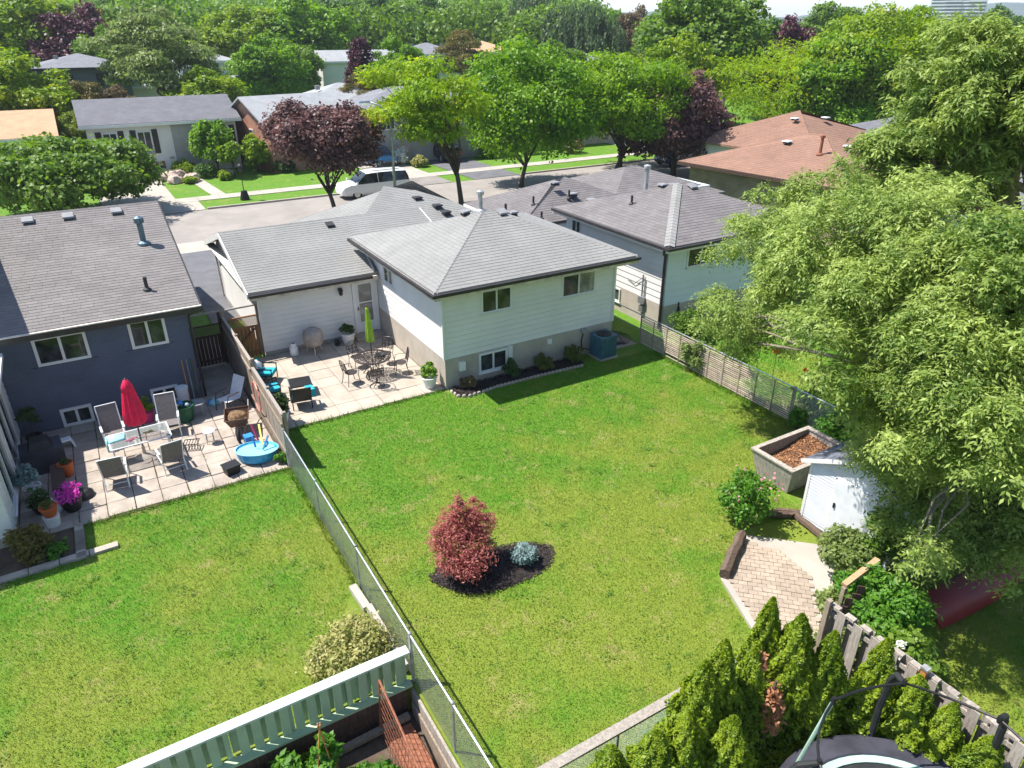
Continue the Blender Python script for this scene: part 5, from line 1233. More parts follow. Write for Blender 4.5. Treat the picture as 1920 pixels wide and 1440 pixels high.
bn = thing('plastic_bin', 'dark green plastic bin full of garden things by the blue wall', 'bin', (-8.02, 2.25, 0)); MB().lathe([(.22, 0), (.28, .5), (.31, .52), (.31, .56), (.27, .55), (.25, .42), (0, .42)], 20).build('bin', 'green_plastic', bn)
for mm_, x, y, z, r in (('blue_plastic', -.08, .05, .5, .10), ('plastic_white', .1, -.02, .48, .07), ('plastic_black', -.15, -.1, .5, .08)): q = thing('ball', {'blue_plastic': 'blue toy ball in the green bin', 'plastic_white': 'white toy ball in the green bin', 'plastic_black': 'black ball in the green bin'}[mm_], 'ball', (-8.02 + x, 2.25 + y, z)); MB().lathe([(r * math.sin(t), r - r * math.cos(t)) for t in np.linspace(.01, 3.13, 9)], 14).build('ball', mm_, q, True)
bk = thing('bucket', 'pale pink lidded bucket against the blue wall', 'bucket', (-7.9, 3.3, .0)); MB().lathe([(.16, .0), (.18, .62), (.2, .63), (.2, .70), (0, .71)], 20).build('bucket', 'pillow_white', bk)
tg = thing('garden_tools', 'garden rakes and shovels leaning on the blue wall', 'tools', (-7.6, 3.4, 0))
for x, mm_ in ((-7.72, 'wood_orange'), (-7.58, 'wood_silver'), (-7.45, 'green_plastic'), (-7.40, 'rust')): MB(tg).tube([(x, 3.25, .02), (x + .02, 3.6, 1.5)], .016, 6).build('pole', mm_)
cr = thing('potted_cactus', 'yellow-green cactus-like plant in a pot behind the sling chair', 'plant', (-9.05, 2.75, 0)); MB().lathe([(.14, 0), (.2, .35), (.2, .38), (0, .36)], 16).build('pot', 'pink_plastic', cr); link('foliage', bush_mesh(51, 'foliage', .2, .55, 160, .2, .07, 'leaf_lime'), cr, (0, 0, .33))
bgs = thing('plastic_bags', 'heap of blue and white plastic bags by the house corner', 'bags', (-7.05, 2.9, 0))
for mm_, x, y, r in (('cloth_aqua', 0, 0, .17), ('plastic_white', .17, .05, .13), ('blue_plastic', -.1, .12, .12)): MB().lathe([(r * .8, 0), (r, r * .4), (r * .7, r * .9), (r * .2, r * 1.2), (r * .3, r * 1.4)], 11, (x, y, 0), wave=.12, k=4).build('bag', mm_, bgs, True)
# wheelbarrow with soil
WB = thing('wheelbarrow', 'brown wheelbarrow full of soil beside the wooden fence', 'wheelbarrow', (-6.72, .72, 0), R(-12))
MB().add([(-.22, -.28, .30), (.22, -.28, .30), (.24, .28, .30), (-.24, .28, .30), (-.34, -.46, .62), (.34, -.46, .62), (.36, .42, .60), (-.36, .42, .60)], [(3, 2, 1, 0), (0, 1, 5, 4), (1, 2, 6, 5), (2, 3, 7, 6), (3, 0, 4, 7)]).build('tray', 'barrow', WB)
MB().tube([(-.34, -.46, .62), (.34, -.46, .62), (.36, .42, .60), (-.36, .42, .60), (-.34, -.46, .62)], .018, 6).build('rim', 'barrow', WB)
MB().lathe([(.30, .52), (.24, .60), (.12, .66), (0, .67)], 14, wave=.1, k=3).build('soil', 'soil_pile', WB)
for x in (-.25, .25): MB().tube([(x * .5, -.62, .16), (x, -.1, .3), (x * 1.3, .45, .45), (x * 1.35, .85, .62)], .018, 6).build('handle', 'wood_silver', WB); MB().tube([(x, .2, .32), (x, .25, 0)], .014, 5).build('leg', 'metal_black', WB)
w_ = MB().tube([(.19 * math.cos(t), 0, .19 * math.sin(t)) for t in np.linspace(0, 2 * math.pi, 18)], .04, 6, False).build('wheel', 'tyre', WB); w_.location = (0, -.68, .2); w_.rotation_euler = (0, 0, R(90))
# paddling pool and toys
KP = thing('paddling_pool', 'round bright blue paddling pool standing tipped on the patio edge', 'pool', (-6.62, -1.12, 0)); KP.rotation_euler = (R(-8), R(6), 0)
MB().lathe([(.50, .0), (.54, .12), (.57, .26), (.60, .27), (.57, .28), (.53, .24), (.50, .12), (.46, .06), (0, .05)], 40, wave=.012, k=20).build('basin', 'pool_blue', KP)
MB().lathe([(.565, .27), (.605, .265), (.605, .285), (.565, .29)], 40, cap=False).build('rim', 'pool_rim', KP)
MB().lathe([(.0, .235), (.545, .235)], 32, cap=False).build('cover_sheet', 'pool_rim', KP)
for lab, mm_, a, b in (('blue toy stick standing in the paddling pool', 'blue_plastic', (-6.6, -1.0, .27), (-6.62, -.9, .55)), ('dark blue swing frame leaning on the pool', 'pillow_blue', (-6.45, -1.25, .28), (-6.2, -.95, .52)), ('pink toy shovel leaning behind the pool', 'pink_plastic', (-6.4, -.5, .1), (-6.5, -.25, .62)), ('orange toy rail beside the chain-link fence', 'orange_plastic', (-6.1, -1.3, .06), (-6.25, -.4, .12)), ('yellow toy pole leaning over the pool', 'yellow_plastic', (-6.4, -1.0, .3), (-6.3, -.3, .6)), ('blue toy crate behind the paddling pool', 'blue_plastic', (-6.75, -.15, .12), (-6.5, -.12, .12))):
    q = thing('toy', lab, 'toy', a); MB(q).beam(a, b, .05 if 'crate' not in lab else .26, .03 if 'crate' not in lab else .24).build('body', mm_)
bx = thing('storage_box', 'black plastic box at the lawn edge of the left patio', 'box', (-7.42, -1.6, 0), R(14)); MB().hexa([(-.17, -.14, 0), (.17, -.14, 0), (.17, .14, 0), (-.17, .14, 0), (-.2, -.17, .26), (.2, -.17, .26), (.2, .17, .26), (-.2, .17, .26)]).build('box', 'plastic_black', bx); MB().box(-.22, .22, -.19, .19, .262, .29).build('lid', 'plastic_black', bx)
rk = thing('wire_crate', 'dark wire crate beside the sling chair', 'crate', (-8.15, .38, 0), R(-20)); m = MB()
for k in range(6): m.box(-.2 + k * .08 - .008, -.2 + k * .08 + .008, -.16, .16, .2, .215).box(-.2 + k * .08 - .008, -.2 + k * .08 + .008, -.168, -.155, 0, .21)
m.box(-.21, .21, -.17, -.15, .2, .22).box(-.21, .21, .15, .17, .2, .22).box(-.21, -.19, -.17, .17, .2, .22).box(.19, .21, -.17, .17, .2, .22); m.build('grid', 'metal_black', rk)
HH = thing('garden_hose', 'pink garden hose hanging in a loop on the wooden fence', 'hose', (-6.03, .9, 1.0))
MB(HH).tube([(-6.04 - .01 * (k % 3), .75 + (.42 + .012 * (k % 5)) * math.cos(k * .45), 1.0 + (.46 + .01 * (k % 4)) * math.sin(k * .45)) for k in range(44)], .016, 5).build('loop', 'hose_pink')
# shaded clutter by the sunroom
bq = thing('covered_barbecue', 'black barbecue under a dark cover by the sunroom', 'barbecue', (-11.85, 1.3, 0), R(5)); MB().hexa([(-.5, -.3, .0), (.5, -.3, .0), (.5, .3, 0), (-.5, .3, 0), (-.52, -.32, .72), (.52, -.32, .72), (.5, .3, .8), (-.5, .3, .8)]).build('cloth_cover', 'tramp_pad', bq); MB().hexa([(-.3, -.26, .73), (.3, -.26, .73), (.28, .24, .8), (-.28, .24, .8), (-.22, -.18, .95), (.22, -.18, .95), (.2, .16, 1.0), (-.2, .16, 1.0)]).build('lid', 'plastic_black', bq)
pot('orange pot with a dark shrub beside the shaded patio slabs', (-11.35, .6, 0), .19, .42, 'terracotta', 'leaf_deep', .12, .2, 150, .08, 61)
pot('purple petunias in a black pot at the patio corner', (-11.3, -1.25, 0), .27, .42, 'plastic_black', 'petal_magenta', .34, .34, 520, .075, 62, 'flower_pot')
pot('orange planter stacked on a white bucket by the bush', (-11.75, -1.75, .3), .2, .28, 'terracotta', 'leaf_shrub', .14, .2, 120, .08, 63)
q = thing('bucket', 'white bucket under the orange planter', 'bucket', (-11.75, -1.75, 0)); MB().lathe([(.15, 0), (.19, .3), (0, .3)], 18).build('bucket', 'pot_white', q)
pot('tall topiary shrub by the blue wall at the far left', (-12.1, 2.9, 0), .22, .35, 'plastic_black', 'leaf_deep', .3, .5, 700, .09, 64, 'topiary', .75)
pot('blue-green shrub in a pale pot by the sunroom window', (-12.15, -.2, 0), .22, .4, 'pot_white', 'leaf_bluespruce', .32, .7, 900, .09, 65)
pot('dark round shrub in a pot by the sunroom', (-12.0, -1.0, 0), .2, .3, 'plastic_black', 'leaf_deep', .28, .5, 700, .08, 66)
rt = thing('charcoal_grill', 'round black kettle lid lying by the petunias', 'barbecue', (-11.05, -.75, 0)); MB().lathe([(.28, .02), (.26, .12), (.15, .2), (0, .22)], 20).build('lid', 'plastic_black', rt)
bgw = thing('plastic_bags', 'white plastic bags behind the petunias', 'bags', (-11.7, -1.15, 0)); MB().lathe([(.16, 0), (.2, .14), (.13, .34), (.03, .42)], 11, wave=.14, k=3).build('bag', 'plastic_white', bgw, True)
bc = thing('planter_bench', 'dark wooden planter bench along the shaded slabs', 'bench', (-11.55, .1, 0), R(92)); MB().box(-.7, .7, -.16, .16, .3, .36).build('seat', 'wood_dark', bc)
for x in (-.6, .6): MB().box(x - .04, x + .04, -.15, .15, 0, .3).build('leg', 'wood_dark', bc)

# ---------------- sunken vegetable garden
sheet('garden_walk', [(-6.75, -11.0), (-6.2, -11.0), (-6.2, -16), (-6.75, -16)], -.68, 'earth')
gwk = bpy.data.objects['garden_walk']; bdm = MB().box(-.26, .26, -.6, .6, -.02, .03).mesh('walk_board', 'rust')
for k in range(4): link('walk_board', bdm, gwk, (-6.46, -11.7 - k * 1.23, -.66), .02 * (-1) ** k)
TR = thing('rusty_trellis', 'leaning rusty wire trellis panel in the vegetable garden', 'trellis', (-6.6, -11.5, -.7))
a0, a1, b0, b1 = Vector((-6.78, -11.0, -.68)), Vector((-6.68, -10.95, .62)), Vector((-6.9, -12.9, -.68)), Vector((-6.72, -12.9, .35))
MB(TR).tube([a1, b1], .022, 6).build('top_rail', 'rust'); MB(TR).tube([a0, a1], .022, 6).build('post', 'rust'); MB(TR).tube([b0, b1], .022, 6).build('post', 'rust'); m = MB(TR)
for k in range(1, 14): t = k / 14; m.tube([a0.lerp(b0, t), a1.lerp(b1, t)], .005, 4, False)
for k in range(1, 9): t = k / 9; m.tube([a0.lerp(a1, t), b0.lerp(b1, t)], .005, 4, False)
m.build('wire_grid', 'rust')
for lab, x, y in (('bamboo bean poles tied in a tripod in the vegetable garden', -7.95, -11.6),):
    T = thing('bean_poles', lab, 'poles', (x, y, -.7))
    for k in range(4): a = k * 1.57 + .5; MB(T).tube([(x + .32 * math.cos(a), y + .32 * math.sin(a), -.7), (x - .03 * math.cos(a), y - .03 * math.sin(a), 1.0)], .012, 5).build('pole', 'yellow_plastic' if 0 else 'wood_orange')

# ================================================================ TRAMPOLINE, SHEET
TP = thing('trampoline', 'round black trampoline with curved enclosure poles in the lower right corner', 'trampoline', (-1.55, -17.82, 0))
RT = 1.88
MB().lathe([(RT - .34, .93), (RT - .30, .97), (RT, .96), (RT + .06, .92), (RT + .05, .78)], 48, cap=False).build('safety_pad', 'tramp_pad', TP)
MB().lathe([(RT - .44, .92), (RT - .34, .93), (RT - .33, .955), (RT - .44, .94)], 48, cap=False).build('net_band', 'tramp_green', TP)
MB().lathe([(0, .90), (RT - .42, .915)], 48, cap=False).build('jump_mat', 'tramp_mat', TP)
MB().lathe([(RT + .02, .68), (RT + .05, .70), (RT + .02, .73), (RT - .02, .70), (RT + .02, .68)], 48, cap=False).build('frame_ring', 'galv', TP)
ring = []
for k in range(8):
    a = R(5 + 46 * k) if k < 3 else R(5 + 45 * k); c_, s_ = math.cos(a), math.sin(a); r = RT + .06
    if k == 2: MB().tube([(r * c_, r * s_, 0), (r * .79 * c_, r * .79 * s_, 2.58)], .03, 8).build('enclosure_pole', 'tramp_green', TP)
    else: MB().tube([(r * c_, r * s_, 0), (r * c_, r * s_, .7), (r * 1.01 * c_, r * 1.01 * s_, 1.6), (r * .98 * c_, r * .98 * s_, 2.2), (r * .91 * c_, r * .91 * s_, 2.48), (r * .79 * c_, r * .79 * s_, 2.58)], [.03, .05, .055, .055, .05, .04], 8).build('enclosure_pole', 'tramp_mat', TP)
    ring.append((r * .79 * c_, r * .79 * s_, 2.58))
    MB().lathe([(.03, -.06), (.045, 0), (.03, .06)], 8, ring[-1]).build('pole_cap', 'plastic_black', TP)
    MB().tube([(r * .7 * c_, r * .7 * s_, .03), (r * c_, r * s_, .03), (r * c_, r * s_, .72)], .022, 6).build('leg', 'galv', TP)
m = MB()
for k in range(8):
    p, q = Vector(ring[k]), Vector(ring[(k + 1) % 8]); m.tube([p.lerp(q, t) * (1 + .06 * math.sin(math.pi * t)) - Vector((0, 0, .06 * math.sin(math.pi * t) + .06 * math.sin(math.pi * t) * 2.3)) for t in (0, .25, .5, .75, 1)], .02, 6)
m.build('top_rods', 'metal_black', TP)
RS = thing('red_sheet', 'dark red plastic sheet lying in the deep shade under the big tree', 'sheet', (5.4, -14.8, 0))
m = MB(RS); n = 10
for k in range(n + 1):
    t = k / n; x, y = 3.9 + 3.6 * t, -14.75 - .12 * math.sin(3 * t)
    for w, z in ((-.42, .06), (-.2, .35 + .08 * math.sin(6 * t)), (.2, .42 + .08 * math.sin(6 * t + 1)), (.45, .1)): m.v.append((x, y + w, z))
    for w, z in ((.43, .08), (.2, .40 + .08 * math.sin(6 * t + 1)), (-.2, .33 + .08 * math.sin(6 * t)), (-.40, .04)): m.v.append((x, y + w, z))
for k in range(n):
    for j in range(8): a = k * 8 + j; b = k * 8 + (j + 1) % 8; m.f.append((a, b, b + 8, a + 8))
m.build('sheet', 'red_sheet', smooth=True)

# ================================================================ STREET FURNITURE AND VEHICLES
SL = thing('street_lamp', 'tall curved-arm street lamp at the kerb in front of the parked van', 'street lamp', (8.2, 24.0, 0))
MB().tube([(0, 0, 0), (0, 0, 3), (0, 0, 5.6), (-.08, .05, 6.2), (-.45, .3, 6.8), (-1.1, .5, 7.05)], [.11, .09, .07, .06, .05, .04], 10).build('pole', 'galv_dull', SL, True)
MB().hexa([(-1.75, .48, 6.98), (-1.05, .40, 7.0), (-1.05, .62, 7.0), (-1.75, .66, 6.98), (-1.7, .5, 7.1), (-1.05, .44, 7.12), (-1.05, .58, 7.12), (-1.7, .62, 7.1)]).build('lamp_head', 'galv', SL)
MB().lathe([(.2, 0), (.16, .1), (.11, .3)], 12).build('base', 'galv_dull', SL)
# three electricity poles far away would be hidden by trees; a garden lamp stands on the far boulevard
GL = thing('garden_lamp', 'small black lamp post with planter base on the far boulevard', 'lamp', (.9, 34.6, 0)); MB().lathe([(.34, 0), (.28, .3), (.2, .62), (.06, .66)], 12).build('base', 'metal_black', GL); MB().tube([(0, 0, .6), (0, 0, 2.0)], .03, 8).build('pole', 'metal_black', GL); MB().lathe([(.05, 1.98), (.13, 2.05), (.16, 2.35), (.2, 2.36), (.03, 2.52)], 8).build('lantern', 'metal_black', GL)
def car(name, label, cat, loc, rz, st, paint, glass_rng, wheels, wr=.34, pillars=()):
    """st: stations (x, zbot, zbelt, zroof, wbot, wbelt, wroof); front at +x"""
    V = thing(name, label, cat, loc, rz); n = len(st); ring = []
    for x, zb, zl, zr, wb, wl, w2 in st: ring.append([(x, -wb * .9, zb), (x, -wb, zb + .12), (x, -wl, (zb + zl) / 2 + .05), (x, -wl * .99, zl), (x, -w2, zr - .05), (x, -w2 * .75, zr), (x, 0, zr + .02), (x, w2 * .75, zr), (x, w2, zr - .05), (x, wl * .99, zl), (x, wl, (zb + zl) / 2 + .05), (x, wb, zb + .12), (x, wb * .9, zb)])
    body, glass = MB(), MB(); k = 13
    for i in range(n - 1):
        for j in range(k - 1):
            q = [ring[i][j], ring[i + 1][j], ring[i + 1][j + 1], ring[i][j + 1]]
            isg = j in (3, 8) and glass_rng[0] <= i < glass_rng[1] or (j in (4, 5, 6, 7, 3, 8) and i in glass_rng[2])
            (glass if isg else body).add(q, [(0, 1, 2, 3)])
    body.add(ring[0], [tuple(range(k))]); body.add(ring[-1], [tuple(range(k))[::-1]])
    bo = body.build('body', paint, V, False)
    glass.build('windows', 'car_glass', V)
    pm = MB()
    for x in pillars:
        for i in range(n - 1):
            a, b = st[i], st[i + 1]; lo, hi = min(a[0], b[0]), max(a[0], b[0])
            if lo <= x <= hi:
                t = (x - a[0]) / (b[0] - a[0]); L_ = [a[q] + (b[q] - a[q]) * t for q in range(7)]
                for s in (-1, 1): pm.beam((x, s * L_[5] * 1.0, L_[2]), (x, s * (L_[6] + .006), L_[3] - .05), .05, .03, (1, 0, 0))
    if pillars: pm.build('pillars', paint, V)
    for x in wheels:
        for s in (-1, 1):
            w = MB(); yy = s * (st[n // 2][4] - .09)
            w.tube([(x, yy - .10, wr), (x, yy - .09, wr), (x, yy + .09, wr), (x, yy + .10, wr)], [wr * .86, wr, wr, wr * .86], 22)
            wo = w.build('wheel', 'tyre', V); r_ = MB().tube([(x, yy + s * .10, wr), (x, yy + s * .112, wr)], [wr * .64, wr * .56], 18)
            for q in range(5): a = q * 1.2566; r_.beam((x, yy + s * .115, wr), (x + wr * .6 * math.cos(a), yy + s * .115, wr + wr * .6 * math.sin(a)), .05, .02, (0, 1, 0))
            r_.build('rim', 'rim', wo)
    x0, x1 = st[0], st[-1]
    for s in (-1, 1):
        MB().box(x0[0] - .03, x0[0] + .10, s * x0[5] * .80 - .10, s * x0[5] * .80 + .10, x0[2] - .28, x0[2] + .02).build('tail_light', 'lamp_red', V)
        MB().box(x1[0] - .12, x1[0] + .025, s * x1[5] * .74 - .16, s * x1[5] * .74 + .16, x1[2] - .16, x1[2] - .02).build('headlight', 'lamp_clear', V)
        MB().box(st[n - 4][0] - .06, st[n - 4][0] + .06, s * (st[n - 4][5] + .10) - .08, s * (st[n - 4][5] + .10) + .08, st[n - 4][2] + .02, st[n - 4][2] + .16).build('mirror', paint, V)
    MB().box(x0[0] - .06, x0[0] + .02, -x0[5] * .9, x0[5] * .9, x0[1] + .04, x0[1] + .2).build('rear_bumper', paint, V); MB().box(x1[0] - .02, x1[0] + .05, -x1[5] * .85, x1[5] * .85, x1[1] + .02, x1[1] + .2).build('front_bumper', 'plastic_black' if paint != 'paint_white_car' else paint, V)
    MB().box(x1[0] + .0, x1[0] + .03, -.45, .45, x1[2] - .30, x1[2] - .12).build('grille', 'metal_black', V)
    MB().box(x0[0] - .035, x0[0] - .0, -.26, .26, x0[2] - .35, x0[2] - .23).build('number_plate', 'plastic_white', V)
    return V
van = [(-2.55, .32, 1.02, 1.05, .86, .92, .80), (-2.50, .26, 1.05, 1.35, .90, .98, .80), (-2.30, .24, 1.06, 1.74, .92, 1.0, .78), (-1.2, .22, 1.06, 1.78, .93, 1.0, .80), (-.2, .22, 1.05, 1.79, .93, 1.0, .80), (.75, .22, 1.04, 1.74, .93, 1.0, .78), (1.55, .22, 1.03, 1.12, .93, .98, .74), (2.0, .24, 1.0, 1.04, .92, .95, .72), (2.42, .28, .86, .90, .88, .90, .66), (2.58, .34, .66, .70, .78, .80, .6)]
V1 = car('minivan', 'white minivan parked at the far kerb behind the purple maple', 'van', (9.45, 31.45, -.02), R(180), van, 'paint_white_car', (1, 6, (1, 5)), (-1.55, 1.55), pillars=(-1.25, -.1))
MB().beam((-1.9, -.62, 1.84), (.5, -.62, 1.84), .04, .04).beam((-1.9, .62, 1.84), (.5, .62, 1.84), .04, .04).build('roof_rack', 'metal_black', V1)
suv = [(-2.2, .40, .98, 1.02, .80, .86, .74), (-2.15, .34, 1.02, 1.30, .86, .91, .74), (-1.75, .30, 1.03, 1.62, .88, .92, .72), (-.9, .28, 1.02, 1.68, .89, .93, .73), (.1, .28, 1.0, 1.66, .89, .93, .72), (.5, .28, 1.0, 1.58, .89, .93, .70), (1.05, .28, .99, 1.05, .89, .92, .68), (1.6, .30, .95, 1.0, .88, .90, .66), (2.05, .34, .82, .86, .84, .85, .6), (2.2, .40, .68, .72, .74, .76, .56)]
car('suv', 'black hatchback-style suv on the asphalt driveway behind the locust trunk', 'car', (20.7, 42.9, .01), R(90), suv, 'paint_black_car', (1, 6, (1, 5)), (-1.4, 1.4), .36, pillars=(-.85, .15))
car('suv', 'dark blue suv facing the street beside the purple maple', 'car', (14.3, 42.6, .01), R(-90), suv, 'paint_blue_car', (1, 6, (1, 5)), (-1.4, 1.4), .36, pillars=(-.85, .15))
car('sedan', 'dark car parked under the yellow locust on the right', 'car', (37.6, 29.6, .01), R(180), suv, 'paint_blue_car', (1, 6, (1, 5)), (-1.4, 1.4), .36, pillars=(-.85, .15))
# boulders by the shuttered house
rb = np.random.default_rng(12)
for lab, x, y, r in (('large pink boulder left of the front garden shrub', -2.6, 45.3, .75), ('low flat pink boulder at the edge of the far lawn', -1.2, 43.6, .65), ('rounded pink boulder behind the flat one', -1.9, 46.2, .6), ('small grey boulder under the little front tree', 1.9, 45.2, .45), ('pink boulder by the sidewalk corner', -2.5, 43.7, .6)):
    T = thing('boulder', lab, 'boulder', (x, y, 0), rb.uniform(0, 3)); m = MB()
    for i in range(6):
        for j in range(9):
            t, p = math.pi * i / 5, 2 * math.pi * j / 9; q = r * (1 + rb.uniform(-.15, .15)); m.v.append((q * 1.2 * math.sin(t) * math.cos(p), q * math.sin(t) * math.sin(p), .3 * r + q * .7 * math.cos(t)))
    for i in range(5):
        for j in range(9): a, b = i * 9 + j, i * 9 + (j + 1) % 9; m.f.append((a, b, b + 9, a + 9))
    m.build('rock', 'stone_pink', T)

# ================================================================ TREES
def std_tree(seed, rx, top, bot, n, ln, wd, nl=30, lr=.36, flat=.75, m='leaf_mid', tr=.22, fork=None, droop=.3, up=.5, shell=.5, bark='bark', lean=(0, 0), nlimb=9, under=-.6):
    rng = np.random.default_rng(seed); lb = crown_lobes(rng, rx, (top - bot) / 2, (top + bot) / 2, nl, lr, flat)
    lb = [(a + lean[0], b + lean[1], c, r, q) for a, b, c, r, q in lb]
    v = lobes_foliage(rng, lb, n, ln, wd, droop, up, shell, under)
    return np_mesh('crown', v, 4, m), trunk_mesh(rng, 'trunk', top, tr, fork if fork else bot + .15 * (top - bot), lb, bark, nlimb, lean)
def spray_foliage(rng, lobes, n, per, ln, wd, rach, shell=.55, under=-.5, droop=.9):
    """pinnate sprays: leaflets in two rows along a drooping stalk"""
    lob = np.array(lobes, float); ns = n // per; area = lob[:, 3] ** 2; idx = rng.choice(len(lob), int(ns * 1.4), p=area / area.sum())
    d = sphere_dirs(rng, len(idx)); low = d[:, 2] < under; d[low, 2] *= -1
    rad = (1 - shell * rng.random(len(idx)) ** 1.5) * (1 + .2 * np.sin(d[:, 0] * 5 + idx) * np.cos(d[:, 1] * 6 + 2 * idx))
    c = lob[idx, :3] + d * rad[:, None] * np.stack([lob[idx, 3], lob[idx, 3], lob[idx, 4]], 1)
    keep = np.ones(len(c), bool)
    for k in range(len(lob)):
        q = (c - lob[k, :3]) / np.array([lob[k, 3], lob[k, 3], lob[k, 4]]); keep &= ~(((q ** 2).sum(1) < .45) & (idx != k))
    c, d = c[keep][:ns], d[keep][:ns]; m = len(c)
    ax = unit(d * np.array([1, 1, .35]) + rng.normal(size=(m, 3)) * .45 + np.array([0, 0, -.25])); sd = unit(np.cross(ax, np.array([0, 0, 1.]) + rng.normal(size=(m, 3)) * .3))
    C_, N_, A_ = [], [], []; r = rach * rng.uniform(.7, 1.3, (m, 1))
    for k in range(per):
        t = (k // 2 + .5) / ((per + 1) // 2); s = 1 if k % 2 else -1
        p = c + ax * r * t + np.array([0, 0, -1]) * r * droop * t * t
        la = unit(ax * .55 + sd * s * (.8 if k < per - 1 else .0) + np.array([0, 0, -droop * (.4 + t)]) + rng.normal(size=(m, 3)) * .25)
        C_.append(p + la * ln * .5); A_.append(la); N_.append(unit(np.array([0, 0, .8]) + d * .5 + rng.normal(size=(m, 3)) * .5))
    return leaf_verts(rng, np.concatenate(C_), np.concatenate(N_), np.concatenate(A_), ln, wd, .4)
# shared shapes for the far trees (about 10 m across, 11 m tall)
PR = {}
for k, (sd_, nl, flat, lr) in enumerate(((101, 46, .75, .29), (102, 56, .7, .26), (103, 40, .85, .32))): PR['round%d' % k] = std_tree(sd_, 5, 11, 1.8, 26000, .30, .22, nl, lr, flat, tr=.28)
PR['airy'] = std_tree(104, 5, 11, 2.6, 24000, .32, .13, 34, .30, .42, tr=.24, shell=.7)
PR['narrow'] = std_tree(105, 1.7, 9.5, .6, 6000, .3, .2, 22, .5, 1.6, tr=.15)
def willow(seed):
    rng = np.random.default_rng(seed); lb = crown_lobes(rng, 4.6, 3.6, 7.6, 24, .34, .8); lob = np.array(lb); C_, A_, N_ = [], [], []
    for k in range(900):
        l = lob[rng.integers(len(lob))]; d = sphere_dirs(rng, 1)[0]; d[2] = abs(d[2]) * .6; p = l[:3] + d * l[3] * .95; L = rng.uniform(1.2, 3.6); n = int(L / .2)
        for i in range(n): q = p + np.array([d[0] * .5 * min(1, i * .2 / .8), d[1] * .5 * min(1, i * .2 / .8), -i * .2]); C_.append(q + rng.normal(size=3) * .06); A_.append((d[0] * .3, d[1] * .3, -1)); N_.append(d * .8 + rng.normal(size=3) * .5)
    v = leaf_verts(rng, np.array(C_), np.array(N_), np.array(A_), .5, .17)
    return np_mesh('crown', v, 4, 'leaf_willow'), trunk_mesh(rng, 'trunk', 11, .3, 3.5, lb)
PR['weep'] = willow(106)
rt_ = random.Random(77)
def far(kind, m, x, y, top, w, name, label, base=11.0, wid=10.0, sx=1.0, cat='tree'):
    cm, tm = PR[kind]; s = w / wid
    if kind == 'narrow': base, s = 9.5, w / 3.4
    tree_at(name, label, (x, y, -.05), cm, tm, rt_.uniform(0, 6.28), (s, s, top / base), m, None, cat)
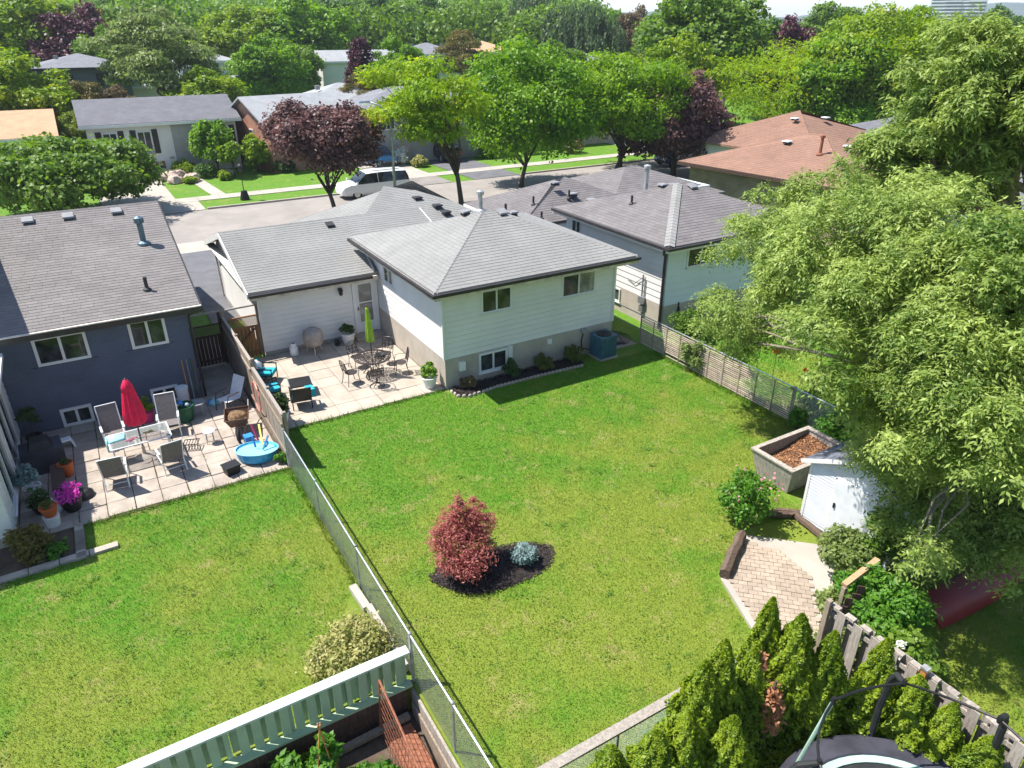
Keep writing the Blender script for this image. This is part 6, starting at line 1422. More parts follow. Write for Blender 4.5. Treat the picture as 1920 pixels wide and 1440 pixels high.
FAR = [
 ('round1', 'leaf_lime', -12.2, 60, 9.3, 10.5, 'tree', 'yellow-green tree filling the left edge above the orange roof'),
 ('round0', 'leaf_lime', -9.5, 98, 15.2, 18, 'tree', 'tall yellow-green tree in the top left corner'),
 ('round2', 'leaf_plum', -5.1, 91.8, 13.4, 11.5, 'purple_tree', 'dark purple tree behind the slate-blue house at top left'),
 ('round1', 'leaf_mid', -3.0, 84.5, 11.2, 7.4, 'tree', 'round green tree right of the dark purple tree at top left'),
 ('airy', 'leaf_silver', .8, 67.3, 14.3, 12.5, 'tree', 'tall silvery green tree behind the shuttered white house'),
 ('round2', 'leaf_dark', 2.5, 129, 15.6, 12, 'tree', 'dark green tree at the top behind the silvery tree'),
 ('round0', 'leaf_olive', -7.4, 61.5, 6.8, 5.6, 'shrub_tree', 'yellowish shrub below the slate-blue house wall'),
 ('round1', 'leaf_bronze', -4.2, 62, 6.2, 5.0, 'shrub_tree', 'reddish tan shrub below the slate-blue house corner'),
 ('round1', 'leaf_lime', 4.1, 61.5, 7.6, 8.2, 'tree', 'round yellow-green tree behind the ridge of the shuttered house'),
 ('round2', 'leaf_bronze', 11.7, 103, 10.6, 8.2, 'tree', 'brownish dark tree above the small white house'),
 ('round0', 'leaf_lime', 16.9, 103, 14.0, 15.5, 'tree', 'broad light green tree at the top left of centre'),
 ('round2', 'leaf_maple', 26.2, 103, 15.4, 18.5, 'tree', 'large deep green tree at the top, right of the light green one'),
 ('round1', 'leaf_maple', 13.9, 76, 10.2, 9.8, 'tree', 'bright large-leaved tree behind the red brick house'),
 ('round0', 'leaf_dark', 39.5, 122, 16.3, 14, 'tree', 'dark green tree at the top above the narrow purple tree'),
 ('round1', 'leaf_dark', 48.5, 124, 16.6, 14.5, 'tree', 'dark tree at the top centre, left of its bluish neighbour'),
 ('round2', 'leaf_dark', 55, 117, 16.4, 13.5, 'tree', 'dark tree at the top centre above the grey hip roof'),
 ('round0', 'leaf_mid', 66.9, 132, 15.6, 12, 'tree', 'mid green tree at the top between two darker ones'),
 ('airy', 'leaf_mid', 62.7, 112, 16.8, 12.5, 'tree', 'tall loose green tree at the top right of centre'),
 ('weep', 'leaf_willow', 71.1, 107, 16.9, 14.5, 'willow_tree', 'grey-green weeping willow at the top, the left one of the pair'),
 ('weep', 'leaf_willow', 70.5, 91, 15.0, 14.5, 'willow_tree', 'grey-green weeping willow at the top, the nearer right one of the pair'),
 ('airy', 'leaf_olive', 45.5, 86, 11.8, 8.2, 'tree', 'rough olive tree beside the grey hip roof at top centre'),
 ('narrow', 'leaf_plum', 21.8, 66.5, 9.9, 3.4, 'purple_tree', 'narrow column-shaped dark purple tree'),
 ('airy', 'leaf_olive', 16.6, 51.6, 7.9, 5.2, 'tree', 'small olive-brown tree above the street lamp'),
 ('round1', 'leaf_maple', 26.0, 65, 10.2, 7.2, 'tree', 'round bright green tree between the narrow purple tree and the locust'),
 ('round2', 'leaf_bronze', 86, 96, 14.2, 8.5, 'tree', 'bronze-tinted tree on the skyline right of the willows'),
 ('round0', 'leaf_mid', 83.5, 85, 13.2, 11.5, 'tree', 'green tree below the far hills right of the willows'),
 ('round2', 'leaf_mid', 55.1, 45.6, 15.4, 16, 'tree', 'huge rounded green tree reaching the top edge right of centre'),
 ('round0', 'leaf_dark', 57.0, 48.6, 13.4, 14, 'tree', 'dark companion just behind the huge rounded tree'),
 ('round1', 'leaf_lime', 40.2, 33.4, 10.6, 9, 'tree', 'light green tree above the second purple maple'),
 ('round2', 'leaf_plum', 63.7, 40.6, 11.9, 7.6, 'purple_tree', 'deep purple tree above the broad yellow locust'),
 ('round0', 'leaf_mid', 101.8, 65, 14.8, 13, 'tree', 'grey-green tree on the skyline left of the apartment tower'),
 ('airy', 'leaf_maple', 116, 61, 15.6, 9, 'tree', 'slender tree standing up on the skyline beside the tower'),
 ('round1', 'leaf_dark', 141, 60, 14.4, 11, 'tree', 'far dark tree on the skyline at the right edge'),
 ('round1', 'leaf_mid', 3, 100, 13, 13, 'tree', 'green tree at the top between silvery tree and brownish tree'),
 ('round0', 'leaf_mid', 33, 78, 8.6, 8, 'tree', 'low green tree in front of the far white two-storey house'),
 ('round2', 'leaf_maple', 36.5, 60, 8.0, 8, 'tree', 'green tree behind the tall street maple'),
 ('round1', 'leaf_mid', 50, 68, 9.5, 10, 'tree', 'green tree under the right willow'),
 ('round2', 'leaf_maple', 66, 62, 10.5, 11, 'tree', 'green tree right of the mauve grey roof'),
 ('round1', 'leaf_dark', 72, 50, 12, 12, 'tree', 'dark tree behind the broad yellow locust'),
 ('round0', 'leaf_maple', 52, 24, 11.0, 11, 'tree', 'green tree behind the locust on the right'),
 ('round2', 'leaf_mid', 40, 6, 9.0, 9, 'tree', 'green tree behind the brown-roofed house at the right edge'),
 ('round0', 'leaf_maple', 33, -9.5, 8.5, 9, 'tree', 'green tree seen through the big foreground tree'),
 ('round1', 'leaf_mid', -16.5, 72, 8.5, 10, 'tree', 'green tree above the orange roof at the far left'),
 ('round2', 'leaf_mid', 20, 88, 9.5, 9, 'tree', 'green tree between the red brick house and the far white house'),
 ('round0', 'leaf_yellowgreen', -7.9, 52.0, 5.2, 4.2, 'tree', 'light shrub tree between the orange and the dark roof'),
]
for f_ in FAR: far(*f_)
# ---- street trees and other trees at middle distance
def mid(name, label, loc, cm, tm, rz=0): return tree_at(name, label, loc, cm, tm, rz)
def locust(seed, rx, top, bot, n, m, lean, tr, nl=40, fork=None):
    rng = np.random.default_rng(seed); lb = []
    for k in range(nl):
        a = rng.uniform(0, 6.28); q = math.sqrt(rng.random()); h = rng.random()
        r = rx * .26 * rng.uniform(.7, 1.25); lb.append((lean[0] + rx * q * math.cos(a) * (.55 + .45 * h), lean[1] + rx * q * math.sin(a) * (.55 + .45 * h), bot + (top - bot) * (h * (1 - .35 * q * q)), r, r * .38))
    v = spray_foliage(rng, lb, n, 6, .21, .095, .35, .8, -.9, .25)
    return np_mesh('crown', v, 4, m), trunk_mesh(rng, 'trunk', top, tr, fork or bot * .75, lb, 'bark', 14, (lean[0] * .12, lean[1] * .12))
mid('locust_tree', 'yellow-green locust with bare forked trunk at the near kerb', (12.56, 23.2, 0), *locust(201, 4.3, 9.4, 5.2, 30000, 'leaf_locust', (-2.3, 1.2), .17, 52, 2.8))
mid('maple_tree', 'tall full green maple in the middle of the street', (20.3, 28.3, 0), *std_tree(202, 5.7, 11.0, 1.2, 46000, .24, .17, 66, .29, .75, 'leaf_maple', .16, 1.9, lean=(.3, -.3), under=-.95, shell=.65))
mid('maple_tree', 'green street tree with clear trunk right of the tall maple', (26.9, 25.6, 0), *std_tree(203, 5.2, 9.9, 2.0, 32000, .24, .14, 50, .28, .6, 'leaf_locust2', .15, 2.3, under=-.95, lean=(1.6, .4), shell=.65))
mid('locust_tree', 'green locust behind the second purple maple', (32.5, 31.5, 0), *locust(204, 4.6, 9.2, 3.2, 15000, 'leaf_lime', (.0, .0), .2))
mid('purple_maple', 'dark purple maple hanging over the white van', (4.6, 25.2, 0), *std_tree(205, 3.7, 7.1, 2.9, 30000, .22, .14, 38, .32, .8, 'leaf_purple', .14, 1.9, lean=(-.3, .3), shell=.6))
mid('purple_maple', 'dark purple maple left of the brown roofs', (33.2, 25.4, 0), *std_tree(206, 4.8, 7.7, .7, 30000, .27, .19, 36, .34, .85, 'leaf_purple', .22, 1.6))
mid('maple_tree', 'broad low green maple in front of the left house ridge', (-9.7, 35.6, 0), *std_tree(207, 5.6, 4.9, .5, 38000, .27, .2, 44, .27, .6, 'leaf_mid', .22, 1.3))
mid('locust_tree', 'broad golden yellow-green locust above the brown roof', (52.0, 31.0, 0), *locust(208, 8.6, 9.4, 3.4, 34000, 'leaf_locust', (0, 0), .28, 60))
mid('locust_tree', 'large green locust right of the golden one', (57.0, 24.0, 0), *std_tree(209, 8.8, 12.9, 2.6, 44000, .34, .18, 58, .3, .6, 'leaf_lime', .3, 3.0))
mid('small_tree', 'small bright green tree beside the dark front door across the street', (1.35, 46.4, 0), *std_tree(210, 1.9, 4.5, .3, 9000, .22, .16, 20, .4, 1.0, 'leaf_maple', .09, .9))
mid('small_tree', 'yellow-green sapling in front of the door tree', (2.1, 43.8, 0), *std_tree(211, 1.0, 2.9, .8, 3000, .2, .14, 12, .45, .9, 'leaf_lime', .05, .9))
mid('small_tree', 'little yellow-green tree beside the purple maple crown', (4.4, 45.5, 0), *std_tree(212, 1.5, 2.9, .2, 5000, .22, .16, 14, .42, .9, 'leaf_lime', .07, .6))

# ---- the big pale-leaved trees on the right
LA = [(7.6, -5.4, 5.1, 1.1), (5.8, -8.2, 6.8, 1.1), (6.7, -8.8, 7.2, 1.2), (6.2, -6.3, 3.6, .85), (4.0, -9.4, 5.6, 1.05), (3.9, -10.7, 6.4, 1.2), (4.3, -11.4, 7, 1.35), (5.1, -11.7, 7.3, 1.4), (6.9, -5.6, 2.6, .6), (7.2, -6.9, 2.9, .85), (3.3, -11.6, 5.8, 1.0), (3.1, -12.7, 6.2, 1.25), (3.4, -13.4, 6.6, 1.4), (3.5, -14.1, 7.0, 1.45), (4.1, -14.5, 7.2, 1.45), (2.7, -13.4, 5.4, 1.1), (2.9, -14.1, 5.8, 1.3), (3.2, -14.7, 6.1, 1.4), (3.1, -15.4, 6.2, 1.4), (4.3, -11.6, 4.6, 0.75), (3.5, -12.9, 4.0, 0.65), (2.9, -14.0, 4.8, 0.95), (3.1, -14.7, 5.1, 1.15), (3.2, -15.4, 5.3, 1.25), (4.5, -13.2, 2.8, 0.85), (5.2, -13.6, 2.8, 1.1), (5.7, -14.3, 3.0, 1.3), (5.8, -14.9, 3.2, 1.3), (4.2, -13.8, 2.2, 0.8), (5.0, -14.3, 2.2, 1.1), (5.5, -14.9, 2.4, 1.2), (4.0, -14.6, 1.9, 0.65), (4.6, -15.1, 2.0, 0.85), (4.5, -15.8, 2.3, 0.85), (2.3, -15.1, 2.6, 0.4), (5.0, -12.5, 5.8, 1.2), (5.8, -13.1, 6.2, 1.3), (4.7, -13.0, 5.4, 1.1), (6.6, -13.7, 6.1, 1.5), (2.0, -15.0, 5.1, .8), (2.3, -15.8, 5.5, .9), (4.4, -14.2, 3.9, 1.1), (5.0, -15.0, 4.2, 1.2), (4.0, -13.6, 3.4, .8)]
def big_tree(name, label, base, lobes, n, per, ln, wd, m, seed, tr, fork, limbs, rach=.34):
    rng = np.random.default_rng(seed); bx_, by_ = base; lb = []
    for x, y, z, r in lobes:
        lb.append((x - bx_, y - by_, z, r * .40, r * .3))
        for k in range(9):
            d = sphere_dirs(rng, 1)[0]; d[2] = d[2] if d[2] > -.45 else -d[2]; q = r * rng.uniform(.18, .38)
            lb.append((x - bx_ + d[0] * r * .95, y - by_ + d[1] * r * .95, z + d[2] * r * .85, q, q * .55))
    v = spray_foliage(rng, lb, n, per, ln, wd, rach, .75, -.75, .42)
    T = thing(name, label, 'tree', (base[0], base[1], 0)); link('crown', np_mesh('crown', v, 4, m), T)
    mb = MB(); mb.tube([(0, 0, -.1), (.05, .05, fork * .5), (0, .1, fork)], [tr * 1.3, tr, tr * .85], 10)
    for l in lb[::10]:
        a = (rng.uniform(-.1, .1), rng.uniform(0, .2), fork * rng.uniform(.8, 1)); P_ = limb_path(rng, a, l[:3], .0, 6, .045); mb.tube(P_, [tr * .5, tr * .36, tr * .26, tr * .17, tr * .1, tr * .04], 6)
        for k in range(3):
            e = (l[0] + rng.uniform(-1, 1) * l[3], l[1] + rng.uniform(-1, 1) * l[3], l[2] + rng.uniform(-.6, .8) * l[4]); mb.tube(limb_path(rng, P_[3], e, 0, 4, .07), [tr * .16, tr * .1, tr * .06, tr * .02], 5)
    link('trunk', mb.mesh('trunk', 'bark_pale', True), T)
    return T
big_tree('ash_tree', 'big pale green tree with drooping narrow leaves over the shed', (8.3, -12.9), LA, 342000, 9, .100, .035, 'leaf_ash', 301, .34, 2.4, 12)
LB = [(10.7, -7.9, 7.4, 1.3), (10.9, -8.2, 8.6, 1.3), (11.1, -8.5, 9.8, 1.2), (11.1, -8.5, 10.6, .9), (11.5, -9.3, 9.2, 1.5), (11.5, -9.3, 10.2, 1.2), (12.1, -10.2, 9.0, 1.7), (11.4, -8.7, 7.5, 1.5), (11.6, -9.2, 8.0, 1.0), (11.0, -8.0, 6.4, 1.2), (12.4, -10.4, 10.1, 1.5), (12.8, -11.2, 8.1, 2), (10.6, -7.6, 8.0, .9), (10.3, -7.3, 7.4, .8), (11.4, -9.1, 10.9, .6), (13.4, -8.2, 8.6, 1.8), (14, -9.8, 8.2, 2), (13.6, -6.6, 7.2, 1.7)]
TB2 = big_tree('ash_tree', 'tall pale tree with a thick reddish limb at the right edge', (13.6, -10.4), LB, 117000, 9, .15, .048, 'leaf_ash', 302, .42, 5.6, 12)
MB().tube([(-.2, .1, 5.2), (-.9, .5, 6.2), (-1.6, .95, 6.7), (-2.3, 1.5, 7.2), (-2.7, 1.9, 7.9)], [.34, .3, .24, .17, .08], 10).build('limb', 'bark_red', TB2, True)

# ================================================================ SHRUBS AND SMALL PLANTS
def bush(name, label, loc, r, h, n, ln, wd, m, seed, nl=9, group=None, cat='shrub', stem=True):
    T = thing(name, label, cat, loc, 0, group); link('foliage', bush_mesh(seed, 'foliage', r, h, n, ln, wd, m, nl), T)
    if stem:
        s = MB(); q = random.Random(seed)
        for k in range(4): s.tube([(q.uniform(-.05, .05), q.uniform(-.05, .05), -.02), (q.uniform(-.3, .3) * r, q.uniform(-.3, .3) * r, h * .6)], [.02, .008], 5)
        s.build('stems', 'bark', T)
    return T
# Japanese maple on its mulch bed
rng = np.random.default_rng(401); lbj = [(0, 0, .75, .42, .36), (-.25, .1, .95, .33, .26), (.25, .05, .9, .34, .26), (-.32, -.12, .62, .32, .24), (.32, .2, .6, .26, .2), (.05, -.22, .55, .36, .26), (-.1, .18, 1.22, .28, .2), (.18, .1, 1.28, .24, .18), (-.38, .12, .78, .24, .18), (.48, .1, .95, .2, .14), (.0, .12, 1.52, .15, .14), (-.02, .16, 1.72, .07, .12), (.3, .22, 1.45, .1, .1), (.5, .25, 1.2, .1, .08), (-.45, .1, 1.1, .1, .1), (-.1, -.36, .38, .28, .18), (-.35, -.2, .38, .2, .14)]
T = thing('japanese_maple', 'small feathery red maple on the round black mulch bed', 'tree', (-3.68, -8.5, .08)); T.scale = (1.32, 1.32, 1.06)
link('crown', np_mesh('crown', lobes_foliage(rng, lbj, 13000, .058, .020, .5, .5, .85, -.9), 4, 'leaf_japan'), T); link('trunk', trunk_mesh(rng, 'trunk', 1, .035, .3, lbj, 'bark', 10), T)
link('variegated_leaves', np_mesh('variegated_leaves', lobes_foliage(rng, [(.42, -.12, .5, .14, .12), (.38, -.05, .62, .1, .08)], 260, .05, .03), 4, 'leaf_varieg'), T)
T = bush('dwarf_blue_spruce', 'dwarf silver-blue spruce beside the red maple', (-2.35, -8.95, .05), .30, .42, 4200, .06, .022, 'leaf_bluespruce', 402, 14)
bush('shrub', 'variegated cream and green shrub in the corner of the green fence', (-6.85, -9.72, 0), .78, .62, 9000, .07, .045, 'leaf_varieg', 403, 26)
for k, (lab, x, y, r, h, mm_) in enumerate((('small bronze shrub at the left end of the bed by the house', .66, -.38, .27, .48, 'leaf_bronze'), ('dark green shrub beside the basement window', 2.36, -.42, .34, .72, 'leaf_deep'), ('olive shrub in the middle of the bed by the house', 3.75, -.42, .33, .55, 'leaf_shrub'), ('round olive shrub nearest the air conditioner', 5.0, -.45, .36, .68, 'leaf_shrub'))): bush('shrub', lab, (x, y, .05), r, h, 2200, .07, .04, mm_, 410 + k)
bush('shrub', 'round yellowish bush by the sunroom corner', (-12.2, -2.8, 0), .52, .62, 3400, .08, .05, 'leaf_olive', 420, 14)
bush('shrub', 'low weedy plants by the edging slabs at the far left', (-11.7, -3.05, 0), .3, .22, 500, .1, .05, 'leaf_fresh', 421)
bush('shrub', 'weeds growing beside the paddling pool at the chain-link fence', (-6.08, -1.75, 0), .22, .3, 420, .1, .05, 'leaf_fresh', 422)
RSb = bush('flowering_shrub', 'pink flowering shrub at the corner of the paver pad', (3.15, -10.55, 0), .62, 1.55, 3300, .09, .055, 'leaf_fresh', 423, 22)
link('flowers', np_mesh('flowers', lobes_foliage(np.random.default_rng(9), [(0, 0, .85, .62, .72), (.2, -.3, 1.1, .4, .4)], 46, .08, .07, 0, .8, .15), 4, 'petal_pink'), RSb)['kind'] = 'stuff'
for lab, x, y, z, r, h, n, mm_, sd_ in (('leafy shrub in front of the shed door', 3.55, -13.0, 0, .62, 1.35, 3600, 'leaf_silver', 424), ('tall dark shrub against the right side of the shed', 4.15, -13.55, 0, .6, 2.0, 4600, 'leaf_mid', 425), ('vine-covered mound behind the plank', 2.75, -14.4, 0, .95, 1.25, 7000, 'leaf_fresh', 426), ('wild bush at the paver pad edge', 2.35, -13.75, 0, .42, .8, 2200, 'leaf_silver', 427), ('vine climbing over the slat fence', 8.35, -3.3, .25, .55, 1.0, 2600, 'leaf_silver', 428), ('green weed clump at the end of the slat fence', 8.15, -7.95, 0, .3, .75, 1000, 'leaf_fresh', 429), ('dark bush behind the chain-link fence by the planter', 9.3, -8.2, 0, .85, 1.6, 4200, 'leaf_mid', 430), ('wild vines over the fence behind the planter', 8.3, -9.6, 0, .8, 1.3, 4200, 'leaf_fresh', 431), ('bush below the downspout of the dark-roofed house', 10.1, -1.0, 0, .7, 1.35, 3600, 'leaf_mid', 432), ('low bush below the red flowers', 9.4, -3.9, 0, .6, .9, 2600, 'leaf_mid', 433), ('light green bush between the cedars and the board fence', -.35, -15.2, 0, .38, 1.1, 2000, 'leaf_varieg', 434), ('weeds behind the timber at the rear fence', 1.3, -14.7, 0, .5, .8, 1800, 'leaf_silver', 435)):
    bush('shrub', lab, (x, y, z), r, h, n, .10, .055, mm_, sd_, 14)
fl_ = thing('red_flowers', 'bright red flowers above the slat fence', 'flowers', (9.7, -5.6, 0)); link('flowers', np_mesh('flowers', lobes_foliage(np.random.default_rng(10), [(0, 0, 1.35, .13, .1), (.0, -1.2, 1.15, .07, .06)], 60, .10, .09), 4, 'petal_red'), fl_); MB().tube([(0, 0, 0), (0, 0, 1.35)], .012, 5).tube([(0, -1.2, 0), (0, -1.2, 1.15)], .012, 5).build('stems', 'leaf_mid', fl_)
HY = bush('hydrangea', 'white flowering hydrangea behind the board fence', (1.95, -15.35, 0), .75, .95, 3600, .13, .09, 'leaf_mid', 436, 16)
for k in range(11):
    a = k * 2.4; q = np_mesh('flower_head', lobes_foliage(np.random.default_rng(440 + k), [(0, 0, 0, .085, .075)], 70, .05, .045, 0, .6, .5), 4, 'petal_white'); link('flower_head', q, HY, (-.35 + .42 * math.cos(a) * (k / 11) - .1, -.2 + .5 * math.sin(a) * (k / 11), .92 + .06 * math.sin(k)))
for k, (lab, x, y, r, h, n, ln, mm_) in enumerate((('lush bean plant on the left of the vegetable garden', -8.55, -11.45, .55, .75, 1500, .14, 'leaf_fresh'), ('bean vines climbing the tripod poles', -7.95, -11.55, .28, 1.45, 700, .12, 'leaf_fresh'), ('tangle of vegetable leaves beside the rusty trellis', -7.3, -12.0, .5, .45, 1500, .13, 'leaf_fresh'), ('grassy vegetables at the bottom edge', -7.5, -12.7, .6, .5, 1800, .16, 'leaf_maple'), ('low vines between beans and poles', -8.2, -11.15, .35, .4, 500, .12, 'leaf_lime'), ('leafy vegetables along the brown walk boards', -6.85, -12.7, .22, .6, 600, .15, 'leaf_fresh'), ('bean leaves at the bottom left by the green fence', -9.3, -11.6, .5, .5, 1000, .14, 'leaf_maple'))): bush('vegetable_plant', lab, (x, y, -.7), r, h, n, ln, ln * .6, mm_, 450 + k, 10, cat='plant')
# front garden shrubs across the street
for k, (lab, x, y, r, h, mm_) in enumerate((('dark round shrub among the boulders', .1, 45.0, .95, 1.0, 'leaf_dark'), ('yellow-green shrub by the front steps', -1.3, 47.3, 1.0, 1.1, 'leaf_lime'), ('yellow-green tuft beside the flat boulder', -1.5, 42.9, .5, .5, 'leaf_lime'), ('light tuft at the right end of the boulders', 1.2, 43.2, .6, .6, 'leaf_lime'), ('white blossoming hedge in front of the stone house', 16.2, 42.6, 1.1, 1.3, 'petal_white'), ('pale flower bed beside the grey driveway', 17.3, 40.6, .7, .9, 'leaf_varieg'), ('green shrub beside the black suv', 24.6, 41.5, 1.1, 1.3, 'leaf_maple'), ('hedge shrub behind the third street tree', 29.5, 41.5, 1.4, 1.5, 'leaf_maple'), ('shrub by the far sidewalk right of the maple', 33.5, 40.0, 1.2, 1.2, 'leaf_bronze'), ('shrub beside the little yellow-green tree', 6.2, 44.2, 1.0, 1.0, 'leaf_deep'), ('dark hedge under the left maple', -10.8, 46, 1.6, 1.6, 'leaf_dark'))): bush('shrub', lab, (x, y, 0), r, h, 1400, .17, .12, mm_, 470 + k, 12)
# cedars along the rear fence
def cedar(seed, h, r, n):
    rng = np.random.default_rng(seed); t = rng.random(n) ** .75; a = rng.uniform(0, 6.283, n); lump = 1 + .17 * np.sin(a * 3 + t * 9 + seed) + .15 * np.sin(a * 7 - t * 23) + .10 * np.sin(a * 11 + t * 41)
    rr_ = r * np.minimum(1, (1 - t) * 1.25) ** .7 * (.45 + .55 * np.minimum(1, t * 6 + .4)) * lump * (1 - .4 * rng.random(n) ** 2)
    c = np.stack([rr_ * np.cos(a), rr_ * np.sin(a), .04 + h * t], 1); d = np.stack([np.cos(a), np.sin(a), np.full(n, .3)], 1)
    v = leaf_verts(rng, c, unit(d + rng.normal(size=(n, 3)) * .6), unit(d * .6 + np.array([0, 0, .9]) + rng.normal(size=(n, 3)) * .4), .075, .038)
    return np_mesh('foliage', v, 4, 'leaf_cedar'), MB().tube([(0, 0, -.05), (0, 0, h * .8)], [.06, .015], 6).mesh('trunk', 'bark')
CD = [cedar(501, 3.0, .50, 20000), cedar(502, 3.0, .56, 20000), cedar(503, 3.0, .46, 19000)]
for k, (lab, x, y, h) in enumerate((('tallest pointed cedar, nearest the paver pad', -1.31, -14.75, 3.0), ('pointed cedar just right of the tallest one', -1.15, -15.2, 2.95), ('broad cedar right of the two pointed ones', -.75, -15.55, 2.7), ('cedar left of the tallest one by the rear fence', -2.6, -15.0, 3.0), ('cedar leaning on the rear fence rail, second from its left', -3.02, -15.05, 2.85), ('cedar behind the dead brown sprig', -2.0, -15.1, 2.6), ('round-topped cedar against the board fence', -.02, -16.0, 2.55), ('cedar against the board fence under the orange post', .22, -16.5, 2.1), ('cedar beside the trampoline pole near the board fence', .40, -17.0, 1.9), ('cedar in the lower right corner', .42, -17.6, 1.8), ('cedar at the bottom edge, left of the group', -3.95, -15.15, 2.1), ('low cedar at the bottom edge at the far left of the row', -4.55, -14.9, 1.9), ('cedar low in the group at the bottom centre', -3.5, -15.3, 2.35), ('dark low cedar behind the dead sprig, low in the group', -2.9, -15.6, 2.2))):
    T = thing('cedar_tree', lab, 'cedar', (x, y, 0), k * 1.3, 'cedars behind the rear fence'); f_, t_ = CD[k % 3]; link('foliage', f_, T); link('trunk', t_, T); s = h / 3; T.scale = (.9 + .2 * rf.random(), .9 + .2 * rf.random(), s)
T = thing('dead_cedar_branch', 'rust-brown dead sprig among the cedars', 'branch', (-1.85, -15.45, 0)); link('foliage', np_mesh('foliage', lobes_foliage(np.random.default_rng(5), [(0, 0, 1.75, .16, .3), (.05, 0, 1.35, .2, .35), (-.05, .3, 2.3, .12, .2)], 900, .09, .04, .8), 4, 'leaf_deadcedar'), T); MB().tube([(0, 0, 0), (0, 0, 2.2)], .02, 5).build('stem', 'bark', T)

# ================================================================ GRASS AND FAR WOODS
def grass(name, label, boxes, holes, dens, h, w, seed):
    rng = np.random.default_rng(seed); P_ = []
    for x0, x1, y0, y1 in boxes:
        n = int((x1 - x0) * (y1 - y0) * dens); P_.append(np.stack([rng.uniform(x0, x1, n), rng.uniform(y0, y1, n)], 1))
    P_ = np.concatenate(P_); keep = np.ones(len(P_), bool)
    for H_ in holes:
        xs_, ys_ = P_[:, 0], P_[:, 1]; ins = np.zeros(len(P_), bool); j = len(H_) - 1
        for i in range(len(H_)):
            a, b = H_[i], H_[j]; c_ = ((a[1] > ys_) != (b[1] > ys_)) & (xs_ < (b[0] - a[0]) * (ys_ - a[1]) / ((b[1] - a[1]) or 1e-9) + a[0]); ins ^= c_; j = i
        keep &= ~ins
    P_ = P_[keep]; n = len(P_); a = rng.uniform(0, 6.283, n); s = rng.uniform(.6, 1.4, n); c = np.stack([P_[:, 0], P_[:, 1], np.full(n, -.012)], 1)
    sd = np.stack([np.cos(a), np.sin(a), np.zeros(n)], 1) * (w * s / 2)[:, None]; ln = rng.normal(size=(n, 2)) * h * .55
    tip = c + np.stack([ln[:, 0], ln[:, 1], h * s], 1); v = np.stack([c - sd, c + sd, tip], 1).reshape(-1, 3)
    o = link(name, np_mesh(name, v, 3, 'grass_blade')); tag(o, label, 'grass', None, 'stuff'); return o
padH = [(1.1, -11.6), (2.8, -10.65), (4.5, -11.0), (4.6, -14.3), (1.3, -14.4), (.5, -13.3)]
grass('lawn_grass', 'sunlit mown grass of the middle back lawn', [(-5.9, 8.22, -14.2, .0)], [bedP, bed2, padH, [(x, y) for x, y in rect(4.9, 8.2, -14.2, -8.9)], rect(-.1, 0.1, -.3, .1), rect(5.4, 8.2, -.95, .1)], 1500, .032, .013, 601)
grass('lawn_grass', 'sunlit mown grass of the left neighbour lawn', [(-14.5, -6.0, -10.55, -2.2)], [rect(-14.5, -11.1, -3.55, -2.0), [(-6.1, -7.7), (-5.9, -7.7), (-5.9, -10.6), (-7.4, -10.6), (-7.55, -9.7), (-6.9, -9.0)]], 1500, .032, .013, 602)
grass('lawn_grass', 'grass of the right neighbour yard under the big tree', [(8.35, 20, -15, -.2)], [], 380, .06, .022, 603)
grass('lawn_grass', 'shaded grass in the yard behind the board fence', [(.95, 9, -20, -15.2)], [], 600, .06, .018, 604)
rj = random.Random(5)
joints = []
for i in range(1, 10): joints += [(-12.5 + i * .651 - .012, -12.5 + i * .651 + .012, -2.1 + k * .64 + rj.uniform(0, .4), -2.1 + k * .64 + rj.uniform(.4, .64)) for k in range(9) if rj.random() < .45]
for j in range(0, 9): joints += [(-12.5 + k * .65 + rj.uniform(0, .3), -12.5 + k * .65 + rj.uniform(.3, .65), -2.1 + j * .642 - .012, -2.1 + j * .642 + .012) for k in range(10) if rj.random() < .4]
grass('joint_weeds', 'weeds growing in the joints of the left patio', joints, [], 2600, .05, .018, 605)
grass('tall_grass', 'longer unmown tufts along fences and bed edges', [(-6.06, -5.85, -10.5, -2.2), (8.08, 8.3, -8.8, -1.2), (-5.8, 1.0, -14.25, -14.1), (-11.3, -6.0, -2.25, -2.13), (-5.8, -.2, -.1, .02), (.95, 1.15, -18, -14.6)], [], 900, .13, .02, 606)
cw_ = []; rc = np.random.default_rng(33)
for k in range(260):
    bx0, bx1, by0, by1 = ((-5.8, 8.0, -14.0, -1.0), (-13, -6.2, -10.4, -2.4))[k % 3 == 2]; p_ = np.array([rc.uniform(bx0, bx1), rc.uniform(by0, by1)])
    if in_poly(p_[0], p_[1], padH) or in_poly(p_[0], p_[1], bedP) or (p_[0] > 4.7 and p_[1] < -8.7) or (p_[0] < -11 and p_[1] > -3.6): continue
    q_ = rc.integers(8, 26); sp = rc.uniform(.05, .17); cw_.append(np.stack([p_[0] + rc.normal(size=q_) * sp, p_[1] + rc.normal(size=q_) * sp, rc.uniform(.012, .035, q_)], 1))
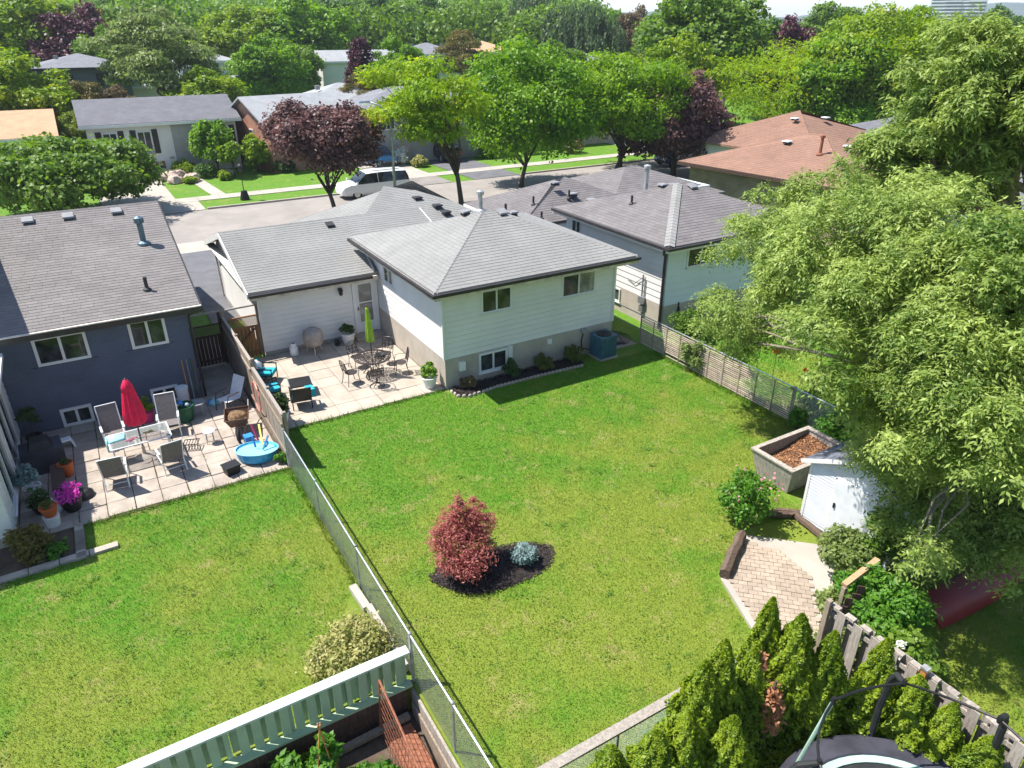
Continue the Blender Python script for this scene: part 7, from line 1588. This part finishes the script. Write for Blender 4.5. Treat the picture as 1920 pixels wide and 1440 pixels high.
cw_ = np.concatenate(cw_); nn = len(cw_); o = link('lawn_weeds', np_mesh('lawn_weeds', leaf_verts(rc, cw_, rc.normal(size=(nn, 3)) * .35 + np.array([0, 0, 1]), rc.normal(size=(nn, 3)), .05, .03), 4, 'leaf_clover')); tag(o, 'clover and plantain scattered through both lawns', 'weeds', None, 'stuff')
sheet('rear_yard', rect(-5.9, .75, -26, -14.4), -.008, 'earth')
# woods between the far houses and the hills: one mass of crowns
rw = np.random.default_rng(700); Cw = []; NW = 900
azd = rw.uniform(-14, 80, NW); az = np.radians(azd); rd = 140 + 900 * rw.random(NW) ** 2.0; V_ = []
for a, ad_, d in zip(az, azd, rd):
    tall = max(0, min(1, (40 - ad_) / 5)); d = d if tall < .5 else 140 + (d - 140) * .3
    r = rw.uniform(4, 7.5); h = rw.uniform(7, 11.5) + d * .004 + tall * (rw.uniform(2, 6) + .03 * (d - 140)); n = 300 if d < 260 else 70
    dd = sphere_dirs(rw, n); dd[:, 2] = np.abs(dd[:, 2]) - .15; c = np.array([-9.35 + d * math.sin(a), -20 + d * math.cos(a), h - r * .7]) + dd * r * rw.uniform(.75, 1.05, (n, 1)) * np.array([1, 1, .75])
    V_.append(leaf_verts(rw, c, dd + rw.normal(size=(n, 3)) * .5, rw.normal(size=(n, 3)), .75 if d < 260 else 2.4, .55 if d < 260 else 1.7))
tag(link('distant_woods', np_mesh('distant_woods', np.concatenate(V_), 4, 'leaf_mid')), 'hazy woods stretching towards the hills', 'woods', None, 'stuff')
# haze over the far country
HZ = MB().box(-1200, 4300, -600, 4300, -4, 95).build('haze', 'vent_grey'); HZ['kind'] = 'stuff'; HZ['label'] = 'thin bluish summer haze'; HZ['category'] = 'haze'
hzm = bpy.data.materials.new('haze'); hzm.use_nodes = True; hn = hzm.node_tree; hn.nodes.clear()
pv_ = hn.nodes.new('ShaderNodeVolumePrincipled'); oo = hn.nodes.new('ShaderNodeOutputMaterial'); hn.links.new(pv_.outputs[0], oo.inputs['Volume'])
pv_.inputs['Color'].default_value = (.80, .88, 1, 1); pv_.inputs['Density'].default_value = .00024; pv_.inputs['Anisotropy'].default_value = .2
HZ.data.materials.clear(); HZ.data.materials.append(hzm)
HZ.display_type = 'WIRE'
